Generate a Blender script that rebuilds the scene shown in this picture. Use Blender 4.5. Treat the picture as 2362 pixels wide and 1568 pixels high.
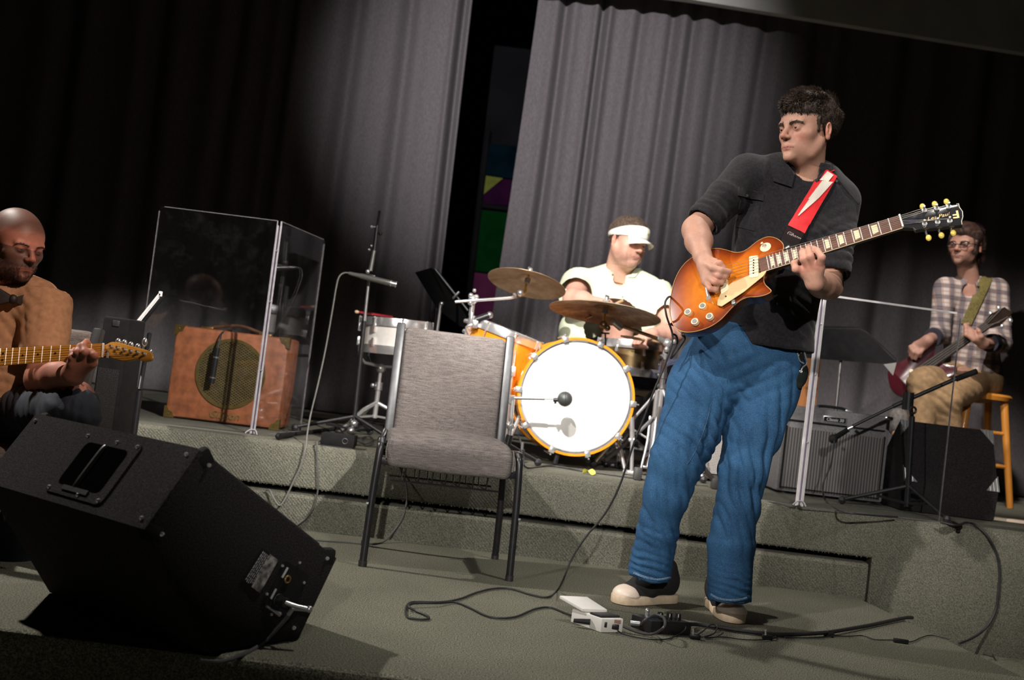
import bpy, bmesh, math, random
import numpy as np
from mathutils import Vector, Matrix, Quaternion

for o in list(bpy.data.objects):
    bpy.data.objects.remove(o)
SC = bpy.context.scene
COL = SC.collection
R = math.radians
V = Vector

# ------------------------------------------------------------------ camera
CAM_H = 0.72
FPX = 2500.0
PITCH, ROLL = R(2.0), R(7.0)
_fw = V((0, math.cos(PITCH), math.sin(PITCH)))
_r0 = V((1, 0, 0))
_u0 = V((0, -math.sin(PITCH), math.cos(PITCH)))
_cr = _r0 * math.cos(ROLL) + _u0 * math.sin(ROLL)
_cu = -_r0 * math.sin(ROLL) + _u0 * math.cos(ROLL)
CAM_POS = V((0, 0, CAM_H))
cam_d = bpy.data.cameras.new('camera')
cam = bpy.data.objects.new('camera', cam_d)
COL.objects.link(cam)
cam_d.sensor_fit = 'HORIZONTAL'
cam_d.sensor_width = 36.0
cam_d.lens = FPX / 2362.0 * 36.0
cam_d.clip_start = 0.05
cam_d.dof.use_dof = True
cam_d.dof.focus_distance = 3.45
cam_d.dof.aperture_fstop = 3.2
cam.matrix_world = Matrix(((_cr.x, _cu.x, -_fw.x, 0), (_cr.y, _cu.y, -_fw.y, 0), (_cr.z, _cu.z, -_fw.z, CAM_H), (0, 0, 0, 1)))
SC.camera = cam

def ray(px, py):
    return _cr * (px - 1181.0) - _cu * (py - 784.0) + _fw * FPX
def P(px, py, Y):
    """world point seen at photo pixel (px,py) that stands at depth Y"""
    d = ray(px, py)
    return CAM_POS + d * (Y / d.y)
def G(px, py, z=0.0):
    """world point of the horizontal plane z seen at pixel"""
    d = ray(px, py)
    return CAM_POS + d * ((z - CAM_H) / d.z)

# ------------------------------------------------------------------ world, lights, exposure
w = bpy.data.worlds.new('world'); SC.world = w
w.use_nodes = True
w.node_tree.nodes['Background'].inputs[0].default_value = (0.9, 0.85, 0.95, 1)
w.node_tree.nodes['Background'].inputs[1].default_value = 0.0035
SC.view_settings.view_transform = 'Standard'
SC.view_settings.look = 'None'
SC.view_settings.gamma = 1.0
SC.view_settings.use_curve_mapping = False
SC.view_settings.exposure = 0.0

def spot(name, loc, target, energy, cone, blend, radius, color=(1, 1, 1)):
    l = bpy.data.lights.new(name, 'SPOT')
    l.energy = energy; l.spot_size = R(cone); l.spot_blend = blend
    l.shadow_soft_size = radius; l.color = color
    o = bpy.data.objects.new(name, l); COL.objects.link(o)
    o.location = loc
    o.rotation_euler = (V(target) - V(loc)).to_track_quat('-Z', 'Y').to_euler()
    return o
# stage lamps out of view, before, above and behind the players
spot('wash_lamp', (-1.9, -7.0, 3.0), (0.03, 7.2, 2.6), 6800, 13.8, 1.0, 0.06, (1.0, 0.93, 0.94))
spot('stage_wash_lamp', (-0.2, -6.5, 3.6), (0.0, 4.5, 0.3), 2600, 11.5, 0.8, 0.06, (1.0, 0.94, 0.88))
spot('drum_lamp', (-0.75, 0.9, 3.9), (0.42, 5.35, 0.95), 2200, 23, 0.6, 0.05, (1.0, 0.94, 0.88))
spot('drum_lamp_second', (1.9, 0.9, 4.3), (0.35, 5.5, 0.95), 230, 24, 0.8, 0.05, (1.0, 0.94, 0.88))
spot('front_lamp_left', (-2.6, -0.6, 3.8), (0.82, 4.0, 1.22), 1150, 27, 0.6, 0.05, (1.0, 0.91, 0.83))
spot('front_lamp_right', (2.3, -0.8, 3.9), (-1.3, 5.1, 0.58), 3000, 17.5, 0.8, 0.06, (1.0, 0.93, 0.86))
spot('stage_right_fill', (0.3, -4.5, 3.7), (1.62, 4.85, 0.62), 1750, 12.5, 0.7, 0.06, (1.0, 0.93, 0.86))  # added fill without a known source, brightens right riser and striped amplifier
spot('side_lamp', (0.9, 0.9, 3.3), (-1.52, 3.5, 0.88), 640, 18, 0.9, 0.05, (1.0, 0.74, 0.60))
spot('back_lamp_left', (-3.4, 4.2, 3.5), (0.0, 3.1, 0.0), 680, 62, 0.8, 0.05, (1.0, 0.93, 0.85))
spot('overhead_lamp', (1.0, 3.3, 4.6), (0.6, 3.1, 0.0), 320, 62, 0.9, 0.06, (1.0, 0.94, 0.86))
spot('bass_lamp', (1.1, 3.5, 4.2), (2.42, 5.95, 1.05), 680, 26, 0.8, 0.06, (1.0, 0.90, 0.82))

# ------------------------------------------------------------------ materials
MATS = {}
def nodes_of(name):
    m = bpy.data.materials.new(name); m.use_nodes = True
    nt = m.node_tree
    return m, nt, nt.nodes['Principled BSDF']
def mat(name, col, rough=0.5, metal=0.0, var=0.0, vscale=20.0, bump=0.0, bscale=200.0, coat=0.0, spec=0.5, col2=None, stretch=None, emis=None, sheen=0.0, detail=3.0):
    """plain procedural material: base colour varied by noise, optional fine bump"""
    if name in MATS:
        return MATS[name]
    m, nt, b = nodes_of(name)
    b.inputs['Roughness'].default_value = rough
    b.inputs['Metallic'].default_value = metal
    b.inputs['Coat Weight'].default_value = coat
    b.inputs['Specular IOR Level'].default_value = spec
    if sheen:
        b.inputs['Sheen Weight'].default_value = sheen
    c = (*col, 1)
    tc = nt.nodes.new('ShaderNodeTexCoord')
    vec = tc.outputs['Object']
    if stretch:
        mp = nt.nodes.new('ShaderNodeMapping'); mp.inputs['Scale'].default_value = stretch
        nt.links.new(vec, mp.inputs['Vector']); vec = mp.outputs['Vector']
    if var or col2:
        n = nt.nodes.new('ShaderNodeTexNoise'); n.inputs['Scale'].default_value = vscale; n.inputs['Detail'].default_value = detail
        nt.links.new(vec, n.inputs['Vector'])
        rp = nt.nodes.new('ShaderNodeValToRGB')
        c2 = col2 if col2 else tuple(x * (1 - var) for x in col)
        c1 = col if col2 else tuple(min(1, x * (1 + var)) for x in col)
        rp.color_ramp.elements[0].position = 0.35; rp.color_ramp.elements[1].position = 0.65
        rp.color_ramp.elements[0].color = (*c2, 1); rp.color_ramp.elements[1].color = (*c1, 1)
        nt.links.new(n.outputs['Fac'], rp.inputs['Fac'])
        nt.links.new(rp.outputs['Color'], b.inputs['Base Color'])
    else:
        b.inputs['Base Color'].default_value = c
    if bump:
        n2 = nt.nodes.new('ShaderNodeTexNoise'); n2.inputs['Scale'].default_value = bscale; n2.inputs['Detail'].default_value = 2
        nt.links.new(vec, n2.inputs['Vector'])
        bp = nt.nodes.new('ShaderNodeBump'); bp.inputs['Strength'].default_value = bump; bp.inputs['Distance'].default_value = 0.004
        nt.links.new(n2.outputs['Fac'], bp.inputs['Height'])
        nt.links.new(bp.outputs['Normal'], b.inputs['Normal'])
    if emis:
        b.inputs['Emission Color'].default_value = (*emis[:3], 1); b.inputs['Emission Strength'].default_value = emis[3]
    MATS[name] = m
    return m

def colattr_mat(name, rough=0.5, bump=0.0, bscale=300.0, sss=0.0, spec=0.5, var=0.0, vscale=60.0):
    """material whose own colour is stored in the mesh's colour attribute 'Col'"""
    if name in MATS:
        return MATS[name]
    m, nt, b = nodes_of(name)
    a = nt.nodes.new('ShaderNodeAttribute'); a.attribute_name = 'Col'
    out = a.outputs['Color']
    tc = nt.nodes.new('ShaderNodeTexCoord')
    if var:
        n = nt.nodes.new('ShaderNodeTexNoise'); n.inputs['Scale'].default_value = vscale; n.inputs['Detail'].default_value = 4
        nt.links.new(tc.outputs['Object'], n.inputs['Vector'])
        mr = nt.nodes.new('ShaderNodeMapRange'); mr.inputs[1].default_value = 0.3; mr.inputs[2].default_value = 0.7
        mr.inputs[3].default_value = 1 - var; mr.inputs[4].default_value = 1 + var
        nt.links.new(n.outputs['Fac'], mr.inputs[0])
        mx = nt.nodes.new('ShaderNodeVectorMath'); mx.operation = 'SCALE'
        nt.links.new(out, mx.inputs[0]); nt.links.new(mr.outputs[0], mx.inputs['Scale'])
        out = mx.outputs[0]
    nt.links.new(out, b.inputs['Base Color'])
    b.inputs['Roughness'].default_value = rough
    b.inputs['Specular IOR Level'].default_value = spec
    if sss:
        b.inputs['Subsurface Weight'].default_value = sss
        b.inputs['Subsurface Radius'].default_value = (0.012, 0.005, 0.003)
        b.inputs['Subsurface Scale'].default_value = 1.0
    if bump:
        n2 = nt.nodes.new('ShaderNodeTexNoise'); n2.inputs['Scale'].default_value = bscale; n2.inputs['Detail'].default_value = 2
        nt.links.new(tc.outputs['Object'], n2.inputs['Vector'])
        bp = nt.nodes.new('ShaderNodeBump'); bp.inputs['Strength'].default_value = bump; bp.inputs['Distance'].default_value = 0.003
        nt.links.new(n2.outputs['Fac'], bp.inputs['Height']); nt.links.new(bp.outputs['Normal'], b.inputs['Normal'])
    MATS[name] = m
    return m

# ------------------------------------------------------------------ object helpers
PM = {}
def tag(o, label=None, cat=None, group=None, kind=None):
    if label: o['label'] = label
    if cat: o['category'] = cat
    if group: o['group'] = group
    if kind: o['kind'] = kind
    return o
def thing(name, label, cat, loc=(0, 0, 0), M=None, group=None):
    e = bpy.data.objects.new(name, None); COL.objects.link(e)
    e.empty_display_size = 0.05
    M = M.copy() if M is not None else Matrix.Translation(V(loc))
    e.matrix_world = M
    PM[e.name] = M
    return tag(e, label, cat, group)
def put(name, me, m, parent=None, local=True):
    """link a mesh; local: its vertices are in the parent's frame, else in world space"""
    o = bpy.data.objects.new(name, me); COL.objects.link(o)
    if m is not None:
        for x in (m if isinstance(m, (list, tuple)) else [m]):
            me.materials.append(x)
    PM[o.name] = Matrix.Identity(4)
    if parent is not None:
        o.parent = parent
        if local:
            PM[o.name] = PM[parent.name].copy()
        else:
            o.matrix_parent_inverse = PM[parent.name].inverted()
    return o

class MB:
    """collects shapes, builds one mesh object"""
    def __init__(self):
        self.v = []; self.f = []; self.mi = []
        self.cur = 0
    def _add(self, vs, fs):
        n = len(self.v)
        self.v.extend([tuple(x) for x in vs])
        self.f.extend([tuple(i + n for i in f) for f in fs])
        self.mi.extend([self.cur] * len(fs))
        return self
    def box(self, c, s, M=None, bev=0.0):
        c = V(c); hx, hy, hz = s[0] / 2, s[1] / 2, s[2] / 2
        if bev <= 0:
            vs = [V((x, y, z)) for x in (-hx, hx) for y in (-hy, hy) for z in (-hz, hz)]
            fs = [(0, 1, 3, 2), (4, 6, 7, 5), (0, 4, 5, 1), (2, 3, 7, 6), (0, 2, 6, 4), (1, 5, 7, 3)]
        else:
            b = min(bev, hx * .98, hy * .98, hz * .98)
            bm = bmesh.new(); bmesh.ops.create_cube(bm, size=1.0)
            for q in bm.verts: q.co = V((q.co.x * s[0], q.co.y * s[1], q.co.z * s[2]))
            bmesh.ops.bevel(bm, geom=list(bm.edges), offset=b, segments=2, affect='EDGES', profile=0.5)
            vs = [q.co.copy() for q in bm.verts]; bm.verts.index_update()
            fs = [tuple(q.index for q in f.verts) for f in bm.faces]
            bm.free()
        if M is not None:
            M3 = M.to_3x3() if len(M) == 4 else M
            vs = [M3 @ q for q in vs]
        return self._add([q + c for q in vs], fs)
    def cyl(self, p0, p1, r0, r1=None, n=12, caps=True):
        p0, p1 = V(p0), V(p1); r1 = r0 if r1 is None else r1
        ax = (p1 - p0)
        if ax.length < 1e-9: return self
        ax.normalize()
        s = ax.orthogonal().normalized(); t = ax.cross(s)
        vs = []
        for p, r in ((p0, r0), (p1, r1)):
            for i in range(n):
                a = 2 * math.pi * i / n
                vs.append(p + s * (math.cos(a) * r) + t * (math.sin(a) * r))
        fs = [(i, (i + 1) % n, n + (i + 1) % n, n + i) for i in range(n)]
        if caps: fs += [tuple(range(n - 1, -1, -1)), tuple(range(n, 2 * n))]
        return self._add(vs, fs)
    def tube(self, pts, r, n=8, caps=True, sub=0):
        pts = [V(p) for p in pts]
        if sub: pts = spline(pts, sub)
        rs = r if isinstance(r, (list, tuple)) else [r] * len(pts)
        if len(rs) != len(pts):
            rs = list(np.interp(np.linspace(0, 1, len(pts)), np.linspace(0, 1, len(rs)), rs))
        vs = []; prev = None
        for i, p in enumerate(pts):
            a = pts[max(0, i - 1)]; b = pts[min(len(pts) - 1, i + 1)]
            d = (b - a)
            d = d.normalized() if d.length > 1e-9 else V((0, 0, 1))
            if prev is None: s = d.orthogonal().normalized()
            else:
                s = prev - d * prev.dot(d)
                s = s.normalized() if s.length > 1e-6 else d.orthogonal().normalized()
            prev = s; t = d.cross(s)
            for k in range(n):
                an = 2 * math.pi * k / n
                vs.append(p + (s * math.cos(an) + t * math.sin(an)) * rs[i])
        fs = []
        for i in range(len(pts) - 1):
            for k in range(n):
                fs.append((i * n + k, i * n + (k + 1) % n, (i + 1) * n + (k + 1) % n, (i + 1) * n + k))
        if caps:
            fs.append(tuple(range(n - 1, -1, -1))); m = (len(pts) - 1) * n
            fs.append(tuple(range(m, m + n)))
        return self._add(vs, fs)
    def ball(self, c, r, n=12, M=None):
        c = V(c); r = r if isinstance(r, (list, tuple)) else (r, r, r)
        h = max(4, n // 2); vs = [V((0, 0, -r[2]))]
        for j in range(1, h):
            th = -math.pi / 2 + math.pi * j / h
            for i in range(n):
                a = 2 * math.pi * i / n
                vs.append(V((r[0] * math.cos(th) * math.cos(a), r[1] * math.cos(th) * math.sin(a), r[2] * math.sin(th))))
        vs.append(V((0, 0, r[2])))
        if M is not None: vs = [M.to_3x3() @ q for q in vs]
        fs = [(0, 1 + (i + 1) % n, 1 + i) for i in range(n)]
        for j in range(h - 2):
            for i in range(n):
                a = 1 + j * n + i; b = 1 + j * n + (i + 1) % n
                fs.append((a, b, b + n, a + n))
        top = len(vs) - 1; m = 1 + (h - 2) * n
        fs += [(m + i, m + (i + 1) % n, top) for i in range(n)]
        return self._add([q + c for q in vs], fs)
    def lathe(self, prof, o, ax, n=24, closed=False):
        """prof: list of (radius, along-axis)"""
        o = V(o); ax = V(ax).normalized(); s = ax.orthogonal().normalized(); t = ax.cross(s)
        vs = []
        for r, h in prof:
            for i in range(n):
                a = 2 * math.pi * i / n
                vs.append(o + ax * h + (s * math.cos(a) + t * math.sin(a)) * max(r, 1e-5))
        fs = []; m = len(prof)
        for j in range(m if closed else m - 1):
            k = (j + 1) % m
            for i in range(n):
                fs.append((j * n + i, j * n + (i + 1) % n, k * n + (i + 1) % n, k * n + i))
        return self._add(vs, fs)
    def prism(self, poly, ext, bev=0.0):
        """planar polygon (3D points) extruded by a vector; convex or not"""
        poly = [V(p) for p in poly]; ext = V(ext); n = len(poly)
        if bev > 0:
            c = sum(poly, V()) / n
            nrm = ext.normalized()
            ins = []
            for i in range(n):
                a, b, d = poly[i - 1], poly[i], poly[(i + 1) % n]
                e1 = (b - a).normalized(); e2 = (d - b).normalized()
                n1 = nrm.cross(e1); n2 = nrm.cross(e2); q = n1 + n2
                q = q.normalized() if q.length > 1e-6 else n1
                ins.append(q)
            area = sum((poly[i].cross(poly[(i + 1) % n])).dot(nrm) for i in range(n))
            sg = 1 if area > 0 else -1
            rings = [[p + q * (sg * bev) for p, q in zip(poly, ins)],
                     [p + q * (sg * bev * .3) + nrm * (bev * .3) for p, q in zip(poly, ins)],
                     [p + nrm * bev for p in poly],
                     [p + ext - nrm * bev for p in poly],
                     [p + q * (sg * bev * .3) + ext - nrm * (bev * .3) for p, q in zip(poly, ins)],
                     [p + q * (sg * bev) + ext for p, q in zip(poly, ins)]]
        else:
            rings = [poly, [p + ext for p in poly]]
        vs = [p for r in rings for p in r]; fs = []
        for j in range(len(rings) - 1):
            for i in range(n):
                fs.append((j * n + i, j * n + (i + 1) % n, (j + 1) * n + (i + 1) % n, (j + 1) * n + i))
        fs.append(tuple(range(n - 1, -1, -1))); m = (len(rings) - 1) * n
        fs.append(tuple(range(m, m + n)))
        return self._add(vs, fs)
    def torus(self, c, ax, Rr, r, n=32, m=8, a0=0, a1=2 * math.pi):
        c = V(c); ax = V(ax).normalized(); s = ax.orthogonal().normalized(); t = ax.cross(s)
        pts = [c + (s * math.cos(a0 + (a1 - a0) * i / n) + t * math.sin(a0 + (a1 - a0) * i / n)) * Rr for i in range(n + 1)]
        return self.tube(pts, r, m, caps=(a1 - a0) < 6.2)
    def grid(self, fn, nu, nv):
        """surface from fn(i/nu, j/nv) -> point"""
        vs = [fn(i / nu, j / nv) for i in range(nu + 1) for j in range(nv + 1)]
        fs = [(i * (nv + 1) + j, (i + 1) * (nv + 1) + j, (i + 1) * (nv + 1) + j + 1, i * (nv + 1) + j + 1) for i in range(nu) for j in range(nv)]
        return self._add(vs, fs)
    def mesh(self, name, smooth=True, angle=38):
        me = bpy.data.meshes.new(name)
        me.from_pydata(self.v, [], self.f)
        bm = bmesh.new(); bm.from_mesh(me)
        bmesh.ops.recalc_face_normals(bm, faces=list(bm.faces))
        bm.to_mesh(me); bm.free()
        if any(self.mi): me.polygons.foreach_set('material_index', self.mi)
        if smooth:
            me.polygons.foreach_set('use_smooth', [True] * len(me.polygons))
            me.set_sharp_from_angle(angle=R(angle))
        me.update()
        return me
    def build(self, name, m, parent=None, local=True, smooth=True, angle=38):
        return put(name, self.mesh(name, smooth, angle), m, parent, local)

def spline(pts, sub=8):
    pts = [V(p) for p in pts]; out = []
    n = len(pts)
    for i in range(n - 1):
        p0 = pts[max(0, i - 1)]; p1 = pts[i]; p2 = pts[i + 1]; p3 = pts[min(n - 1, i + 2)]
        for k in range(sub):
            t = k / sub
            out.append(0.5 * ((2 * p1) + (p2 - p0) * t + (2 * p0 - 5 * p1 + 4 * p2 - p3) * t * t + (3 * p1 - p0 - 3 * p2 + p3) * t ** 3))
    out.append(pts[-1])
    return out
def rounded(poly2, r, seg=4):
    """round the corners of a 2D polygon"""
    out = []; n = len(poly2)
    for i in range(n):
        a = V((*poly2[i - 1], 0)); b = V((*poly2[i], 0)); c = V((*poly2[(i + 1) % n], 0))
        rr = min(r, (a - b).length * .45, (c - b).length * .45)
        p = b + (a - b).normalized() * rr; q = b + (c - b).normalized() * rr
        for k in range(seg + 1):
            t = k / seg
            x = p * (1 - t) ** 2 + b * 2 * t * (1 - t) + q * t * t
            out.append((x.x, x.y))
    return out
def frame(o, x, up):
    """matrix with X along x, Z as near up as possible"""
    x = V(x).normalized(); z = V(up); z = (z - x * z.dot(x)).normalized(); y = z.cross(x)
    return Matrix(((x.x, y.x, z.x, o[0]), (x.y, y.y, z.y, o[1]), (x.z, y.z, z.z, o[2]), (0, 0, 0, 1)))
def text_mesh(body, size, extrude, M, shear=0.0, spacing=1.0, bold=0.0):
    cu = bpy.data.curves.new('lettering', 'FONT')
    cu.body = body; cu.size = size; cu.extrude = extrude; cu.shear = shear
    cu.align_x = 'CENTER'; cu.align_y = 'CENTER'; cu.space_character = spacing; cu.offset = bold
    cu.resolution_u = 2
    o = bpy.data.objects.new('lettering', cu); COL.objects.link(o)
    dg = bpy.context.evaluated_depsgraph_get()
    me = bpy.data.meshes.new_from_object(o.evaluated_get(dg))
    bpy.data.objects.remove(o); bpy.data.curves.remove(cu)
    me.transform(M)
    me.materials.clear()
    return me
# ------------------------------------------------------------------ implicit surfaces (bodies, cloth)
def _A(p): return np.array(tuple(p), dtype=np.float32)
class SDF:
    def __init__(s, lo, hi, vox):
        s.lo = np.array(tuple(lo), dtype=np.float32); s.vox = vox
        s.n = np.maximum(4, np.ceil((np.array(tuple(hi)) - s.lo) / vox).astype(int) + 1)
        s.F = np.full(tuple(s.n), 1.0, dtype=np.float32)
    def _blk(s, lo, hi):
        a = np.clip(np.floor((np.array(lo) - s.lo) / s.vox).astype(int), 0, s.n)
        b = np.clip(np.ceil((np.array(hi) - s.lo) / s.vox).astype(int) + 1, 0, s.n)
        if np.any(b <= a): return None
        ax = [s.lo[i] + np.arange(a[i], b[i], dtype=np.float32) * s.vox for i in range(3)]
        return tuple(slice(a[i], b[i]) for i in range(3)), ax[0][:, None, None], ax[1][None, :, None], ax[2][None, None, :]
    def _comb(s, sl, d, k, op):
        f = s.F[sl]
        if op == 'sub': d = -d
        if op == 'add':
            if k > 0:
                h = np.maximum(k - np.abs(f - d), 0) / k
                s.F[sl] = np.minimum(f, d) - h * h * (k * .25)
            else: s.F[sl] = np.minimum(f, d)
        else:
            if k > 0:
                h = np.maximum(k - np.abs(f - d), 0) / k
                s.F[sl] = np.maximum(f, d) + h * h * (k * .25)
            else: s.F[sl] = np.maximum(f, d)
        return s
    def cone(s, a, ra, b, rb, k=0.01, op='add', flat=False, side=None, asp=1.0):
        """round cone a->b; flat: cut square at b; side/asp: thinner (asp<1) across that direction"""
        a = _A(a); b = _A(b); ba = b - a; L2 = float(ba @ ba); L = math.sqrt(L2) + 1e-9
        m = max(ra, rb) * max(1, asp) + k + 3 * s.vox
        q = s._blk(np.minimum(a, b) - m, np.maximum(a, b) + m)
        if q is None: return s
        sl, X, Y, Z = q
        px, py, pz = X - a[0], Y - a[1], Z - a[2]
        t0 = (px * ba[0] + py * ba[1] + pz * ba[2]) / L2
        t = np.clip(t0, 0, 1)
        ox, oy, oz = px - t * ba[0], py - t * ba[1], pz - t * ba[2]
        if side is not None:
            sd = _A(side); sd = sd - ba * float(sd @ ba) / L2; sd /= np.linalg.norm(sd)
            os_ = ox * sd[0] + oy * sd[1] + oz * sd[2]
            g = (1 / asp - 1)
            ox, oy, oz = ox + os_ * sd[0] * g, oy + os_ * sd[1] * g, oz + os_ * sd[2] * g
        if flat:
            ox, oy, oz = px - t0 * ba[0], py - t0 * ba[1], pz - t0 * ba[2]
            d = np.sqrt(ox * ox + oy * oy + oz * oz) - (ra + (rb - ra) * np.clip(t0, -.2, 1.2))
            d = np.maximum(d, (t0 - 1) * L); d = np.maximum(d, -t0 * L)
        else:
            d = np.sqrt(ox * ox + oy * oy + oz * oz) - (ra + (rb - ra) * t)
        if asp < 1: d = d * (asp + (1 - asp) * .4)
        return s._comb(sl, d, k, op)
    def chain(s, pts, rs, k=0.01, op='add', side=None, asp=1.0):
        for i in range(len(pts) - 1): s.cone(pts[i], rs[i], pts[i + 1], rs[i + 1], k, op, side=side, asp=asp)
        return s
    def ell(s, c, r, k=0.01, op='add', M=None):
        c = _A(c); r = np.array(r, dtype=np.float32)
        m = float(r.max()) + k + 3 * s.vox
        q = s._blk(c - m, c + m)
        if q is None: return s
        sl, X, Y, Z = q
        x, y, z = X - c[0], Y - c[1], Z - c[2]
        if M is not None:
            A = np.array(M.to_3x3(), dtype=np.float32)
            x, y, z = (x * A[0, 0] + y * A[1, 0] + z * A[2, 0], x * A[0, 1] + y * A[1, 1] + z * A[2, 1], x * A[0, 2] + y * A[1, 2] + z * A[2, 2])
        x, y, z = x / r[0], y / r[1], z / r[2]
        k0 = np.sqrt(x * x + y * y + z * z)
        k1 = np.sqrt((x / r[0]) ** 2 + (y / r[1]) ** 2 + (z / r[2]) ** 2) + 1e-6
        d = np.where(k0 < 0.05, -float(r.min()), k0 * (k0 - 1) / k1)
        return s._comb(sl, d, k, op)
    def plane(s, p, n, k=0.0):
        """cut away everything on the side n of the plane"""
        p = _A(p); n = _A(n); n = n / np.linalg.norm(n)
        q = s._blk(s.lo, s.lo + s.n * s.vox); sl, X, Y, Z = q
        d = (X - p[0]) * n[0] + (Y - p[1]) * n[1] + (Z - p[2]) * n[2]
        return s._comb(sl, -d, k, 'sub')
    def mesh(s, smooth=0):
        F = s.F; vx = s.vox
        S = F < 0
        c = S[:-1, :-1, :-1].astype(np.int8)
        tot = np.zeros_like(c)
        for i in (0, 1):
            for j in (0, 1):
                for k in (0, 1):
                    tot += S[i:S.shape[0] - 1 + i, j:S.shape[1] - 1 + j, k:S.shape[2] - 1 + k]
        act = np.argwhere((tot > 0) & (tot < 8))
        idx = np.full(c.shape, -1, dtype=np.int64)
        idx[act[:, 0], act[:, 1], act[:, 2]] = np.arange(len(act))
        acc = np.zeros((len(act), 3)); cnt = np.zeros(len(act))
        for axis in range(3):
            o1, o2 = [x for x in range(3) if x != axis]
            for i in (0, 1):
                for j in (0, 1):
                    a = act.copy(); a[:, o1] += i; a[:, o2] += j
                    b = a.copy(); b[:, axis] += 1
                    fa = F[a[:, 0], a[:, 1], a[:, 2]]; fb = F[b[:, 0], b[:, 1], b[:, 2]]
                    m = (fa < 0) != (fb < 0)
                    t = np.where(m, fa / np.where(m, fa - fb, 1), 0)
                    pt = a.astype(float); pt[:, axis] += t
                    acc += pt * m[:, None]; cnt += m
        vs = s.lo + acc / np.maximum(cnt, 1)[:, None] * vx
        quads = []
        for axis in range(3):
            o1, o2 = [(1, 2), (2, 0), (0, 1)][axis]
            sh = [slice(None)] * 3; s2 = [slice(None)] * 3
            sh[axis] = slice(0, -1); s2[axis] = slice(1, None)
            A = S[tuple(sh)]; B = S[tuple(s2)]
            e = np.argwhere(A != B)
            ok = (e[:, o1] > 0) & (e[:, o2] > 0) & (e[:, o1] < c.shape[o1]) & (e[:, o2] < c.shape[o2]) & (e[:, axis] < c.shape[axis])
            e = e[ok]
            ins = A[e[:, 0], e[:, 1], e[:, 2]]
            def g(d1, d2):
                x = e.copy(); x[:, o1] += d1; x[:, o2] += d2
                return idx[x[:, 0], x[:, 1], x[:, 2]]
            q = np.stack([g(-1, -1), g(0, -1), g(0, 0), g(-1, 0)], 1)
            q[~ins] = q[~ins][:, ::-1]
            quads.append(q)
        q = np.concatenate(quads)
        q = q[(q >= 0).all(1)]
        if smooth: vs = lap(vs, q, smooth)
        return vs, q
def lap(vs, q, it, f=0.5):
    e = np.concatenate([q[:, [0, 1]], q[:, [1, 2]], q[:, [2, 3]], q[:, [3, 0]]])
    n = len(vs)
    deg = np.bincount(e[:, 0], minlength=n) + np.bincount(e[:, 1], minlength=n)
    for _ in range(it):
        a = np.empty_like(vs)
        for k in range(3):
            a[:, k] = np.bincount(e[:, 0], vs[e[:, 1], k], n) + np.bincount(e[:, 1], vs[e[:, 0], k], n)
        a /= np.maximum(deg, 1)[:, None]
        vs = vs + (a - vs) * f
    return vs
def vnorm(vs, q):
    n = np.cross(vs[q[:, 2]] - vs[q[:, 0]], vs[q[:, 3]] - vs[q[:, 1]])
    o = np.zeros_like(vs)
    for k in range(3):
        o[:, k] = sum(np.bincount(q[:, i], n[:, k], len(vs)) for i in range(4))
    return o / (np.linalg.norm(o, axis=1)[:, None] + 1e-12)
def np_mesh(name, vs, q, col=None, smooth=True):
    me = bpy.data.meshes.new(name)
    n, m = len(vs), len(q)
    me.vertices.add(n); me.vertices.foreach_set('co', np.ascontiguousarray(vs, dtype=np.float32).ravel())
    me.loops.add(m * 4); me.loops.foreach_set('vertex_index', np.ascontiguousarray(q, dtype=np.int32).ravel())
    me.polygons.add(m); me.polygons.foreach_set('loop_start', np.arange(0, m * 4, 4, dtype=np.int32))
    try: me.polygons.foreach_set('loop_total', np.full(m, 4, dtype=np.int32))
    except Exception: pass
    me.update(calc_edges=True)
    me.polygons.foreach_set('use_smooth', np.full(m, smooth))
    if col is not None:
        at = me.attributes.new('Col', 'FLOAT_COLOR', 'POINT')
        c = np.ones((n, 4), dtype=np.float32); c[:, :3] = col
        at.data.foreach_set('color', c.ravel())
    return me
def join_np(parts):
    vs = []; qs = []; cs = []; o = 0
    for v, q, c in parts:
        vs.append(v); qs.append(q + o); cs.append(np.broadcast_to(np.array(c, dtype=float), (len(v), 3))); o += len(v)
    return np.concatenate(vs), np.concatenate(qs), np.concatenate(cs)
_rng = np.random.default_rng(7)
def wob(p, freq, seed, n=6):
    """smooth pseudo-noise in -1..1 from sums of sines; freq may be 3 numbers"""
    g = np.random.default_rng(seed)
    f = np.array(freq) * np.ones(3); o = np.zeros(len(p))
    for i in range(n):
        d = g.normal(size=3); d /= np.linalg.norm(d)
        ph = g.uniform(0, 6.28); s = g.uniform(.6, 1.7)
        o += np.sin((p * f) @ d * s * 6.283 + ph + 1.3 * np.sin((p * f) @ g.normal(size=3) * 2.5 + ph))
    return o / n
def xf(M, v):
    A = np.array(M); return v @ A[:3, :3].T + A[:3, 3]
def gauss(p, c, r):
    d = (p - np.array(c)) / np.array(r)
    return np.exp(-(d * d).sum(1))
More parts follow.
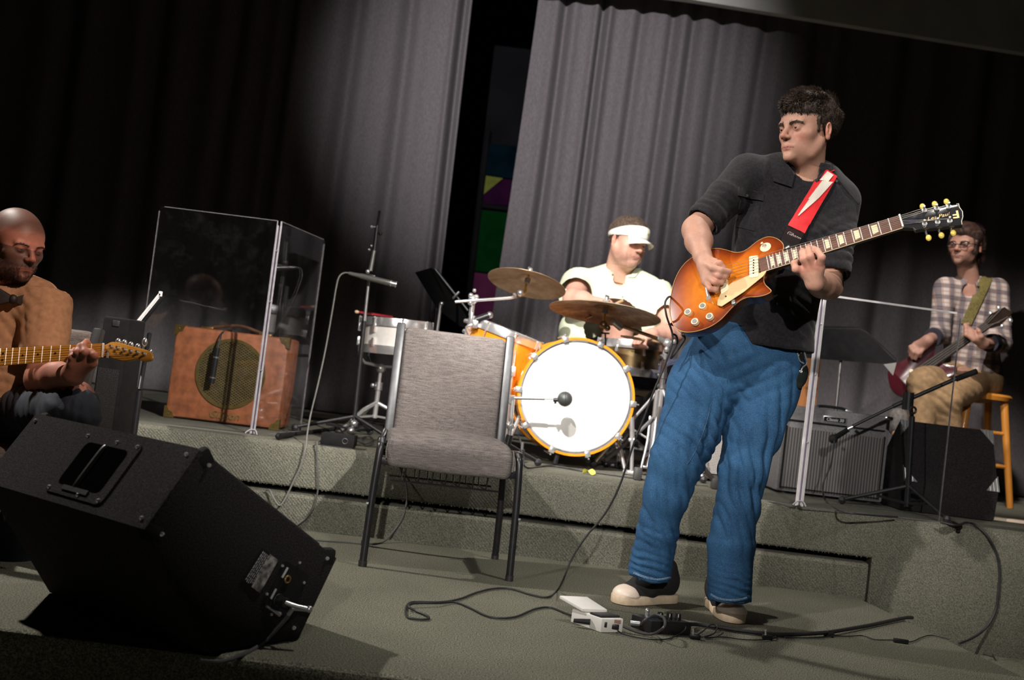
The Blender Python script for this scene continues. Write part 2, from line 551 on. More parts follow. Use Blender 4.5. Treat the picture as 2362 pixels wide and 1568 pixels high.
# ------------------------------------------------------------------ surface materials of the room
def carpet_mat(name, c1, c2, c3, scale=240, rib=False):
    m, nt, b = nodes_of(name)
    tc = nt.nodes.new('ShaderNodeTexCoord')
    n = nt.nodes.new('ShaderNodeTexNoise'); n.inputs['Scale'].default_value = scale; n.inputs['Detail'].default_value = 2
    nt.links.new(tc.outputs['Object'], n.inputs['Vector'])
    rp = nt.nodes.new('ShaderNodeValToRGB'); cr_ = rp.color_ramp
    cr_.elements[0].position = .36; cr_.elements[0].color = (*c1, 1)
    cr_.elements[1].position = .66; cr_.elements[1].color = (*c3, 1)
    e = cr_.elements.new(.5); e.color = (*c2, 1)
    nt.links.new(n.outputs['Fac'], rp.inputs['Fac'])
    # worn, dirtier patches
    n3 = nt.nodes.new('ShaderNodeTexNoise'); n3.inputs['Scale'].default_value = 2.2; n3.inputs['Detail'].default_value = 5
    nt.links.new(tc.outputs['Object'], n3.inputs['Vector'])
    mr = nt.nodes.new('ShaderNodeMapRange'); mr.inputs[1].default_value = .3; mr.inputs[2].default_value = .7; mr.inputs[3].default_value = .84; mr.inputs[4].default_value = 1.1
    nt.links.new(n3.outputs['Fac'], mr.inputs[0])
    sc = nt.nodes.new('ShaderNodeVectorMath'); sc.operation = 'SCALE'
    nt.links.new(rp.outputs['Color'], sc.inputs[0]); nt.links.new(mr.outputs[0], sc.inputs['Scale'])
    nt.links.new(sc.outputs[0], b.inputs['Base Color'])
    b.inputs['Roughness'].default_value = 0.95; b.inputs['Specular IOR Level'].default_value = 0.15
    h = n.outputs['Fac']
    if rib:
        wv = nt.nodes.new('ShaderNodeTexWave'); wv.wave_type = 'BANDS'; wv.bands_direction = 'DIAGONAL'
        wv.inputs['Scale'].default_value = 42; wv.inputs['Distortion'].default_value = 1.5; wv.inputs['Detail Scale'].default_value = 8
        nt.links.new(tc.outputs['Object'], wv.inputs['Vector'])
        ad = nt.nodes.new('ShaderNodeMath'); ad.operation = 'ADD'
        nt.links.new(wv.outputs['Fac'], ad.inputs[0]); nt.links.new(n.outputs['Fac'], ad.inputs[1]); h = ad.outputs[0]
    bp = nt.nodes.new('ShaderNodeBump'); bp.inputs['Strength'].default_value = .5 if rib else .9; bp.inputs['Distance'].default_value = .0035 if rib else .006
    nt.links.new(h, bp.inputs['Height']); nt.links.new(bp.outputs['Normal'], b.inputs['Normal'])
    MATS[name] = m
    return m
CARPET = carpet_mat('carpet_green_grey', (.075, .077, .055), (.155, .155, .118), (.27, .265, .21))
CARPET_R = carpet_mat('carpet_riser', (.075, .076, .058), (.138, .138, .110), (.22, .215, .175), 260, True)
M_BLACKWALL = mat('black_wall_paint', (.004, .004, .005), .95, var=.2, vscale=3, spec=.1)
M_CEIL = mat('ceiling_grey', (.62, .64, .60), .9, var=.08, vscale=4)
M_CEILD = mat('ceiling_dark', (.03, .03, .032), .9, var=.1, vscale=4)
M_SLOT_SHADE = mat('slot_shade', (.006, .006, .006), 1.0, var=.2, vscale=30)

ZS = 0.345        # stage height
YS = 4.48         # stage front
ZL = -0.17        # hall floor
def struct(name, mb, m, parent=None, **k):
    o = mb.build(name, m, parent, **k)
    if parent is None: o['kind'] = 'structure'
    return o
# hall floor and the low front platform
struct('floor', MB().box((0, -1.8, ZL - .05), (10, 13.4, .1)), CARPET)['label'] = 'dim green grey carpet of the hall floor beside the low platform'
e0 = G(1990, 1383); e1 = G(2362, 1558)
dd = (e1 - e0).normalized()
k = (2.54 - e0.y) / dd.y
corner = e0 + dd * k
poly = [(-1.62, 2.54), (corner.x, 2.54), (e0.x, YS + .02), (-1.22, YS + .02)]
poly = [poly[0]] + [((corner.x + dx), (2.54 + dy)) for dx, dy in ((-.05, 0), (-.012, .006), (.002, .03), (-.012, .08))] + poly[2:]
o = struct('floor_platform', MB().prism([(x, y, ZL) for x, y in poly], (0, 0, -ZL), bev=.022), CARPET)
o['label'] = 'low carpeted front platform in speckled green grey pile'
# stage: deck with rounded carpet nose, riser panel below it with an open slot, plain riser beside it
xg = P(2003, 1300, YS).x
prof = [(YS + .05, .168), (YS + .004, .168), (YS, .174), (YS, ZS - .035), (YS + .010, ZS - .012), (YS + .03, ZS), (8.4, ZS), (8.4, .168)]
o = struct('floor_stage', MB().prism([(-4.9, y, z) for y, z in prof], (9.8, 0, 0)), CARPET_R, angle=25)
o['label'] = 'raised stage deck carpeted in green grey with a rounded front nose'
deck = o
prof2 = [(YS, ZL), (YS, .1745), (YS + .3, .1745), (YS + .3, ZL)]
struct('trim_1', MB().prism([(xg + .012, y, z) for y, z in prof2], (4.9 - xg - .012, 0, 0)), CARPET_R, angle=25)['label'] = 'plain carpeted riser of the stage past the platform corner'
prof3 = [(YS - .004, ZL), (YS - .004, .125), (YS + .002, .137), (YS + .014, .142), (YS + .07, .142), (YS + .07, ZL)]
struct('trim_2', MB().prism([(-4.9, y, z) for y, z in prof3], (4.9 + xg, 0, 0)), CARPET_R, angle=25)['label'] = 'low carpeted riser strip below the dark slot of the stage'
struct('trim_3', MB().box((0, YS + .09, .08), (9.8, .03, .5)), M_SLOT_SHADE)['label'] = 'black strip painting the shade inside the slot in the stage riser'  # box coloured black to stand in for the shade in the slot
# frayed carpet threads along the slot
rg = random.Random(5); mb = MB()
for i in range(260):
    x = rg.uniform(-1.4, xg); L = rg.uniform(.003, .008)
    mb.tube([(x, YS + .001, .170), (x + rg.uniform(-.006, .006), YS - .002, .170 - L)], [.0012, .0004], 4)
f = mb.build('carpet_fray', CARPET_R, deck); f['kind'] = 'stuff'; f['label'] = 'frayed carpet threads hanging over the slot'

YC = 7.2
# walls, ceiling, header
struct('wall_back', MB().box((0, 8.45, 2.2), (10.2, .1, 5.4)), M_BLACKWALL)
struct('wall_left', MB().box((-5.0, .2, 2.2), (.1, 16.6, 5.4)), M_BLACKWALL)
struct('wall_right', MB().box((5.0, .2, 2.2), (.1, 16.6, 5.4)), M_BLACKWALL)
struct('wall_front', MB().box((0, -8.1, 2.2), (10.2, .1, 5.4)), M_BLACKWALL)
struct('ceiling', MB().box((0, .2, 4.95), (10.2, 16.8, .1)), M_CEILD)
hz = P(1600, 0, 6.85).z; hz2 = P(2050, 72, 6.85).z
x1 = P(1600, 0, 6.85).x; x2 = P(2050, 72, 6.85).x
sl = (hz2 - hz) / (x2 - x1)
hl = hz + sl * (-4.9 - x1) ; hr = hz + sl * (4.9 - x1)
HB = hz
struct('trim_4', MB().prism([(-4.95, 6.85, hz), (x1, 6.85, hz), (4.95, 6.85, hr), (4.95, 6.85, 4.9), (-4.95, 6.85, 4.9)], (0, .06, 0)), M_CEIL)['label'] = 'pale plaster header above the curtains'

# curtains -------------------------------------------------------------
def curtain_mat():
    m, nt, b = nodes_of('curtain_grey_cloth')
    tc = nt.nodes.new('ShaderNodeTexCoord')
    mp = nt.nodes.new('ShaderNodeMapping'); mp.inputs['Scale'].default_value = (1, 1, .35)
    nt.links.new(tc.outputs['Object'], mp.inputs['Vector'])
    n = nt.nodes.new('ShaderNodeTexNoise'); n.inputs['Scale'].default_value = 130; n.inputs['Detail'].default_value = 3
    nt.links.new(mp.outputs['Vector'], n.inputs['Vector'])
    rp = nt.nodes.new('ShaderNodeValToRGB')
    rp.color_ramp.elements[0].position = .3; rp.color_ramp.elements[0].color = (.145, .135, .142, 1)
    rp.color_ramp.elements[1].position = .7; rp.color_ramp.elements[1].color = (.205, .19, .2, 1)
    nt.links.new(n.outputs['Fac'], rp.inputs['Fac']); nt.links.new(rp.outputs['Color'], b.inputs['Base Color'])
    b.inputs['Roughness'].default_value = .95; b.inputs['Specular IOR Level'].default_value = .1
    b.inputs['Sheen Weight'].default_value = .08
    bp = nt.nodes.new('ShaderNodeBump'); bp.inputs['Strength'].default_value = .3; bp.inputs['Distance'].default_value = .003
    nt.links.new(n.outputs['Fac'], bp.inputs['Height']); nt.links.new(bp.outputs['Normal'], b.inputs['Normal'])
    return m
M_CURT = curtain_mat()
def curtain(name, x0, x1, folds, seed, label, edge_lean=0.0):
    """folds: (x, width, depth) valleys going back into the cloth"""
    rg = np.random.default_rng(seed)
    nx = int((x1 - x0) / .008); nz = 26
    xs = np.linspace(x0, x1, nx); zs = np.linspace(ZS + .01, 4.7, nz)
    ph = rg.uniform(0, 6.28, 6)
    vs = []
    for z in zs:
        lean = edge_lean * (z - 1.2)
        sway = .012 * np.sin(z * .9 + xs * 3 + ph[5])
        y = .012 * np.sin(xs * 19 + ph[0] + .7 * np.sin(xs * 5 + ph[1])) + .004 * np.sin(xs * 37 + ph[2] + .5 * np.sin(z * .7))
        y = y * (.55 + .25 * np.sin(xs * 1.7 + ph[3]) + .1 * (4.7 - z) * .2)
        for (fx, fw, fd) in folds:
            t = (xs - fx - .012 * math.sin(z * .8 + fx * 7)) / fw
            y = y + fd * np.exp(-t * t) - fd * .55 * np.exp(-((t - 2.1) / 1.3) ** 2) - fd * .45 * np.exp(-((t + 2.1) / 1.3) ** 2)
        fe = np.clip((xs - x0) / (x1 - x0), 0, 1)
        vs.append(np.stack([xs + sway + lean, YC + y, np.full(nx, z)], 1))
    vs = np.concatenate(vs)
    i = np.arange(nx - 1); q = []
    for j in range(nz - 1):
        q.append(np.stack([j * nx + i, j * nx + i + 1, (j + 1) * nx + i + 1, (j + 1) * nx + i], 1))
    q = np.concatenate(q)
    n = vnorm(vs, q)
    N = len(vs)
    back = vs - n * .004
    border = list(range(nx)) + [j * nx + nx - 1 for j in range(1, nz)] + [(nz - 1) * nx + i for i in range(nx - 2, -1, -1)] + [j * nx for j in range(nz - 2, 0, -1)]
    bq = np.array([[border[a], border[a - 1], border[a - 1] + N, border[a] + N] for a in range(len(border))])
    me = np_mesh(name, np.concatenate([vs, back]), np.concatenate([q, q[:, ::-1] + N, bq]))
    o = put(name, me, M_CURT)
    return tag(o, label, 'curtain')
cx = lambda px, py=300: P(px, py, YC).x
curtain('curtain', -4.6, cx(1093, 15), [(cx(634), .035, .06), (cx(785), .05, .05), (cx(905), .045, .045), (cx(520), .05, .05), (cx(1050, 230), .022, .11), (-2.6, .06, .06), (-3.2, .06, .06), (-3.8, .06, .06)], 3,
        'grey stage curtain hanging behind the acrylic shield and tan amplifier, fading into darkness')
curtain('curtain', cx(1213, 100), 4.6, [(cx(1256), .03, .075), (cx(1352), .022, .09), (cx(1440), .035, .05), (cx(1512), .03, .045), (cx(1562), .03, .05), (cx(1632), .04, .05), (cx(1730), .04, .05), (cx(1850), .05, .05), (2.4, .06, .06), (3.0, .06, .06), (3.7, .06, .06)], 11,
        'grey stage curtain hanging in folds behind the drummer', edge_lean=.018)

# stained glass window seen in the gap of the curtains -----------------
YW = 8.36
win = thing('window_1', 'dim stained glass window in the gap between the curtains', None, P(1120, 540, YW)); win['kind'] = 'structure'
del_cols = {'green': (.002, .03, .006, .14), 'plum': (.10, .02, .06, .2), 'olive': (.11, .12, .025, .35), 'dark_plum': (.03, .006, .03, .1), 'teal': (.002, .012, .018, .08)}
def pane(poly, c):
    m = mat('glass_' + c, tuple(x * .35 for x in del_cols[c][:3]), 1.0, var=.3, vscale=9, spec=0.0, emis=del_cols[c])
    return MB().prism([P(x, y, YW) for x, y in poly], (0, .012, 0)).build('pane', m, win, local=False)
pane([(1124, 330), (1260, 345), (1250, 420), (1160, 409), (1121, 402)], 'teal')
pane([(1121, 405), (1160, 411), (1115, 448)], 'olive')
pane([(1162, 413), (1250, 423), (1244, 480), (1112, 468), (1115, 450)], 'dark_plum')
pane([(1108, 484), (1242, 500), (1225, 640), (1150, 632), (1094, 624)], 'green')
pane([(1093, 628), (1224, 645), (1210, 760), (1076, 745)], 'plum')
mb = MB()
for a, b in (((1127, 300), (1074, 760)), ((1112, 474), (1244, 490)), ((1266, 300), (1210, 760))):
    A = P(*a, YW - .01); B = P(*b, YW - .01); mb.cyl(A, B, .02, n=6)
mb.build('window_frame', M_BLACKWALL, win, local=False)
# ------------------------------------------------------------------ shared object materials
M_CHROME = mat('chrome', (.88, .88, .89), .22, .82, var=.04, vscale=30)
M_CHROMED = mat('chrome_dull', (.5, .5, .52), .3, .85, var=.08, vscale=30)
M_BLK = mat('black_powder_coat', (.012, .012, .014), .38, var=.2, vscale=40, bump=.05, bscale=400)
M_BLKMATTE = mat('black_matte', (.009, .009, .010), .85, spec=.2, var=.2, vscale=30)
M_RUBBER = mat('black_rubber', (.02, .02, .022), .55, var=.2, vscale=60)
M_STEEL = mat('grey_steel', (.075, .078, .082), .4, .6, var=.1, vscale=40)
M_BRASS = mat('brass', (.62, .44, .14), .35, 1.0, var=.15, vscale=60)
M_WHITE = mat('white_paint', (.78, .77, .73), .45, var=.03, vscale=40)
M_CREAM = mat('cream_plastic', (.80, .68, .46), .35, var=.04, vscale=40)
M_SILVERPRINT = mat('silver_print', (.6, .6, .58), .5, .3, var=.05)
M_GOLDPRINT = mat('gold_print', (.62, .45, .2), .45, .4, var=.1, vscale=200)

def cable(name, pts, r, m, label, cat='cable', sub=8, n=8):
    o = MB().tube(pts, r, n, sub=sub).build(name, m)
    return tag(o, label, cat)

# ------------------------------------------------------------------ stacking chair
def fabric_mat(name, c1, c2, scale=90, st=(1, 1, 9), bump=.5):
    m, nt, b = nodes_of(name)
    tc = nt.nodes.new('ShaderNodeTexCoord'); mp = nt.nodes.new('ShaderNodeMapping'); mp.inputs['Scale'].default_value = st
    nt.links.new(tc.outputs['Object'], mp.inputs['Vector'])
    n = nt.nodes.new('ShaderNodeTexNoise'); n.inputs['Scale'].default_value = scale; n.inputs['Detail'].default_value = 4
    nt.links.new(mp.outputs['Vector'], n.inputs['Vector'])
    n2 = nt.nodes.new('ShaderNodeTexNoise'); n2.inputs['Scale'].default_value = 420; n2.inputs['Detail'].default_value = 1
    nt.links.new(tc.outputs['Object'], n2.inputs['Vector'])
    ad = nt.nodes.new('ShaderNodeMath'); ad.operation = 'ADD'; nt.links.new(n.outputs['Fac'], ad.inputs[0]); nt.links.new(n2.outputs['Fac'], ad.inputs[1])
    hf = nt.nodes.new('ShaderNodeMath'); hf.operation = 'MULTIPLY'; hf.inputs[1].default_value = .5; nt.links.new(ad.outputs[0], hf.inputs[0])
    rp = nt.nodes.new('ShaderNodeValToRGB')
    rp.color_ramp.elements[0].position = .36; rp.color_ramp.elements[0].color = (*c1, 1)
    rp.color_ramp.elements[1].position = .64; rp.color_ramp.elements[1].color = (*c2, 1)
    nt.links.new(hf.outputs[0], rp.inputs['Fac']); nt.links.new(rp.outputs['Color'], b.inputs['Base Color'])
    b.inputs['Roughness'].default_value = .9; b.inputs['Specular IOR Level'].default_value = .2
    bp = nt.nodes.new('ShaderNodeBump'); bp.inputs['Strength'].default_value = bump; bp.inputs['Distance'].default_value = .002
    nt.links.new(hf.outputs[0], bp.inputs['Height']); nt.links.new(bp.outputs['Normal'], b.inputs['Normal'])
    return m
M_CHAIRF = fabric_mat('heather_grey_upholstery', (.08, .069, .066), (.205, .183, .174), 26)

def cushion_mesh(w, d, h, puff=.01, seg=14, crown=.02):
    """pillow-like slab centred on origin: w (x) d (y) h (z)"""
    sd = SDF((-w / 2 - .03, -d / 2 - .03, -h / 2 - .04), (w / 2 + .03, d / 2 + .03, h / 2 + .05), .008)
    sl, X, Y, Z = sd._blk(sd.lo, sd.lo + sd.n * sd.vox)
    r = min(.028, h * .45)
    bulge = crown * np.clip(1 - (X / (w / 2)) ** 2, 0, 1) * np.clip(1 - (Y / (d / 2)) ** 2, 0, 1)
    zz = np.where(Z > 0, Z - bulge, Z)
    qx = np.abs(X) - (w / 2 - r); qy = np.abs(Y) - (d / 2 - r); qz = np.abs(zz) - (h / 2 - r)
    d_ = np.sqrt(np.maximum(qx, 0) ** 2 + np.maximum(qy, 0) ** 2 + np.maximum(qz, 0) ** 2) + np.minimum(np.maximum(qx, np.maximum(qy, qz)), 0) - r
    sd.F[sl] = d_
    return sd.mesh(1)

def make_chair(label, M, group=None):
    t = thing('stacking_chair', label, 'chair', M=M, group=group)
    vs, q = cushion_mesh(.455, .44, .108)
    vs[:, 1] += .22; vs[:, 2] += .418
    vs[:, 2] -= .018 * np.clip((.1 - vs[:, 1]) / .1, 0, 1) ** 2
    vs[:, 2] += .006 * wob(vs, 4, 5)
    seat = put('seat', np_mesh('seat', vs, q), M_CHAIRF, t)
    # welt seam
    for s in (-1, 1):
        MB().tube([(s * .2265, .004, .385), (s * .2285, .002, .425), (s * .222, .012, .462)], .003, 6, sub=4).build('welt', M_CHAIRF, seat)
    vs, q = cushion_mesh(.412, .44, .05, crown=.022)
    rot = Matrix.Rotation(R(90 - 9), 4, 'X')
    vs = xf(Matrix.Translation((0, .475, .655)) @ rot, vs)
    put('backrest', np_mesh('backrest', vs, q), M_CHAIRF, t)
    for s in (-1, 1):
        mb = MB()      # flat steel upright beside the back cushion
        a = V((s * .222, .405, .40)); b = V((s * .222, .51, .885))
        up = (b - a).normalized(); side = V((1, 0, 0)); nn = side.cross(up)
        M3 = Matrix((side, nn, up)).transposed()
        mb.box((a + b) / 2, (.034, .03, (b - a).length), M3, bev=.006)
        mb.build('back_upright', M_STEEL, t)
        mb = MB()      # front leg bends into the seat rail
        mb.tube([(s * .262, .0, .0), (s * .258, .01, .25), (s * .252, .018, .40), (s * .25, .035, .432), (s * .248, .07, .445), (s * .248, .42, .42)], .0135, 10, sub=5)
        mb.build('leg', M_BLK, t)
        mb = MB()
        mb.tube([(s * .258, .43, .0), (s * .25, .40, .25), (s * .24, .40, .42), (s * .225, .425, .47)], .0135, 10, sub=5)
        mb.build('leg', M_BLK, t)
        MB().cyl((s * .262, 0, -.0), (s * .262, 0, .02), .0155, n=10).build('foot_cap', M_RUBBER, t)
        MB().cyl((s * .258, .43, 0), (s * .258, .43, .02), .0155, n=10).build('foot_cap', M_RUBBER, t)
        MB().cyl((s * .268, .0, .22), (s * .276, .0, .22), .005, n=8).build('gang_stud', M_CHROMED, t)
    MB().box((0, .03, .374), (.5, .022, .028), bev=.004).build('seat_rail', M_BLK, t)
    MB().box((0, .40, .374), (.48, .022, .026), bev=.004).build('seat_rail', M_BLK, t)
    # wire book rack under the seat
    mb = MB()
    for i in range(7):
        x = -.15 + i * .05; mb.tube([(x, .06, .37), (x, .1, .30), (x, .36, .29), (x, .4, .36)], .003, 5)
    mb.tube([(-.2, .1, .30), (.2, .1, .30)], .004, 6); mb.tube([(-.2, .36, .29), (.2, .36, .29)], .004, 6)
    mb.build('book_rack', M_BLK, t)
    return t
yaw = R(7)
fo = (G(835, 1305) + G(1175, 1340)) / 2
make_chair('empty grey fabric stacking chair with black legs, standing before the bass drum', Matrix.Translation(fo) @ Matrix.Rotation(yaw, 4, 'Z'))

# ------------------------------------------------------------------ stage monitor wedge in the front
def carpet_black():
    return mat('black_speaker_carpet', (.022, .0195, .0205), .95, var=.55, vscale=260, bump=.9, bscale=420, spec=.15)
M_SPK = carpet_black()
M_GRILLE = mat('black_grille', (.02, .02, .021), .5, .3, var=.3, vscale=300, bump=.6, bscale=600)
B_ = G(692, 1478); an = R(54)
dS = V((math.cos(an), math.sin(an), 0)); dN = V((-math.sin(an), math.cos(an), 0))
WM = Matrix(((dS.x, dN.x, 0, B_.x), (dS.y, dN.y, 0, B_.y), (0, 0, 1, 0), (0, 0, 0, 1)))   # local: x along the end panel, y along the wedge, z up
t = thing('stage_monitor', 'large black carpeted floor monitor wedge with jack plate, in front of the seated guitarist', 'monitor speaker', M=WM)
pr = [(-.385, .478), (.10, .202), (.0, .004), (-.28, .004), (-.505, .302)]
LW = .68
MB().prism([(x, 0, z) for x, z in pr], (0, LW, 0), bev=.012).build('cabinet', M_SPK, t)
T_ = V((-.385, 0, .478)); L_ = V((-.505, 0, .302)); R_ = V((.10, 0, .202))
u_ = (L_ - T_).normalized(); nrm = V((u_.z, 0, -u_.x)); nrm = -nrm if nrm.x > 0 else nrm   # outward normal of the handle face
mid = (T_ + L_) / 2
def hf(a, b, c=0.0): return mid + u_ * a + V((0, b, 0)) + nrm * c    # a down the face, b along, c out
# bar handle: black slab on a plate paints the shade of the recess
mb = MB()
c0 = .30
pl = rounded([(-.085, c0 - .115), (.085, c0 - .115), (.085, c0 + .115), (-.085, c0 + .115)], .02)
mb.prism([hf(a, b, .0) for a, b in pl], nrm * .004)
handle = mb.build('handle_plate', M_SPK, t)
cup = rounded([(-.06, c0 - .085), (.06, c0 - .085), (.06, c0 + .085), (-.06, c0 + .085)], .018)
mb = MB(); mb.prism([hf(a, b, .0005) for a, b in cup], nrm * .0042); mb.build('handle_cup_shade', mat('handle_recess_shade', (.002, .002, .002), 1.0, var=.1, spec=0.0), handle)
mb = MB(); mb.tube([hf(-.058, c0 + .01, .001), hf(-.04, c0 + .01, .004), hf(.04, c0 + .01, .004), hf(.058, c0 + .01, .001)], .008, 10, sub=4); mb.build('handle_bar', M_BLK, handle)
mb = MB(); mb.box(hf(.066, c0, .006), (.1, .012, .003), frame((0, 0, 0), V((0, 1, 0)), nrm)); mb.build('handle_lip', M_BLK, handle)
def screw(p, n, parent, r=.006):
    MB().ball(V(p), (r, r, r), 8).build('screw', M_CHROME, parent)
for a in (-.075, .075):
    for b in (-.1, -.02, .1): screw(hf(a, c0 + b, .003), nrm, handle)
# corner protectors and their screws
for (x, z), y in [((p[0], p[1]), yy) for p in (pr[0], pr[1], pr[2], pr[4]) for yy in (0.0, LW)]:
    c = V((x, y, z)); cen = V((-.2, LW / 2, .22)); inw = (cen - c); inw = V((inw.x, 0, inw.z)).normalized()
    MB().box(c + inw * .032 + V((0, .014 if y == 0 else -.014, 0)), (.05, .03, .05), Matrix.Rotation(-math.atan2(inw.z, inw.x), 3, 'Y'), bev=.012).build('corner_protector', M_BLKMATTE, t)
    screw(c + inw * .045 + V((0, -.004 if y == 0 else .004, 0)), None, t, .0055)
    if (x, z) in (pr[0], pr[4]):
        screw(hf(-.085 if (x, z) == pr[0] else .085, .03 if y == 0 else LW - .03, .001), nrm, t, .0055)
# grille on the side that faces the stage
g0 = T_ + (R_ - T_) * .08; g1 = T_ + (R_ - T_) * .92; gn = V((.49, 0, .87))
mb = MB(); mb.prism([g0 + V((0, .04, 0)), g1 + V((0, .04, 0)), g1 + V((0, LW - .04, 0)), g0 + V((0, LW - .04, 0))], gn * .012, bev=.004); mb.build('grille', M_GRILLE, t)
# end panel plates: find local coordinates on the end plane (y=0) for a pixel
WMi = WM.inverted()
def wend(px, py, out=0.0):
    d = (WMi.to_3x3() @ ray(px, py)); o = WMi @ CAM_POS
    k = -o.y / d.y
    p = o + d * k
    return V((p.x, -out, p.z))
def wquad(pxs, out, depth, name, m, parent):
    return MB().prism([wend(x, y, out - depth) for x, y in pxs], V((0, -depth, 0))).build(name, m, parent)
lab = wquad([(603, 1263), (639, 1291), (597, 1367), (555, 1338)], .003, .003, 'rating_label', M_BLKMATTE, t)
rg = random.Random(3)
M_LABELSCR = mat('scuffed_silver_label', (.50, .48, .46), .55, .2, col2=(.06, .055, .055), vscale=60, detail=5)
wquad([(621, 1277), (639, 1291), (597, 1367), (578, 1353)], .0045, .002, 'worn_label_print', M_LABELSCR, lab)
mb = MB()
for i in range(5):       # rows of unreadable fine print
    f0 = .12 + i * .085
    a0 = V((603, 1263)).lerp(V((639, 1291)), f0); b0 = V((555, 1338)).lerp(V((597, 1367)), f0)
    t0 = 0.06
    while t0 < .92:
        w_ = rg.uniform(.03, .14); c0_, c1_ = a0.lerp(b0, t0), a0.lerp(b0, min(.96, t0 + w_))
        wd = (.9 if i == 0 else .5)
        e_ = V((1.0, .8)).normalized() * wd
        mb.prism([wend(*(c0_ - e_), .0045), wend(*(c1_ - e_), .0045), wend(*(c1_ + e_), .0045), wend(*(c0_ + e_), .0045)], V((0, -.001, 0)))
        t0 += w_ + .025
mb.build('label_lines', mat('label_print', (.4, .4, .4), .6, var=.1), lab)
jack = wquad(rounded([(655, 1290), (712, 1325), (668, 1428), (606, 1395)], 10), .003, .003, 'jack_plate', M_BLKMATTE, t)
for x, y in ((649, 1304), (689, 1297), (699, 1343), (613, 1369), (624, 1416)): screw(wend(x, y, .004), None, jack, .004)
p = wend(660, 1335, .002)
MB().torus(p + V((0, -.004, 0)), (0, 1, 0), .0085, .0022, 16, 6).build('jack_socket', M_BRASS, jack)
for a, b in (((648, 1331), (661, 1308)), ((622, 1380), (634, 1357))):
    mb = MB(); A, B2 = wend(*a, .004), wend(*b, .004); mb.tube([A, B2], .003, 4); mb.build('plate_marking', M_SILVERPRINT, jack)
p = wend(638, 1383, .004)
MB().cyl(p, p + V((0, -.03, 0)), .012, n=14).torus(p + V((0, -.004, 0)), (0, 1, 0), .014, .003, 16, 6).build('socket_collar', M_BLK, jack)
MB().tube([wend(612, 1397, .004), wend(628, 1408, .004), wend(641, 1416, .006)], [.003, .003, .007], 6).build('latch', M_CHROMED, jack)
# cable plugged into the wedge
pw = [WM @ wend(638, 1383, .03), WM @ wend(668, 1390, .07)]
pl_end = pw[1]
cp = [WM @ wend(652, 1388, .05), pl_end, P(676, 1402, pl_end.y), P(655, 1432, pl_end.y + .01), P(600, 1487, pl_end.y - .02), G(545, 1515, .006), G(505, 1526, .006), G(462, 1524, .006)]
t2 = thing('speaker_cable', 'thick grey cable with chrome right angle plug in the floor monitor jack', 'cable', (0, 0, 0))
MB().tube(cp[2:], .0052, 8, sub=8).build('cable_jacket', mat('grey_cable', (.06, .06, .064), .45, var=.1, vscale=50), t2)
MB().tube([pw[0], cp[0], pl_end], .006, 10).ball(pl_end, .009, 10).build('plug', M_CHROMED, t2)
MB().tube([pl_end, cp[2], cp[2].lerp(cp[3], .5)], [.0075, .007, .0055], 8).build('strain_relief', M_CHROMED, t2)
# ------------------------------------------------------------------ drum kit
def amber_mat():
    m, nt, b = nodes_of('amber_lacquer')
    tc = nt.nodes.new('ShaderNodeTexCoord'); n = nt.nodes.new('ShaderNodeTexNoise'); n.inputs['Scale'].default_value = 14; n.inputs['Detail'].default_value = 5
    mp = nt.nodes.new('ShaderNodeMapping'); mp.inputs['Scale'].default_value = (1, 1, .2); nt.links.new(tc.outputs['Object'], mp.inputs['Vector']); nt.links.new(mp.outputs['Vector'], n.inputs['Vector'])
    rp = nt.nodes.new('ShaderNodeValToRGB'); rp.color_ramp.elements[0].color = (.66, .20, .01, 1); rp.color_ramp.elements[1].color = (.85, .34, .02, 1)
    nt.links.new(n.outputs['Fac'], rp.inputs['Fac']); nt.links.new(rp.outputs['Color'], b.inputs['Base Color'])
    b.inputs['Roughness'].default_value = .22; b.inputs['Coat Weight'].default_value = .6; b.inputs['Coat Roughness'].default_value = .08
    return m
M_AMBER = amber_mat()
M_DRUMHEAD = mat('white_drum_head', (.72, .71, .69), .45, var=.015, vscale=8)
M_SHELLW = mat('white_pearl_wrap', (.72, .70, .66), .25, var=.04, vscale=60, coat=.5)
M_BRONZE = mat('black_nickel_shell', (.42, .30, .15), .3, 1.0, var=.2, vscale=10, stretch=(1, 1, .1))
def cymbal_mat(name, c1, c2, c3):
    m, nt, b = nodes_of(name)
    tc = nt.nodes.new('ShaderNodeTexCoord')
    n = nt.nodes.new('ShaderNodeTexNoise'); n.inputs['Scale'].default_value = 9; n.inputs['Detail'].default_value = 7; n.inputs['Roughness'].default_value = .65
    nt.links.new(tc.outputs['Object'], n.inputs['Vector'])
    rp = nt.nodes.new('ShaderNodeValToRGB'); rp.color_ramp.elements[0].position = .36; rp.color_ramp.elements[0].color = (*c1, 1)
    rp.color_ramp.elements[1].position = .66; rp.color_ramp.elements[1].color = (*c3, 1); e = rp.color_ramp.elements.new(.5); e.color = (*c2, 1)
    nt.links.new(n.outputs['Fac'], rp.inputs['Fac']); nt.links.new(rp.outputs['Color'], b.inputs['Base Color'])
    b.inputs['Metallic'].default_value = .35; b.inputs['Roughness'].default_value = .42
    vm = nt.nodes.new('ShaderNodeVectorMath'); vm.operation = 'LENGTH'; nt.links.new(tc.outputs['Object'], vm.inputs[0])
    wv = nt.nodes.new('ShaderNodeMath'); wv.operation = 'SINE'; ml = nt.nodes.new('ShaderNodeMath'); ml.operation = 'MULTIPLY'; ml.inputs[1].default_value = 1700
    nt.links.new(vm.outputs['Value'], ml.inputs[0]); nt.links.new(ml.outputs[0], wv.inputs[0])
    bp = nt.nodes.new('ShaderNodeBump'); bp.inputs['Strength'].default_value = .25; bp.inputs['Distance'].default_value = .0008
    nt.links.new(wv.outputs[0], bp.inputs['Height']); nt.links.new(bp.outputs['Normal'], b.inputs['Normal'])
    return m
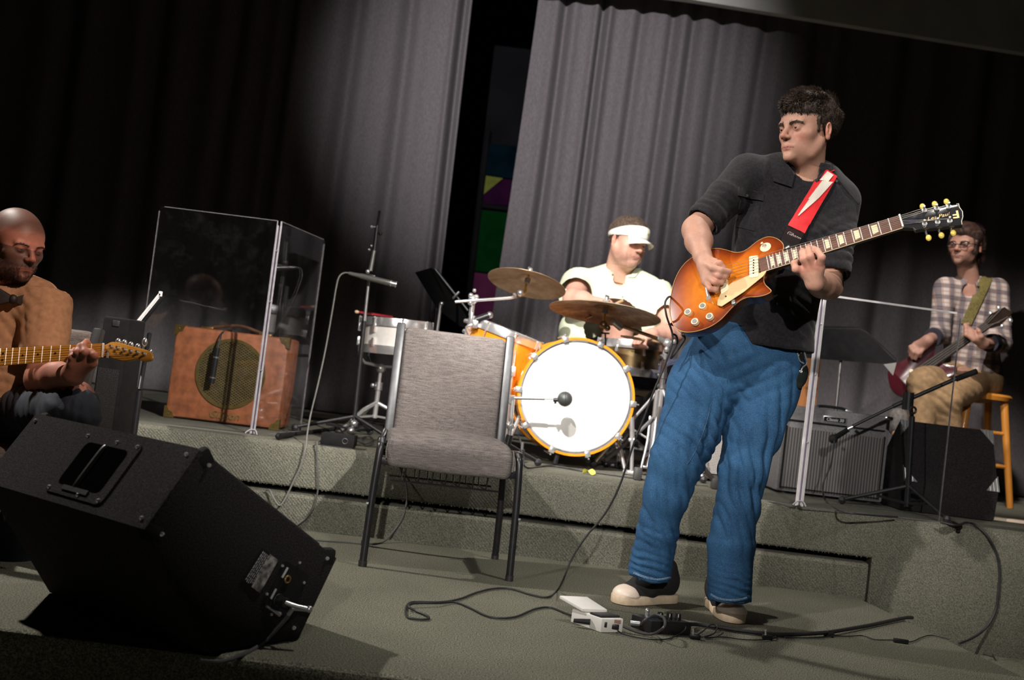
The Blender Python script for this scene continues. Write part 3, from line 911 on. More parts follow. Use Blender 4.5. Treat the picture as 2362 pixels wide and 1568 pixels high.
M_CYM1 = cymbal_mat('crash_bronze', (.30, .19, .10), (.44, .30, .18), (.56, .42, .28))
M_CYM2 = cymbal_mat('ride_patina', (.15, .09, .05), (.30, .21, .125), (.60, .52, .38))

# bass drum
bc = P(1330, 915, 4.95); RB = .271
ax = V((math.sin(R(6)), -math.cos(R(6)), .02)).normalized()      # out of the front head, towards the audience
BM = frame(V((bc.x, bc.y, ZS)), V((0, 0, 1)).cross(ax) * -1, V((0, 0, 1)))
t = thing('bass_drum', 'amber bass drum with white front head, chrome claws and round black microphone before it', 'drum', M=Matrix.Translation(V((bc.x, bc.y, ZS))))
bass = t
up = (V((0, 0, 1)) - ax * ax.z).normalized(); rt = up.cross(ax) * 1.0
if rt.x < 0: rt = -rt
def bpt(deg, r, d=0.0):      # deg clockwise from up as the audience sees it
    return bc + up * (math.cos(R(deg)) * r) + rt * (math.sin(R(deg)) * r) + ax * d
MB().lathe([(RB - .022, -.03), (RB - .022, -.34), (RB - .03, -.34), (RB - .03, -.03)], bc, ax, 64, closed=True).build('shell', M_AMBER, t, local=False)
for d0 in (0.0, -.36):
    nm = 'hoop'
    MB().lathe([(RB, .0), (RB, -.042), (RB - .011, -.042), (RB - .011, .0)], bc + ax * d0, ax, 72, closed=True).build(nm, M_AMBER, t, local=False)
MB().lathe([(0, -.006), (RB * .5, -.007), (RB - .035, -.009), (RB - .022, -.013), (RB - .016, -.024)], bc, ax, 64).build('front_head', M_DRUMHEAD, t, local=False)
MB().lathe([(RB - .0112, -.002), (RB - .0145, -.002), (RB - .0145, -.03), (RB - .0112, -.03)], bc, ax, 64, closed=True).build('metal_rim', M_CHROMED, t, local=False)
MB().lathe([(0, -.44), (RB - .02, -.44), (RB - .018, -.345)], bc, ax, 48).build('rear_head', M_DRUMHEAD, t, local=False)
for i in range(10):
    dg_ = -17.6 + 36 * i
    q0 = bpt(dg_, RB + .004, -.02); tang = bpt(dg_ + 90, 1.0) - bc; rad = (bpt(dg_, 1.0) - bc)
    M3 = Matrix((tang, rad, ax)).transposed()
    cl = MB().box(q0, (.026, .012, .046), M3, bev=.003).box(bpt(dg_, RB - .006, .004), (.026, .026, .006), M3, bev=.002).build('claw', M_CHROME, t, local=False)
    MB().tube([bpt(dg_, RB + .016, .012), bpt(dg_, RB + .012, -.2)], .004, 6).build('tension_rod', M_CHROME, cl, local=False)
    MB().box(bpt(dg_, RB - .012, -.2), (.02, .022, .05), M3, bev=.006).build('lug', M_CHROME, t, local=False)
# maker's crown print on the head, faint grey
lx = P(1340, 818, bc.y).x
cM = lambda deg, s: None
mb = MB()
ctr = bc + up * (P(1340, 812, bc.y).z - bc.z) + rt * (lx - bc.x) - ax * .0055
def lp(a, b): return ctr + rt * a + up * b
cr_pts = [(-.034, .010), (-.026, .0), (-.02, .016), (-.01, .004), (0, .02), (.01, .004), (.02, .016), (.026, .0), (.034, .010), (.026, -.012), (-.026, -.012)]
for i in range(len(cr_pts)):
    a, b = cr_pts[i], cr_pts[(i + 1) % len(cr_pts)]
    mb.tube([lp(*a), lp(*b)], .0007, 4)
for a, b in (((-.012, -.016), (0, -.036)), ((.012, -.016), (0, -.036)), ((-.012, -.016), (.012, -.016)), ((-.02, -.004), (.02, -.004))): mb.tube([lp(*a), lp(*b)], .0007, 4)
mb.build('head_print', mat('grey_print', (.55, .55, .55), .6, var=.05), t, local=False)
for s in (-1, 1):      # spurs
    a = bpt(s * 118, RB - .01, -.16); b = a + V((s * .06, -.07, 0)); b.z = ZS + .012
    sp = MB().tube([a, a.lerp(b, .5), b], [.011, .009, .008], 8).build('spur', M_CHROME, t, local=False)
    MB().ball(b, .013, 8).build('rubber_foot', M_RUBBER, sp, local=False)
MB().tube([bpt(180, RB - .02, -.02) + V((-.05, 0, 0)), V((bc.x - .06, bc.y + .01, ZS + .01))], .012, 8).build('lifter', M_BLK, t, local=False)

def drum(name, label, top, axis, rad, depth, shell_m, nlug, mid_lug=False, head_m=M_DRUMHEAD):
    """top: centre of the upper head; axis points up out of it"""
    axis = V(axis).normalized(); top = V(top)
    t = thing(name, label, 'drum', top - axis * depth)
    MB().lathe([(rad, -.012), (rad, -depth + .012), (rad - .008, -depth + .012), (rad - .008, -.012)], top, axis, 40, closed=True).build('shell', shell_m, t, local=False)
    for d, sg in ((0.0, 1), (-depth, -1)):
        MB().lathe([(rad + .009, d - sg * .03), (rad + .004, d - sg * .03), (rad + .004, d + sg * .004), (rad - .004, d + sg * .01), (rad + .006, d + sg * .012), (rad + .009, d)], top, axis, 40, closed=True).build('rim', M_CHROME, t, local=False)
        MB().lathe([(0, d), (rad * .6, d), (rad + .002, d - sg * .004)], top, axis, 32).build('head', head_m, t, local=False)
    s = axis.orthogonal().normalized(); q = axis.cross(s)
    for i in range(nlug):
        a = 2 * math.pi * (i + .35) / nlug
        rd = s * math.cos(a) + q * math.sin(a); tg = axis.cross(rd)
        M3 = Matrix((tg, rd, axis)).transposed()
        for d in ([-depth * .5] if mid_lug else [-depth * .27, -depth * .73]):
            lg = MB().box(top + rd * (rad + .009) + axis * d, (.016, .018, .045), M3, bev=.005).build('lug', M_CHROME, t, local=False)
        MB().tube([top + rd * (rad + .014) + axis * .006, top + rd * (rad + .014) - axis * (depth + .006)] if mid_lug else [top + rd * (rad + .014) + axis * .008, top + rd * (rad + .014) - axis * depth * .3], .0032, 6).build('tension_rod', M_CHROME, t, local=False)
        MB().ball(top + rd * (rad + .012) + axis * .008, .007, 8).build('rod_head', M_CHROME, t, local=False)
    return t
# tilted floor tom beside the bass drum
tt = P(1170, 764, 5.33)
tom = drum('floor_tom', 'amber tom drum with chrome rim between empty chair and bass drum', tt, (.26, -.06, 1), .178, .33, M_AMBER, 8)
for a in (60, 180, 300):
    b = tt - V((.26, -.06, 1)).normalized() * .2 + V((math.cos(R(a)) * .2, math.sin(R(a)) * .2, 0))
    e = V((b.x + math.cos(R(a)) * .02, b.y + math.sin(R(a)) * .02, ZS))
    lg = MB().tube([b + V((0, 0, .1)), b - V((0, 0, .1)), e + V((0, 0, .02))], .006, 8).build('leg', M_CHROME, tom, local=False)
    MB().ball(e + V((0, 0, .013)), .013, 8).build('rubber_foot', M_RUBBER, lg, local=False)
    MB().box(b, (.03, .04, .05), bev=.006).build('leg_bracket', M_CHROME, tom, local=False)
# small microphone clipped on the tom rim
mc = P(1112, 735, 5.2)
t = thing('clip_microphone', 'small black drum microphone with chrome clip on the rim of the amber tom', 'microphone', mc)
MB().cyl(mc + V((-.03, 0, -.01)), mc + V((.03, 0, .02)), .016, n=14).build('mic_body', M_BLK, t, local=False)
MB().ball(mc + V((.034, 0, .022)), .017, 12).build('mic_capsule', M_CHROMED, t, local=False)
MB().box(mc + V((-.03, 0, -.03)), (.03, .03, .04), bev=.006).box(mc + V((-.052, .01, -.005)), (.012, .02, .06), bev=.004).build('clip', M_CHROME, t, local=False)
MB().tube([mc + V((-.03, 0, -.03)), mc + V((-.07, 0, -.05)), mc + V((-.05, .02, -.09))], .006, 8, sub=4).build('gooseneck', M_CHROME, t, local=False)

# white snare at the far side, on its stand
wt = P(915, 742, 5.5)
ws = drum('snare_drum', 'white pearl snare drum with chrome rims on a stand behind the empty chair', wt, (-.03, -.02, 1), .175, .155, M_SHELLW, 8)
def snare_stand(label, c, zt, hub=.0, seed=0):
    """basket stand: c = (x, y) of the tube, zt = height of the basket"""
    t = thing('snare_stand', label, 'drum stand', (c[0], c[1], ZS))
    b = V((c[0], c[1], ZS))
    MB().cyl(b + V((0, 0, .09)), (b.x, b.y, zt - .12), .013, n=12).build('lower_tube', M_CHROME, t, local=False)
    MB().cyl((b.x, b.y, zt - .14), (b.x, b.y, zt - .03), .0095, n=12).build('upper_tube', M_CHROME, t, local=False)
    MB().cyl((b.x, b.y, zt - .16), (b.x, b.y, zt - .12), .02, n=12).ball((b.x - .03, b.y - .01, zt - .14), .012, 8).build('collar', M_CHROMED, t, local=False)
    MB().ball((b.x, b.y, zt - .05), .026, 10).build('tilter', M_CHROMED, t, local=False)
    for k in range(3):
        a = R(100 + 120 * k + seed); d = V((math.cos(a), math.sin(a), 0))
        MB().tube([V((b.x, b.y, zt - .04)), V((b.x, b.y, zt - .03)) + d * .14, V((b.x, b.y, zt)) + d * .185, V((b.x, b.y, zt + .035)) + d * .19], .008, 8).build('basket_arm', M_CHROMED, t, local=False)
        lg = MB().tube([b + V((0, 0, .17)), b + V((0, 0, .13)) + d * .10, b + V((0, 0, .015)) + d * .27], .0095, 8).build('leg', M_CHROME, t, local=False)
        MB().tube([b + V((0, 0, .10)), b + V((0, 0, .09)) + d * .14], .006, 6).build('brace', M_CHROME, lg, local=False)
        MB().ball(b + V((0, 0, .018)) + d * .275, .018, 8).build('rubber_foot', M_RUBBER, t, local=False)
    return t
snare_stand('chrome tripod stand holding the white snare drum', (wt.x - .05, wt.y), wt.z - .155 - .04, seed=20)
# red tipped stick lying over the white snare
a = P(823, 719, 5.45); b = P(905, 731, 5.6)
st = thing('drumstick', 'red drumstick with pale tip lying across the white snare drum', 'drumstick', a)
MB().tube([a, a.lerp(b, .5), b], .006, 8).build('shaft', mat('red_stick', (.35, .02, .03), .4, var=.1), st, local=False)
MB().ball(a, (.012, .009, .009), 8).build('tip', mat('pale_tip', (.75, .5, .35), .5, var=.05), st, local=False)

# brass snare at the drummer's knees
bt = P(1456, 792, 5.56)
drum('snare_drum', 'shiny dark brass snare drum with chrome lugs behind the bass drum', bt, (-.02, .0, 1), .168, .155, M_BRONZE, 8, mid_lug=False)
snare_stand('chrome tripod stand under the dark brass snare drum', (bt.x, bt.y), bt.z - .155 - .04, seed=45)
# T shaped wing rod on the bass drum
k0 = P(1397, 796, 5.1)
MB().tube([k0, P(1396, 769, 5.1)], .004, 6).tube([P(1386, 768, 5.1), P(1406, 769, 5.1)], .004, 6).build('t_rod', M_BLK, bass, local=False)

# cymbals --------------------------------------------------------------
def cymbal(label, c, n, r, m, bell=.05):
    n = V(n).normalized(); s = n.orthogonal().normalized()
    M = frame(c, s, n)
    t = thing('cymbal', label, 'cymbal', M=M)
    prof = [(.006, bell * .42), (bell * .6, bell * .36), (bell, bell * .08), (bell * 1.15, 0)]
    for i in range(1, 13):
        f = i / 12; prof.append((bell * 1.15 + (r - bell * 1.15) * f, -.028 * f * f - .004 * f))
    prof += [(r, -.0335)] + [(x, z - .0016) for x, z in prof[::-1]]
    MB().lathe(prof, (0, 0, 0), (0, 0, 1), 96).build('plate', m, t)
    MB().cyl((0, 0, bell * .4), (0, 0, bell * .4 + .012), .017, n=14).cyl((0, 0, -.03), (0, 0, -.002), .014, n=12).build('felt', mat('grey_felt', (.25, .25, .25), .95, var=.1), t)
    MB().cyl((0, 0, bell * .4 + .012), (0, 0, bell * .4 + .024), .009, n=10).box((0, 0, bell * .4 + .03), (.03, .006, .014), bev=.003).build('wing_nut', M_CHROME, t)
    return t, M
c1 = P(1218, 641, 5.35)
cy1, M1 = cymbal('thin bronze crash cymbal tilted above the amber tom', c1, (.11, .26, 1), .197, M_CYM1)
c2 = P(1397, 708, 4.98)
cy2, M2 = cymbal('large patinated ride cymbal above the bass drum, before the drummer', c2, (.03, .13, 1), .259, M_CYM2)
def tripod(mbt, base, h, parent, m, spread=.3, rot=0, r=.008):
    for k in range(3):
        a = R(rot + 120 * k); d = V((math.cos(a), math.sin(a), 0))
        lg = MB().tube([base + V((0, 0, h)), base + V((0, 0, .02)) + d * spread], r, 8).build('leg', m, parent, local=False)
        MB().tube([base + V((0, 0, h * .35)), base + V((0, 0, h * .5)) + d * spread * .48], r * .7, 6).build('brace', m, lg, local=False)
        MB().ball(base + V((0, 0, .018)) + d * spread, .018, 8).build('rubber_foot', M_RUBBER, lg, local=False)
# boom stand of the crash: comes up behind the chair, clamp, horizontal arm
n1 = V((.11, .26, 1)).normalized()
jb = c1 - n1 * .075
clampP = P(1091, 691, 5.3)
sb = V((clampP.x, clampP.y, ZS))
t = thing('cymbal_stand', 'chrome boom stand carrying the bronze crash cymbal, rising behind the empty chair', 'cymbal stand', sb)
MB().cyl(sb + V((0, 0, .12)), sb + V((0, 0, .62)), .0145, n=12).build('lower_tube', M_CHROME, t, local=False)
MB().cyl(sb + V((0, 0, .6)), clampP - V((0, 0, .02)), .010, n=12).build('upper_tube', M_CHROME, t, local=False)
tripod(None, sb, .42, t, M_CHROME, .3, 30)
MB().ball(clampP + V((0, -.012, 0)), .024, 12).ball(clampP + V((-.012, -.02, .018)), .013, 10).ball(clampP + V((.016, -.022, .014)), .013, 10).ball(clampP + V((-.01, -.022, -.018)), .013, 10).ball(clampP + V((.002, -.01, .045)), .01, 10).cyl(clampP - V((0, 0, .08)), clampP, .013, n=10).build('boom_clamp', M_CHROME, t, local=False)
for dz in (.12, .17, .22):
    MB().cyl(clampP - V((0, 0, dz)), clampP - V((0, 0, dz - .025)), .019, n=12).ball(clampP + V((-.022, -.008, -dz + .012)), .012, 8).ball(clampP + V((.026, -.006, -dz + .01)), .010, 8).build('height_collar', M_CHROMED, t, local=False)
MB().tube([P(1050, 696, 5.27), P(1175, 687, 5.27), P(1190, 684, 5.29)], .0075, 10).build('boom_arm', M_CHROME, t, local=False)
MB().tube([P(1190, 685, 5.29), P(1203, 682, 5.31), P(1212, 672, 5.33), jb + n1 * .02, c1 + n1 * .03], .006, 8, sub=4).build('tilter_rod', M_BRASS, t, local=False)
MB().ball(P(1200, 676, 5.28), .017, 12).ball(P(1187, 680, 5.27), .011, 8).build('tilter', M_CHROMED, t, local=False)
# boom stand of the ride: stands at the right of the kit
n2 = V((.03, .13, 1)).normalized()
hub = P(1538, 792, 5.25); sb = V((hub.x, hub.y, ZS))
t = thing('cymbal_stand', 'chrome boom stand carrying the big ride cymbal, half hidden by the standing guitarist', 'cymbal stand', sb)
MB().cyl(sb + V((0, 0, .12)), sb + V((0, 0, .6)), .0145, n=12).build('lower_tube', M_CHROME, t, local=False)
MB().cyl(sb + V((0, 0, .58)), hub, .010, n=12).build('upper_tube', M_CHROME, t, local=False)
tripod(None, sb, .42, t, M_CHROME, .3, 75)
tl = c2 - n2 * .085
MB().ball(tl + V((0, -.01, 0)), .02, 12).ball(tl + V((.02, -.012, -.012)), .015, 10).build('tilter', mat('brown_tilter', (.18, .11, .06), .35, .8, var=.2), t, local=False)
MB().tube([tl, c2 - n2 * .03, c2 + n2 * .045], .006, 8).build('tilter_rod', M_BRASS, t, local=False)
p0 = P(1413, 740, 4.98); p1 = P(1425, 750, 5.0)
MB().cyl(p0, p1 + (p1 - p0) * .6, .016, n=12).build('boom_sleeve', M_CHROMED, t, local=False)
MB().tube([P(1424, 748, 5.0), P(1521, 782, 5.22)], .009, 10).build('boom_arm', mat('worn_brass_tube', (.42, .27, .13), .3, .9, var=.2), t, local=False)
MB().tube([P(1515, 779, 5.21), hub + V((.015, 0, 0))], .014, 10).build('boom_end', M_CHROME, t, local=False)
MB().ball(hub + V((0, -.015, 0)), .024, 12).ball(hub + V((.03, -.02, .012)), .013, 8).ball(hub + V((.0, -.02, -.03)), .014, 8).build('boom_clamp', M_CHROME, t, local=False)
for dz in (.08, .17, .22): MB().cyl(hub - V((0, 0, dz)), hub - V((0, 0, dz - .025)), .02, n=12).ball(hub + V((-.022, -.01, -dz + .012)), .011, 8).build('height_collar', M_CHROMED, t, local=False)

# hi hat pedal stand beside the bass drum, in the light
hp = G(1500, 1098, ZS)
t = thing('hi_hat_stand', 'silver hi-hat pedal stand with splayed legs beside the bass drum', 'hi-hat stand', hp)
a0 = P(1492, 1086, hp.y)
for x0, x1_ in ((1478, 1500), (1492, 1514)):
    MB().tube([P(x0, 1082, hp.y), P((x0 + x1_) / 2 + 4, 1020, hp.y + .02), P(x1_, 960, hp.y + .05)], .007, 8, sub=4).build('frame_rod', M_CHROMED, t, local=False)
MB().box(P(1487, 1076, hp.y) , (.03, .09, .012), bev=.004).build('foot_plate', M_CHROMED, t, local=False)
MB().cyl(V((P(1512, 960, hp.y + .05).x, hp.y + .05, ZS)), P(1516, 900, hp.y + .05), .012, n=10).build('tube', M_CHROME, t, local=False)
MB().cyl(P(1512, 958, hp.y + .05), P(1470, 1000, hp.y), .008, n=8).build('brace', M_CHROMED, t, local=False)
MB().tube([P(1507, 965, hp.y + .04), P(1430, 1035, hp.y + .02), P(1395, 1062, hp.y)], .009, 8).build('leg', mat('dark_leg', (.06, .055, .055), .4, .5, var=.1), t, local=False)
MB().box(G(1469, 1107, ZS) + V((0, 0, .028)), (.035, .05, .056), bev=.008).build('rubber_foot', mat('grey_rubber', (.05, .05, .05), .6, var=.1), t, local=False)
# tall bright chrome leg with T base in front of it
q = G(1456, 1096, ZS)
t = thing('drum_spur_stand', 'bright chrome upright leg with a white T foot at the right of the bass drum', 'drum stand', q)
MB().cyl(q + V((0, 0, .01)), P(1458, 1012, q.y), .0085, n=12).build('lower_rod', M_CHROME, t, local=False)
MB().cyl(P(1458, 1012, q.y), P(1457, 962, q.y), .011, n=12).build('upper_rod', M_CHROME, t, local=False)
MB().ball(P(1454, 1014, q.y), .011, 10).ball(P(1462, 1014, q.y), .011, 10).build('joint', M_CHROME, t, local=False)
MB().tube([q + V((-.03, 0, .012)), q + V((.03, 0, .012))], .011, 8).ball(q + V((-.03, -.004, .014)), .013, 8).ball(q + V((.03, -.004, .014)), .013, 8).build('foot', M_CHROME, t, local=False)
# kick pedal hardware under the drum
kp = G(1420, 1082, ZS) + V((0, .12, 0))
t = thing('kick_pedal', 'jumbled chrome kick pedal hardware below the bass drum hoop', 'drum pedal', kp)
MB().box(kp + V((0, .03, .012)), (.1, .2, .02), bev=.005).build('base_plate', M_BLK, t, local=False)
rg = random.Random(21)
for i in range(13):
    x, y = rg.uniform(1388, 1448), rg.uniform(1020, 1062)
    c = P(x, y + (x - 1420) * .1, kp.y - .01); s = rg.uniform(.008, .016)
    if i % 2: MB().ball(c, s, 8).build('bolt', M_CHROME, t, local=False)
    else: MB().cyl(c, c + V((rg.uniform(-.04, .04), rg.uniform(-.01, .03), rg.uniform(-.02, .03))), s * .7, n=8).build('linkage', M_CHROMED, t, local=False)
MB().tube([P(1383, 1062, kp.y), P(1440, 1012, kp.y), P(1447, 1000, kp.y + .03)], .009, 8).build('beater_rod', M_CHROMED, t, local=False)

# bass drum microphone: stand behind the chair, boom, ball-shaped head
mp = P(1303, 920, 4.80)
mb0 = P(1180, 905, 4.79); base = V((mb0.x, mb0.y, ZS))
t = thing('kick_microphone_stand', 'short chrome microphone stand with boom reaching across the bass drum head', 'microphone stand', base)
MB().cyl(base + V((0, 0, .02)), P(1176, 1003, mb0.y), .016, n=12).build('lower_tube', M_BLK, t, local=False)
MB().cyl(P(1176, 1003, mb0.y), P(1183, 920, mb0.y), .009, n=12).build('upper_tube', M_CHROME, t, local=False)
MB().ball(P(1172, 980, mb0.y), .017, 10).ball(P(1182, 983, mb0.y - .01), .012, 8).build('clutch', M_CHROME, t, local=False)
MB().ball(P(1177, 925, mb0.y), .014, 8).cyl(P(1174, 918, mb0.y - .01), P(1186, 918, mb0.y + .01), .014, n=10).build('boom_joint', M_CHROME, t, local=False)
MB().tube([P(1120, 915, 4.79), P(1163, 917, 4.79), P(1256, 919, 4.795)], .0075, 10).build('boom_arm', M_CHROMED, t, local=False)
MB().tube([P(1204, 918, 4.79), P(1286, 920, 4.8)], .0045, 8).build('boom_tip', M_CHROME, t, local=False)
tripod(None, base, .09, t, M_BLK, .16, 15)
t = thing('ball_microphone', 'round dark grey ball microphone in front of the white bass drum head', 'microphone', mp)
MB().ball(mp, .034, 24).build('head', mat('grey_mic_ball', (.06, .065, .066), .35, .3, var=.1, vscale=60, bump=.2, bscale=900), t, local=False)
MB().torus(mp, (1, 0, .05), .0342, .0016, 28, 6).build('seam_ring', M_STEEL, t, local=False)
MB().cyl(P(1276, 922, 4.8), P(1287, 922, 4.8), .009, n=10).cyl(P(1281, 921, 4.8), P(1281, 931, 4.8), .005, n=8).build('swivel_mount', M_BLK, t, local=False)
# cable from it going down behind the chair
cable('microphone_cable', [P(1196, 1004, 4.7), P(1204, 1030, 4.68), P(1207, 1050, 4.66), G(1215, 1078, ZS + .006), G(1270, 1074, ZS + .006), G(1340, 1085, ZS + .006), G(1420, 1096, ZS + .006), G(1500, 1108, ZS + .006)], .004, M_RUBBER, 'thin dark cable lying along the stage edge below the bass drum')
q = P(1203, 1048, 4.66)
t = thing('cable_connector', 'grey metal cable connector hanging behind the seat corner of the empty chair', 'connector', q)
MB().cyl(P(1204, 1036, 4.66), P(1202, 1064, 4.66), .013, n=12).build('barrel', M_STEEL, t, local=False)
MB().cyl(P(1205, 1020, 4.66), P(1204, 1037, 4.66), .0065, n=10).build('strain_relief', M_CHROMED, t, local=False)
# scrap of yellow paper
yq = G(1358, 1094, ZS)
mb = MB(); mb.grid(lambda a, b: yq + V(((a - .5) * .055, (b - .5) * .035, .005 + .012 * math.sin(a * 5 + 1) * math.cos(b * 4) + .008)), 8, 6)
sc_ = mb.build('paper_scrap', mat('yellow_paper', (.85, .80, .10), .7, var=.05)); tag(sc_, 'crumpled scrap of bright yellow paper on the stage edge', 'paper')
# ------------------------------------------------------------------ acrylic shields
def acrylic():
    m, nt, b = nodes_of('clear_acrylic'); nt.nodes.remove(b)
    out = nt.nodes['Material Output']
    tr = nt.nodes.new('ShaderNodeBsdfTransparent'); tr.inputs[0].default_value = (.93, .94, .95, 1)
    gl = nt.nodes.new('ShaderNodeBsdfGlossy'); gl.inputs['Roughness'].default_value = .03; gl.inputs[0].default_value = (.7, .7, .72, 1)
    df = nt.nodes.new('ShaderNodeBsdfDiffuse'); df.inputs[0].default_value = (.8, .8, .82, 1)
    fr = nt.nodes.new('ShaderNodeFresnel'); geo = nt.nodes.new('ShaderNodeNewGeometry'); mi = nt.nodes.new('ShaderNodeMapRange'); mi.inputs[3].default_value = 1.49; mi.inputs[4].default_value = 1 / 1.49
    nt.links.new(geo.outputs['Backfacing'], mi.inputs[0]); nt.links.new(mi.outputs[0], fr.inputs['IOR'])
    m1 = nt.nodes.new('ShaderNodeMixShader'); nt.links.new(fr.outputs[0], m1.inputs[0]); nt.links.new(tr.outputs[0], m1.inputs[1]); nt.links.new(gl.outputs[0], m1.inputs[2])
    tc = nt.nodes.new('ShaderNodeTexCoord'); n = nt.nodes.new('ShaderNodeTexNoise'); n.inputs['Scale'].default_value = 9; n.inputs['Detail'].default_value = 12; n.inputs['Roughness'].default_value = .8
    nt.links.new(tc.outputs['Object'], n.inputs['Vector'])
    mr = nt.nodes.new('ShaderNodeMapRange'); mr.inputs[1].default_value = .5; mr.inputs[2].default_value = .85; mr.inputs[3].default_value = .001; mr.inputs[4].default_value = .011
    nt.links.new(n.outputs['Fac'], mr.inputs[0])
    m2 = nt.nodes.new('ShaderNodeMixShader'); nt.links.new(mr.outputs[0], m2.inputs[0]); nt.links.new(m1.outputs[0], m2.inputs[1]); nt.links.new(df.outputs[0], m2.inputs[2])
    nt.links.new(m2.outputs[0], out.inputs['Surface'])
    return m
M_ACR = acrylic()
M_ACRE = mat('frosted_edge_glow', (.36, .345, .38), .35, var=.1, vscale=40)  # light gathered in the acrylic edges is put into this colour
M_ACRE2 = mat('dim_edge_glow', (.13, .128, .132), .4, var=.2, vscale=40)  # dim copy of the painted edge glow
M_ACRB = mat('bright_edge_glow', (.72, .70, .73), .3, var=.05, vscale=40)  # bright copy of the painted edge glow
def shield(label, C, ends, h, post_m=M_ACRE, edge_m=None):
    t = thing('acrylic_shield', label, 'acrylic shield', C)
    up = V((0, 0, h))
    for i, E in enumerate(ends):
        d = (E - C).normalized(); nn = V((-d.y, d.x, 0)) * .006
        A = C + d * .012
        r = .02
        pts = [A, E, E + up - V((0, 0, r)), E + up - d * r * .3 - V((0, 0, r * .3)), E + up - d * r, A + up]
        p = MB().prism([q - nn * .5 for q in pts], nn, bev=0).build('panel', M_ACR, t, local=False)
        em = edge_m[i] if edge_m else M_ACRE2
        for a, b, mm in ((A + up, E + up - d * r, em[0]), (E, E + up - V((0, 0, r)), em[1]), (A, E, M_ACRE2), (A, A + up, post_m)):
            w_ = .0034 if mm is not M_ACRB else .008
            dirv = (b - a).normalized()
            MB().box((a + b) / 2, ((b - a).length, .0066, w_), frame((0, 0, 0), dirv, d if abs(dirv.z) > .5 else V((0, 0, 1)))).build('edge_glow_strip', mm, p, local=False)
    for off in (-.008, .006):
        MB().cyl(C + V((off, -.004, .004)), C + V((off, -.004, h - .02)), .0042, n=8).build('hinge_strip', post_m, t, local=False)
    MB().cyl(C + V((0, .004, .01)), C + V((0, .004, h - .025)), .0045, n=8).build('hinge_rod', mat('hinge_clear', (.22, .2, .29), .2, var=.1), t, local=False)
    MB().tube([C + V((-.03, -.015, .003)), C + V((-.012, -.012, .02)), C + V((.012, -.012, .02)), C + V((.022, -.02, .003))], .003, 6, sub=3).build('hinge_foot', M_ACRE, t, local=False)
    for z in (.3, .62, .86):
        MB().ball(C + V((.004, -.01, h * z)), .0045, 6).build('hinge_screw', M_CHROME, t, local=False)
    return t
C1 = G(583, 1002, ZS); E1 = G(303, 968, ZS)
shield('two panel clear acrylic shield standing in front of the tan amplifier', C1, [E1, G(692, 994, ZS) + V((.0, .0, 0))], .925, edge_m=[(M_ACRE2, M_ACRE2), (M_ACRE2, M_ACRE2)])
C2 = G(1843, 1167, ZS)
shield('clear acrylic shield with bright edges in front of the grey striped amplifier', C2, [G(2165, 1203, ZS), G(1690, 1141, ZS)], .87, post_m=M_ACRB, edge_m=[(M_ACRB, M_ACRE2), (M_ACRE2, M_ACRE2)])

# ------------------------------------------------------------------ tan combo amplifier
M_TAN = mat('tan_tolex', (.37, .12, .048), .55, var=.25, vscale=25, bump=.25, bscale=500)
def amp_frame(bl, br, Y):
    A = P(*bl, Y); B = P(*br, Y); A.z = B.z = ZS
    d = (B - A).normalized()
    return A, B, Matrix(((d.x, -d.y, 0, A.x), (d.y, d.x, 0, A.y), (0, 0, 1, ZS), (0, 0, 0, 1))), (B - A).length
A, B, AM, aw = amp_frame((377, 968), (640, 1000), 5.03)
ah = .425
t = thing('guitar_amplifier', 'tan leathercloth combo amplifier with round gold speaker grille and brass corners', 'amplifier', M=AM)
AMi = AM.inverted()
def onface(px, py, Mi=AMi, out=0.0):
    d = Mi.to_3x3() @ ray(px, py); o = Mi @ CAM_POS; k = -o.y / d.y; p = o + d * k; return V((p.x, -out, p.z))
cab = MB().box((aw / 2, .13, ah / 2 + .006), (aw, .26, ah), bev=.018).build('cabinet', M_TAN, t)
sc0 = onface(532, 862); sr = .160
MB().lathe([(sr + .002, -.004), (sr + .002, .004), (sr - .012, .004), (sr - .012, -.004)], sc0 - V((0, .003, 0)), (0, -1, 0), 48, closed=True).build('speaker_ring', mat('dull_gold_ring', (.30, .22, .07), .4, .8, var=.15), t)
MB().cyl(sc0 + V((0, .002, 0)), sc0 - V((0, .001, 0)), sr - .004, n=40).build('speaker_cloth', mat('dark_speaker_cloth', (.035, .027, .012), .9, var=.3, vscale=80), t)
mb = MB(); st_ = .0132
for k in range(-18, 19):
    for sgn in (1, -1):
        dvec = V((math.cos(R(sgn * 33)), 0, math.sin(R(sgn * 33)))); nvec = V((-dvec.z, 0, dvec.x)); off = k * st_ * .78
        rr = sr - .012
        if abs(off) >= rr: continue
        hl_ = math.sqrt(rr * rr - off * off)
        mb.box(sc0 + nvec * off - V((0, .004 + (.0008 if sgn > 0 else 0), 0)), (hl_ * 2, .002, .0034), frame((0, 0, 0), dvec, nvec))
g = mb.build('speaker_grille', mat('gold_expanded_mesh', (.34, .25, .10), .4, .75, var=.2, vscale=50), t); g['kind'] = 'stuff'
Mt = Matrix.Translation(onface(517, 958, out=.003)) @ Matrix.Rotation(R(90), 4, 'X')
me = text_mesh('Gibson', .05, .002, Mt, shear=.25, bold=.0006)
put('maker_script', me, mat('dull_gold_script', (.36, .24, .08), .45, .6, var=.1), t)
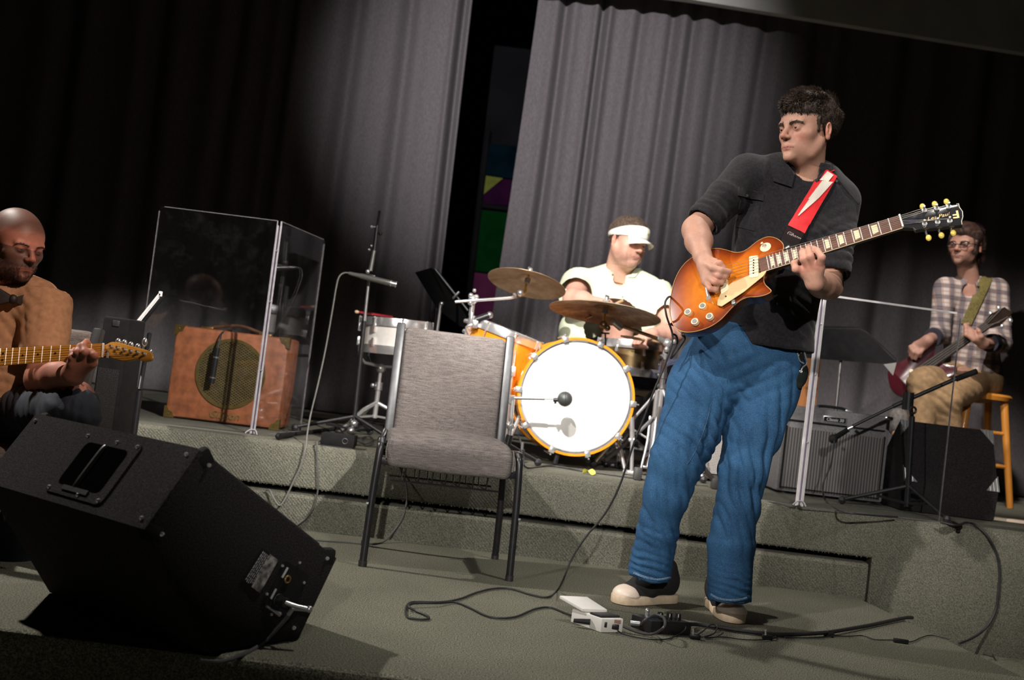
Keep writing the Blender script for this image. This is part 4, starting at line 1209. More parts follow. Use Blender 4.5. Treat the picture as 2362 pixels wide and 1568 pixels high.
for x in (0, aw):
    for z in (0.006, ah + .006):
        sx = 1 if x == 0 else -1; sz = 1 if z < .1 else -1
        c = V((x, 0, z))
        cp_ = MB().prism([c + V((-sx * .003, -.003, -sz * .003)), c + V((sx * .045, -.003, -sz * .003)), c + V((sx * .036, -.003, sz * .024)), c + V((sx * .02, -.003, sz * .03)), c + V((sx * .012, -.003, sz * .044)), c + V((-sx * .003, -.003, sz * .05))], V((0, .03, 0))).build('brass_corner', M_BRASS, t)
        MB().ball(c + V((sx * .018, -.005, sz * .014)), .004, 6).build('corner_screw', M_BRASS, cp_)
hz_ = ah + .008
MB().tube([(aw * .24, .11, hz_ + .004), (aw * .30, .11, hz_ + .012), (aw * .5, .11, hz_ + .03), (aw * .66, .11, hz_ + .014), (aw * .72, .11, hz_ + .004)], .008, 8, sub=5).build('handle', mat('brown_leather', (.10, .045, .02), .5, var=.2), t)
for x in (.22, .74): MB().box((aw * x, .11, hz_ + .003), (.06, .03, .01), bev=.003).build('handle_end', M_BRASS, t)
# microphone hung over its front
ma = P(502, 802, 4.97); mb_ = P(488, 884, 4.97)
t = thing('hanging_microphone', 'slim black microphone hanging over the gold grille of the tan amplifier', 'microphone', mb_)
MB().cyl(ma, mb_, .0125, n=14).build('mic_body', M_BLK, t, local=False)
for f in (.25, .82): 
    p = ma.lerp(mb_, f); MB().cyl(p, p + (mb_ - ma).normalized() * .006, .0135, n=14).build('mic_ring', M_CHROMED, t, local=False)
MB().tube([ma, P(508, 782, 4.98), P(512, 768, 5.02), P(530, 762, 5.1), P(556, 770, 5.15), P(600, 790, 5.22)], .0045, 8, sub=6).build('mic_cable', M_RUBBER, t, local=False)

# ------------------------------------------------------------------ silver striped combo amplifier at the other side
def stripe_cloth():
    m, nt, b = nodes_of('striped_grille_cloth')
    tc = nt.nodes.new('ShaderNodeTexCoord'); wv = nt.nodes.new('ShaderNodeTexWave'); wv.bands_direction = 'X'; wv.inputs['Scale'].default_value = 24; wv.inputs['Distortion'].default_value = .4; wv.inputs['Detail Scale'].default_value = 20
    nt.links.new(tc.outputs['Object'], wv.inputs['Vector'])
    rp = nt.nodes.new('ShaderNodeValToRGB'); rp.color_ramp.elements[0].color = (.05, .046, .045, 1); rp.color_ramp.elements[1].color = (.22, .2, .19, 1)
    nt.links.new(wv.outputs['Fac'], rp.inputs['Fac']); nt.links.new(rp.outputs['Color'], b.inputs['Base Color']); b.inputs['Roughness'].default_value = .85
    bp = nt.nodes.new('ShaderNodeBump'); bp.inputs['Strength'].default_value = .5; bp.inputs['Distance'].default_value = .003; nt.links.new(wv.outputs['Fac'], bp.inputs['Height']); nt.links.new(bp.outputs['Normal'], b.inputs['Normal'])
    return m
M_STRIPE = stripe_cloth()
M_TWEEDGREY = mat('grey_tweed_cover', (.20, .19, .19), .7, var=.15, vscale=90, bump=.3, bscale=500)
A, B, AM2, aw = amp_frame((1785, 1140), (2033, 1172), 5.02)
ah = .40
t = thing('guitar_amplifier', 'grey combo amplifier with striped grille cloth and small name plate behind the acrylic shield', 'amplifier', M=AM2)
A2i = AM2.inverted()
MB().box((aw / 2, .13, ah / 2 + .01), (aw, .26, ah), bev=.012).build('cabinet', M_TWEEDGREY, t)
MB().box((aw / 2, -.001, ah / 2 - .035), (aw - .045, .01, ah - .115)).build('grille_cloth', M_STRIPE, t)
for x in (.022, aw - .022): MB().box((x, -.006, ah / 2 - .03), (.006, .008, ah - .11)).build('grille_piping', M_BLKMATTE, t)
MB().box((aw / 2, -.006, ah - .058), (aw - .05, .008, .006)).build('grille_piping', M_BLKMATTE, t)
MB().box((aw / 2, -.006, .03), (aw - .05, .008, .006)).build('grille_piping', M_BLKMATTE, t)
pl0 = onface(1925, 968, A2i)
npl = MB().box(pl0 + V((0, -.003, 0)), (.112, .006, .03), bev=.002).build('name_plate', M_CHROME, t)
MB().box(pl0 + V((0, -.0065, 0)), (.1, .002, .021)).build('plate_field', M_BLKMATTE, npl)
put('plate_lettering', text_mesh('Classic 30', .02, .0006, Matrix.Translation(pl0 + V((0, -.0085, -.001))) @ Matrix.Rotation(R(90), 4, 'X'), shear=.15, bold=.0003), M_SILVERPRINT, npl)
for x in (0, aw): MB().box((x + (.012 if x == 0 else -.012), .01, ah + .003), (.04, .04, .018), bev=.006).build('metal_corner', M_CHROME, t)
MB().tube([(aw * .36, .1, ah + .012), (aw * .4, .1, ah + .022), (aw * .6, .1, ah + .022), (aw * .64, .1, ah + .012)], .007, 8, sub=3).build('handle', M_BLK, t)
for x in (.34, .66): MB().box((aw * x, .1, ah + .015), (.035, .025, .012), bev=.004).build('handle_end', M_CHROME, t)
for x in (.05, aw - .05):
    MB().cyl((x, .04, -.0), (x, .04, .014), .014, n=10).build('rubber_foot', M_RUBBER, t)
# speaker cabinet with silver perforated front, seen between and beside the guitarist's legs
A, B, AM3, aw = amp_frame((1612, 1112), (1792, 1137), 5.2)
t = thing('speaker_cabinet', 'small dark speaker cabinet with silver perforated front behind the standing guitarist', 'speaker', M=AM3)
MB().box((aw / 2, .12, .23), (aw, .24, .44), bev=.012).build('cabinet', mat('brown_black_tolex', (.06, .045, .042), .7, var=.2, vscale=30, bump=.2), t)
def perf():
    m, nt, b = nodes_of('silver_perforated')
    tc = nt.nodes.new('ShaderNodeTexCoord'); v = nt.nodes.new('ShaderNodeTexVoronoi'); v.inputs['Scale'].default_value = 130; v.inputs['Randomness'].default_value = 0
    nt.links.new(tc.outputs['Object'], v.inputs['Vector'])
    rp = nt.nodes.new('ShaderNodeValToRGB'); rp.color_ramp.elements[0].position = .3; rp.color_ramp.elements[1].position = .4; rp.color_ramp.elements[0].color = (.08, .07, .07, 1); rp.color_ramp.elements[1].color = (.5, .47, .45, 1)
    nt.links.new(v.outputs['Distance'], rp.inputs['Fac']); nt.links.new(rp.outputs['Color'], b.inputs['Base Color']); b.inputs['Metallic'].default_value = .4; b.inputs['Roughness'].default_value = .5
    return m
MB().box((aw / 2, -.004, .16), (aw - .03, .008, .24)).build('grille', perf(), t)
MB().box((aw / 2, -.004, .36), (aw - .03, .008, .1)).build('upper_baffle', M_STRIPE, t)
# tripod foot and red sleeved rod in front of the cabinet
q = G(1648, 1128, ZS)
t = thing('tripod_stand', 'dark tripod stand with chrome rods and a red sleeve seen between the guitarist legs', 'stand', q)
MB().tube([P(1612, 1062, q.y), P(1640, 1100, q.y), q + V((0, 0, .03))], .011, 8).build('leg', mat('dark_leg2', (.07, .06, .06), .4, .4, var=.1), t, local=False)
MB().box(q + V((0, 0, .025)), (.035, .04, .05), bev=.008).build('rubber_foot', mat('grey_rubber', (.05, .05, .05), .6, var=.1), t, local=False)
for x in (1617, 1627): MB().cyl(P(x, 1042, q.y), P(x + 9, 1086, q.y), .005, n=8).build('rod', M_CHROME, t, local=False)
MB().tube([P(1622, 1022, q.y + .02), P(1642, 1002, q.y + .02)], .013, 10).build('sleeve', mat('red_sleeve', (.75, .06, .035), .45, var=.1), t, local=False)
MB().tube([P(1642, 1002, q.y + .02), P(1655, 975, q.y + .03), P(1648, 960, q.y + .04)], .007, 8, sub=3).build('rod_end', M_BLK, t, local=False)
MB().cyl(P(1612, 1062, q.y), P(1600, 1130, q.y + .1), .010, n=8).build('leg', M_CHROMED, t, local=False)
# wooden box beyond the amp
A = P(1800, 960, 5.75); B = P(1880, 960, 5.75)
t = thing('wooden_box', 'tall orange brown wooden box standing behind the grey striped amplifier', 'wooden box', (A.x, A.y, ZS))
hh = P(1860, 768, 5.75).z - ZS; ww = B.x - A.x
M_WOOD = mat('orange_wood', (.42, .17, .06), .45, var=.18, vscale=8, stretch=(4, 4, .5))
MB().box((ww / 2, .15, hh / 2), (ww, .3, hh), bev=.004).build('carcass', M_WOOD, t)
MB().box((ww / 2, -.004, hh * .74), (ww - .02, .008, hh * .46), bev=.003).build('panel', M_WOOD, t)
MB().box((ww / 2, -.004, hh * .26), (ww - .02, .008, hh * .44), bev=.003).build('panel', mat('pale_wood', (.58, .33, .19), .5, var=.12, vscale=8, stretch=(4, 4, .5)), t)

# ------------------------------------------------------------------ black monitor wedge by the bass player
A = P(2072, 1190, 4.86); B = P(2292, 1214, 4.86)
wx = B.x - A.x
t = thing('stage_monitor', 'black monitor wedge with ribbed metal corners at the stage edge below the bass player', 'monitor speaker', (A.x, A.y, ZS))
zt = P(2075, 968, 4.98).z - ZS; zm = P(2065, 1106, 4.84).z - ZS
pr2 = [(.0, .004), (-.02, zm), (.11, zt), (.42, .10), (.36, .004)]
MB().prism([(0, y, z) for y, z in pr2], (wx, 0, 0), bev=.008).build('cabinet', M_SPK, t)
un = V((0, pr2[2][0] - pr2[1][0], pr2[2][1] - pr2[1][1])).normalized(); on = V((0, -un.z, un.y))
M_RIBM = mat('ribbed_metal', (.5, .5, .5), .4, .8, var=.3, vscale=60, stretch=(3, .3, .3))
for x, end, sx, su in ((0, 0, 1, 1), (wx, 0, -1, 1), (wx, 1, -1, -1), (0, 1, 1, -1)):
    base_ = V((x, *(pr2[1] if end == 0 else pr2[2])))
    q0 = base_ + on * .0015
    c_ = MB().prism([q0, q0 + V((sx * .06, 0, 0)), q0 + un * (su * .075)], on * .003).build('metal_corner', M_RIBM, t)
    for k in range(3):
        a_ = q0 + V((sx * (.008 + .016 * k), 0, 0)); MB().cyl(a_ + on * .0035, a_ + un * (su * (.062 - .02 * k)) + on * .0035, .0022, n=5).build('rib', M_RIBM, c_)

# ------------------------------------------------------------------ microphone stands and music stands
M_PENCIL = mat('grey_green_mic', (.22, .225, .21), .35, .6, var=.08, vscale=60)
sbp = P(812, 1012, 5.25); sb = V((sbp.x, sbp.y, ZS))
t = thing('microphone_stand', 'tall black microphone stand with upright boom beside the white snare drum', 'microphone stand', sb)
piv = P(853, 640, 5.25)
MB().cyl(sb + V((0, 0, .03)), P(840, 740, 5.25), .0115, n=12).build('lower_tube', M_BLK, t, local=False)
MB().cyl(P(840, 745, 5.25), P(852, 632, 5.25), .008, n=12).build('upper_tube', M_CHROMED, t, local=False)
MB().cyl(P(854, 625, 5.25), P(863, 578, 5.25), .011, .009, n=12).build('boom_sleeve', M_PENCIL, t, local=False)
MB().cyl(P(863, 578, 5.25), P(870, 520, 5.25), .009, n=12).build('boom_arm', M_BLK, t, local=False)
MB().cyl(P(870, 520, 5.25), P(876, 486, 5.25), .006, n=12).build('boom_tip', M_BLKMATTE, t, local=False)
MB().ball(P(848, 626, 5.24), .011, 10).ball(P(857, 523, 5.24), .008, 8).cyl(P(857, 523, 5.24), P(873, 523, 5.25), .004, n=6).ball(P(857, 567, 5.24), .006, 8).ball(P(852, 576, 5.24), .006, 8).build('clutch_knob', M_CHROME, t, local=False)
MB().ball(P(877, 538, 5.25), .012, 8).build('wing_nut', M_BLK, t, local=False)
MB().ball(sb + V((0, -.01, .065)), .02, 12).ball(sb + V((-.01, -.012, .03)), .019, 12).build('base_joint', M_CHROMED, t, local=False)
tripod(None, sb, .10, t, M_BLK, .28, 200, .009)
# pencil microphone and its clip
a, b = P(805, 630, 5.2), P(901, 653, 5.2)
t = thing('pencil_microphone', 'silvery pencil microphone held level on the tall black stand', 'microphone', a)
MB().tube([a, a.lerp(b, .25), a.lerp(b, .3), b], [.008, .011, .0135, .0138], 14).build('mic_body', M_PENCIL, t, local=False)
c = b + (b - a).normalized() * .025
MB().cyl(b, b + (b - a).normalized() * .004, .015, n=14).build('collar', M_CHROME, t, local=False)
MB().cyl(b, c, .0125, n=14).build('capsule_cage', M_CHROMED, t, local=False)
MB().cyl(c, c + (b - a).normalized() * .004, .0145, n=14).build('capsule_rim', M_CHROME, t, local=False)
m_ = a.lerp(b, .5); MB().box(m_ + V((0, .004, .012)), (.05, .02, .016), frame((0, 0, 0), b - a, V((0, 0, 1))), bev=.004).build('clip', M_BLK, t, local=False)
cable('microphone_cable', [P(806, 630, 5.2), P(795, 629, 5.2), P(784, 636, 5.19), P(777, 655, 5.18), P(766, 720, 5.12), P(752, 800, 5.0), P(735, 880, 4.85), P(718, 950, 4.7), P(709, 1000, 4.52), P(706, 1030, 4.455), P(695, 1072, 4.45), P(678, 1108, 4.45), P(660, 1146, 4.45), P(645, 1165, 4.44), P(632, 1150, 4.44), P(622, 1130, 4.45), P(614, 1131, 4.46)],
      .0036, mat('pale_grey_cable', (.16, .16, .15), .5, var=.06, vscale=40), 'pale grey cable falling from the pencil microphone over the stage edge')
# boom stand of the striped amp microphone
pv = P(2098, 922, 4.86); sb = V((P(2090, 1180, 4.86).x, 4.86 - .12, ZS))
pvd = V((0, -.12, 0))
pv = P(2098, 922, 4.74); sb = V((P(2090, 1185, 4.74).x, 4.74, ZS))
t = thing('microphone_stand', 'black boom microphone stand leaning across the striped amplifier behind the shield', 'microphone stand', sb)
MB().cyl(sb + V((0, 0, .03)), P(2104, 960, 4.74), .0125, n=12).build('lower_tube', M_BLK, t, local=False)
MB().cyl(P(2104, 965, 4.74), pv, .009, n=12).build('upper_tube', M_BLK, t, local=False)
MB().cyl(P(2093, 945, 4.72), P(2096, 905, 4.72), .024, n=14).torus(P(2106, 946, 4.70), (0.2, -1, 0), .014, .005, 18, 8).build('boom_joint', M_BLK, t, local=False)
MB().cyl(P(1966, 983, 4.76), P(2075, 930, 4.745), .0065, n=10).build('boom_tip', M_BLK, t, local=False)
MB().cyl(P(2060, 937, 4.745), P(2215, 869, 4.73), .009, n=10).build('boom_arm', M_BLK, t, local=False)
MB().cyl(P(2205, 874, 4.73), P(2253, 856, 4.725), .0125, n=10).build('boom_grip', M_BLKMATTE, t, local=False)
MB().cyl(P(1955, 989, 4.762), P(1966, 984, 4.76), .010, n=10).build('thread_adapter', M_CHROME, t, local=False)
MB().cyl(P(1973, 993, 4.74), P(1979, 998, 4.74), .007, n=8).build('wing_nut', M_BLK, t, local=False)
tripod(None, sb, .12, t, M_BLK, .27, 165, .009)
a = P(1948, 994, 4.77); b = P(1928, 1008, 4.79)
t = thing('microphone', 'black microphone on the boom pointing at the striped grille cloth', 'microphone', b)
MB().cyl(P(1957, 990, 4.765), b, .011, .012, n=12).build('mic_body', M_BLKMATTE, t, local=False)
MB().ball(P(1922, 1012, 4.795), .021, 14).build('mic_grille', M_GRILLE, t, local=False)
cable('microphone_cable', [P(1925, 1012, 4.78), P(1922, 1040, 4.77), P(1915, 1075, 4.76), P(1900, 1110, 4.76), P(1898, 1135, 4.76), P(1910, 1162, 4.75), G(1945, 1180, ZS + .005), G(2010, 1188, ZS + .005), G(2070, 1192, ZS + .005)], .004, M_RUBBER, 'black microphone cable hanging down in front of the striped amplifier')

def music_stand(label, plate, up_n, th, post, base_z, m=M_BLKMATTE, lip=None):
    t = thing('music_stand', label, 'music stand', V((post[-1].x, post[-1].y, base_z)))
    MB().prism(plate, up_n * th, bev=0).build('desk', m, t, local=False)
    if lip: MB().tube(lip, .006, 6).build('desk_edge', M_STEEL, t, local=False)
    MB().cyl(post[0], post[1], .009, n=12).build('post', M_CHROMED if base_z > .1 else M_BLK, t, local=False)
    bz = V((post[1].x, post[1].y, base_z))
    MB().cyl(post[1], bz + V((0, 0, .05)), .0125, n=12).build('lower_tube', M_BLK, t, local=False)
    for k in range(3):
        a = R(80 + 120 * k); d = V((math.cos(a), math.sin(a), 0))
        MB().tube([bz + V((0, 0, .14)), bz + V((0, 0, .05)) + d * .12, bz + V((0, 0, .008)) + d * .25], .008, 8, sub=3).build('leg', M_BLK, t, local=False)
    return t
ym = 5.45
music_stand('black music stand with broad desk behind the clear shield and striped amplifier', [P(1850, 756, ym + .1), P(1982, 758, ym + .1), P(1998, 765, ym + .08), P(2008, 775, ym + .07), P(2068, 832, ym - .02), P(2062, 841, ym - .02), P(1842, 824, ym)], V((0, .0, .012)) + V((0, .012, 0)), 1.0,
            [P(1941, 812, ym + .03), P(1927, 955, ym + .03)], ZS)
MB().tube([P(1850, 757, ym + .1), P(1982, 759, ym + .1), P(1998, 766, ym + .08), P(2008, 776, ym + .07), P(2066, 831, ym - .02)], .003, 6).build('desk_rim', M_STEEL, bpy.data.objects['music_stand'], local=False)
MB().prism([P(2038, 840, ym - .03), P(2068, 836, ym - .03), P(2060, 866, ym - .035)], V((0, .006, 0))).build('paper_corner', mat('grey_paper', (.30, .29, .28), .8, var=.05), bpy.data.objects['music_stand'], local=False)
ym = 5.85
ms2 = music_stand('tilted black music stand between the curtains and the amber tom', [P(957, 628, ym - .02), P(996, 617, ym - .12), P(1004, 621, ym - .15), P(1078, 716, ym - .15), P(1074, 757, ym + .0), P(1060, 752, ym + .05), P(1008, 712, ym + .05)], V((.012, .012, 0)), 1.0,
            [P(1017, 700, ym - .05), P(1008, 765, ym - .05)], ZS)
MB().tube([P(996, 617, ym - .13), P(1004, 621, ym - .16), P(1079, 716, ym - .16)], .004, 6).build('desk_rim', M_STEEL, ms2, local=False)
MB().ball(P(1019, 700, ym - .10), .011, 10).build('tilt_knob', M_CHROMED, ms2, local=False)
MB().box(P(1052, 681, ym - .17), (.012, .03, .05), Matrix.Rotation(R(35), 3, 'Y'), bev=.003).build('desk_clip', M_STEEL, ms2, local=False)
# music stand of the seated guitarist, desk seen edge on with pale sheets
ym = 4.15
pa, pb = P(371, 678, ym), P(284, 786, ym)
t = music_stand('black music stand seen edge on with white sheets, before the seated guitarist', [pa + V((.008, .0, -.006)), pb + V((.008, 0, -.006)), P(292, 792, ym + .40), P(377, 684, ym + .40)], V((.006, 0, -.004)), 1.0,
            [P(345, 770, ym + .2), P(322, 900, ym + .02)], 0.0)
sd_ = (pb - pa)
MB().prism([pa, pb, P(288, 789, ym + .38), P(374, 681, ym + .38)], V((.004, 0, -.003))).build('sheet_music', mat('white_paper', (.85, .85, .86), .7, var=.02), t, local=False)
MB().box((pa + pb) / 2 + V((-.002, -.004, .001)), (sd_.length, .006, .009), frame((0, 0, 0), sd_, V((0, 0, 1)))).build('desk_lip', mat('white_edge', (.8, .8, .82), .5, var=.03), t, local=False)
MB().box(pa + V((0, -.004, .0)), (.014, .006, .02), bev=.002).build('lip_end', mat('white_edge', (.8, .8, .82), .5), t, local=False)
# wooden wall box bracket / pale floor box at the far right edge of the stage
q = G(2300, 1200, ZS)
mb = MB().box(P(2350, 1206, 5.0) + V((.12, 0, .0)), (.5, .05, .03), bev=.004)
tag(mb.build('wooden_batten', mat('pale_batten', (.62, .52, .40), .6, var=.1, vscale=12)), 'pale wooden batten lying on the stage behind the black monitor wedge', 'batten')

# dark cabinet with a silver corner beside the chair of the seated guitarist
ca = P(238, 728, 3.92); cb_ = P(300, 736, 3.92)
t = thing('speaker_cabinet', 'black carpeted speaker cabinet with one silver corner beside the seated guitarist chair', 'speaker', (ca.x, 3.92, ZL))
hz3 = ca.z - ZL; wd3 = cb_.x - ca.x
MB().box((wd3 / 2, .09, hz3 / 2), (wd3, .18, hz3), bev=.01).build('cabinet', M_BLKMATTE, t)
MB().box((wd3 * .52, -.002, hz3 - .022), (.026, .008, .022), bev=.003).build('metal_corner', M_STEEL, t)
MB().box((wd3 / 2, -.003, hz3 * .45), (wd3 * .8, .006, hz3 * .7)).build('grille', M_GRILLE, t)
# ------------------------------------------------------------------ sunburst electric guitar
GB = P(1665, 655, 3.40); GN = P(2078, 510, 3.17)
gx = (GN - GB).normalized()
tl_ = R(33)
gy = V((0, math.sin(tl_), math.cos(tl_))); gy = (gy - gx * gy.dot(gx)).normalized()
gz = gx.cross(gy)
GM = Matrix(((gx.x, gy.x, gz.x, GB.x), (gx.y, gy.y, gz.y, GB.y), (gx.z, gy.z, gz.z, GB.z), (0, 0, 0, 1)))
GMi = GM.inverted(); GO = GMi @ CAM_POS
def gl(px, py, z=0.0):
    d = GMi.to_3x3() @ ray(px, py); k = (z - GO.z) / d.z
    return GO + d * k
def gp(px, py, z=0.0): return GM @ gl(px, py, z)
guitar = thing('electric_guitar', 'sunburst single cutaway electric guitar on a red strap, played by the standing guitarist', 'guitar', M=GM)
outline = [(1806, 574), (1806, 563), (1799, 554), (1786, 547), (1773, 545), (1761, 547.5), (1744.5, 556.5), (1725, 572), (1712, 579), (1696, 581), (1677, 576), (1658, 572), (1638, 573), (1619, 578), (1600, 590), (1580, 605), (1564, 627), (1553, 653), (1547, 679), (1543.5, 704), (1545, 727), (1551.5, 746), (1561, 757.6), (1577, 764), (1596.5, 764), (1619, 759), (1641.6, 749.6), (1664, 733.5), (1686.6, 709), (1706, 692), (1725, 684), (1744.5, 683), (1764, 679), (1778, 671), (1773.5, 664), (1765, 656), (1761, 646.6), (1762, 635), (1769, 624), (1788, 606), (1800, 590)]
oc = [gl(x, y) for x, y in outline]
oc = spline(oc + [oc[0]], 3)[:-1]
cen = gl(1650, 662)
def burst(f):
    """lacquer colour from the middle (0) to the rim (1)"""
    st = [(0, (.62, .20, .012)), (.45, (.58, .165, .01)), (.72, (.40, .085, .008)), (.9, (.21, .035, .006)), (1.0, (.12, .018, .004))]
    for (a, ca), (b, cb) in zip(st, st[1:]):
        if f <= b: t = (f - a) / (b - a); return tuple(ca[i] + (cb[i] - ca[i]) * t for i in range(3))
    return st[-1][1]
rings = [0.0, .15, .3, .45, .6, .72, .82, .9, .95, .985, 1.0]
vs = []; cs = []; n = len(oc)
for f in rings:
    arch = .011 * (1 - f ** 2.2)
    for p in oc:
        q = cen.lerp(p, f); vs.append((q.x, q.y, arch - .004)); cs.append(burst(f))
side = []
for z, k in ((-.006, 1.0), (-.036, .985), (-.044, .95)):
    for p in oc:
        q = cen.lerp(p, k); vs.append((q.x, q.y, z)); cs.append((.045, .008, .004))  # body sides near black: their shade is put into the colour
nr = len(rings) + 3; qs = []
for j in range(nr - 1):
    for i in range(n): qs.append((j * n + i, j * n + (i + 1) % n, (j + 1) * n + (i + 1) % n, (j + 1) * n + i))
vs = np.array(vs); qs = np.array(qs)
me = np_mesh('body', vs, qs[:, ::-1], np.array(cs))
bmx = bmesh.new(); bmx.from_mesh(me); bmx.faces.new([v for v in list(bmx.verts)[-n:]]); bmesh.ops.recalc_face_normals(bmx, faces=list(bmx.faces)); bmx.to_mesh(me); bmx.free()
me.set_sharp_from_angle(angle=R(50))
m_ = colattr_mat('sunburst_lacquer', .22, var=.12, vscale=40)
m_.node_tree.nodes['Principled BSDF'].inputs['Coat Weight'].default_value = .5
body = put('body', me, m_, guitar)
MB().tube([V((p.x, p.y, -.003)) for p in oc] + [V((oc[0].x, oc[0].y, -.003))], .0014, 6, caps=False).build('binding', mat('amber_binding', (.45, .22, .08), .3, var=.1), guitar)
# neck and fretboard (strings run along +x from the bridge)
SCL = (GN - GB).length
tb = gl(1752, 596, .012); bb = gl(1752, 628, .012); tn = gl(2074, 496, .006); bn = gl(2081, 524, .006)
zb, zn = .013, .006
def board(x, side):     # y of the fretboard edge at x
    a, b = (tb, tn) if side > 0 else (bb, bn)
    t = (x - a.x) / (b.x - a.x); return a.y + (b.y - a.y) * t
x0 = (tb.x + bb.x) / 2; xn = (tn.x + bn.x) / 2
def bz_(x): return zb + (zn - zb) * (x - x0) / (xn - x0)
fb = [V((x0, board(x0, 1), bz_(x0))), V((xn, board(xn, 1), bz_(xn))), V((xn, board(xn, -1), bz_(xn))), V((x0, board(x0, -1), bz_(x0)))]
M_ROSE = mat('rosewood', (.11, .045, .03), .5, var=.25, vscale=40, stretch=(.2, 4, 1))
board_o = MB().prism(fb, V((0, 0, -.006))).build('fretboard', M_ROSE, guitar)
for sgn in (1, -1):
    MB().tube([V((x0, board(x0, sgn), bz_(x0) - .003)), V((xn, board(xn, sgn), bz_(xn) - .003))], .0016, 6).build('neck_binding', M_CREAM, guitar)
M_MAHOG = mat('red_brown_mahogany', (.10, .022, .012), .35, var=.2, vscale=15, coat=.4)
nk = MB(); sec = []
for f in np.linspace(0, 1, 9):
    x = x0 - .02 + (xn - x0 + .02) * f; hw = (board(x, 1) - board(x, -1)) / 2; yc = (board(x, 1) + board(x, -1)) / 2
    sec.append([V((x, yc + hw * math.cos(a), bz_(x) - .006 + (-.021 - .004 * (1 - f)) * math.sin(a))) for a in np.linspace(0, math.pi, 9)])
nk._add([p for s in sec for p in s], [(i * 9 + j, i * 9 + j + 1, (i + 1) * 9 + j + 1, (i + 1) * 9 + j) for i in range(8) for j in range(8)])
nk.build('neck', M_MAHOG, guitar)
fx = [xn - SCL * 0 - (SCL) * (1 - 2 ** (-k / 12)) for k in range(0, 23)]
for k in range(1, 23):
    x = fx[k]
    if x < x0 + .002: break
    MB().tube([V((x, board(x, 1), bz_(x))), V((x, board(x, -1), bz_(x)))], .0014, 6).build('fret', mat('nickel_fret', (.85, .84, .8), .4, .3, var=.03), guitar)
for k in (3, 5, 7, 9, 12, 15, 17, 19, 21):
    xa, xb = fx[k - 1], fx[k]; xc = (xa + xb) / 2
    if xb < x0: continue
    hw = (xa - xb) * .31; yc = (board(xc, 1) + board(xc, -1)) / 2; hh = (board(xc, 1) - board(xc, -1)) * .36
    MB().prism([(xc - hw, yc - hh * 1.0, bz_(xc) - .001), (xc + hw, yc - hh * .86, bz_(xc) - .001), (xc + hw, yc + hh * .86, bz_(xc) - .001), (xc - hw, yc + hh * 1.0, bz_(xc) - .001)], V((0, 0, .0016))).build('inlay', mat('pearl_inlay', (.72, .66, .44), .35, var=.1, vscale=60), guitar)
MB().box((xn + .002, (tn.y + bn.y) / 2, bz_(xn) + .0005), (.005, tn.y - bn.y + .001, .008), bev=.001).build('nut', mat('white_nut', (.85, .84, .8), .4, var=.02), guitar)
# headstock, tilted back from the nut
HA = R(13)
def hp_(x, y, z=0.0):    # headstock frame: x from the nut outwards
    return V((xn + x * math.cos(HA) + z * math.sin(HA), (tn.y + bn.y) / 2 + y, bz_(xn) - .004 - x * math.sin(HA) + z * math.cos(HA)))
HMi = Matrix(((math.cos(HA), 0, math.sin(HA), xn), (0, 1, 0, (tn.y + bn.y) / 2), (-math.sin(HA), 0, math.cos(HA), bz_(xn) - .004), (0, 0, 0, 1))).inverted()
def hpx(px, py, z=0.0):
    d = (HMi @ GMi).to_3x3() @ ray(px, py); o = HMi @ GO; k = (z - o.z) / d.z; return o + d * k
hout = [(2078, 496), (2110, 491), (2124, 488), (2128, 482), (2206, 471), (2211, 470), (2213, 478), (2220, 488), (2221, 500), (2218, 510), (2219, 518), (2122, 528), (2112, 530), (2106, 525), (2082, 524)]
hl2 = [hpx(*q) for q in hout]
hs = MB().prism([hp_(q.x, q.y, 0) for q in hl2], (hp_(0, 0, -.015) - hp_(0, 0, 0)), bev=.0015).build('headstock', mat('black_gloss_headstock', (.02, .02, .022), .18, var=.1, coat=.6), guitar)
MB().tube([hp_(q.x, q.y, .0005) for q in hl2[4:11]], .0012, 6).build('headstock_edge', mat('worn_pale_edge', (.55, .52, .48), .5, var=.1), hs)
q = [hpx(2085, 512), hpx(2120, 503), hpx(2124, 508), hpx(2118, 515), hpx(2086, 516)]
MB().prism([hp_(a.x, a.y, .0002) for a in q], hp_(0, 0, .002) - hp_(0, 0, 0)).build('truss_cover', mat('dark_blue_cover', (.01, .012, .03), .12, coat=.5), hs)
def hmat(px, py, z, sx=1.0):
    c = hpx(px, py); o = hp_(c.x, c.y, z); X = (hp_(1, 0, 0) - hp_(0, 0, 0)); Y = V((0, 1, 0)); Z = X.cross(Y)
    return Matrix(((X.x, Y.x, Z.x, o.x), (X.y, Y.y, Z.y, o.y), (X.z, Y.z, Z.z, o.z), (0, 0, 0, 1)))
put('signature', text_mesh('Les Paul', .019, .0003, hmat(2163, 500, .0006) @ Matrix.Rotation(R(4), 4, 'Z'), shear=.45), M_GOLDPRINT, hs)
put('headstock_logo', text_mesh('F', .04, .0003, hmat(2205, 494, .0006) @ Matrix.Rotation(R(175), 4, 'Z'), bold=.001), M_GOLDPRINT, hs)
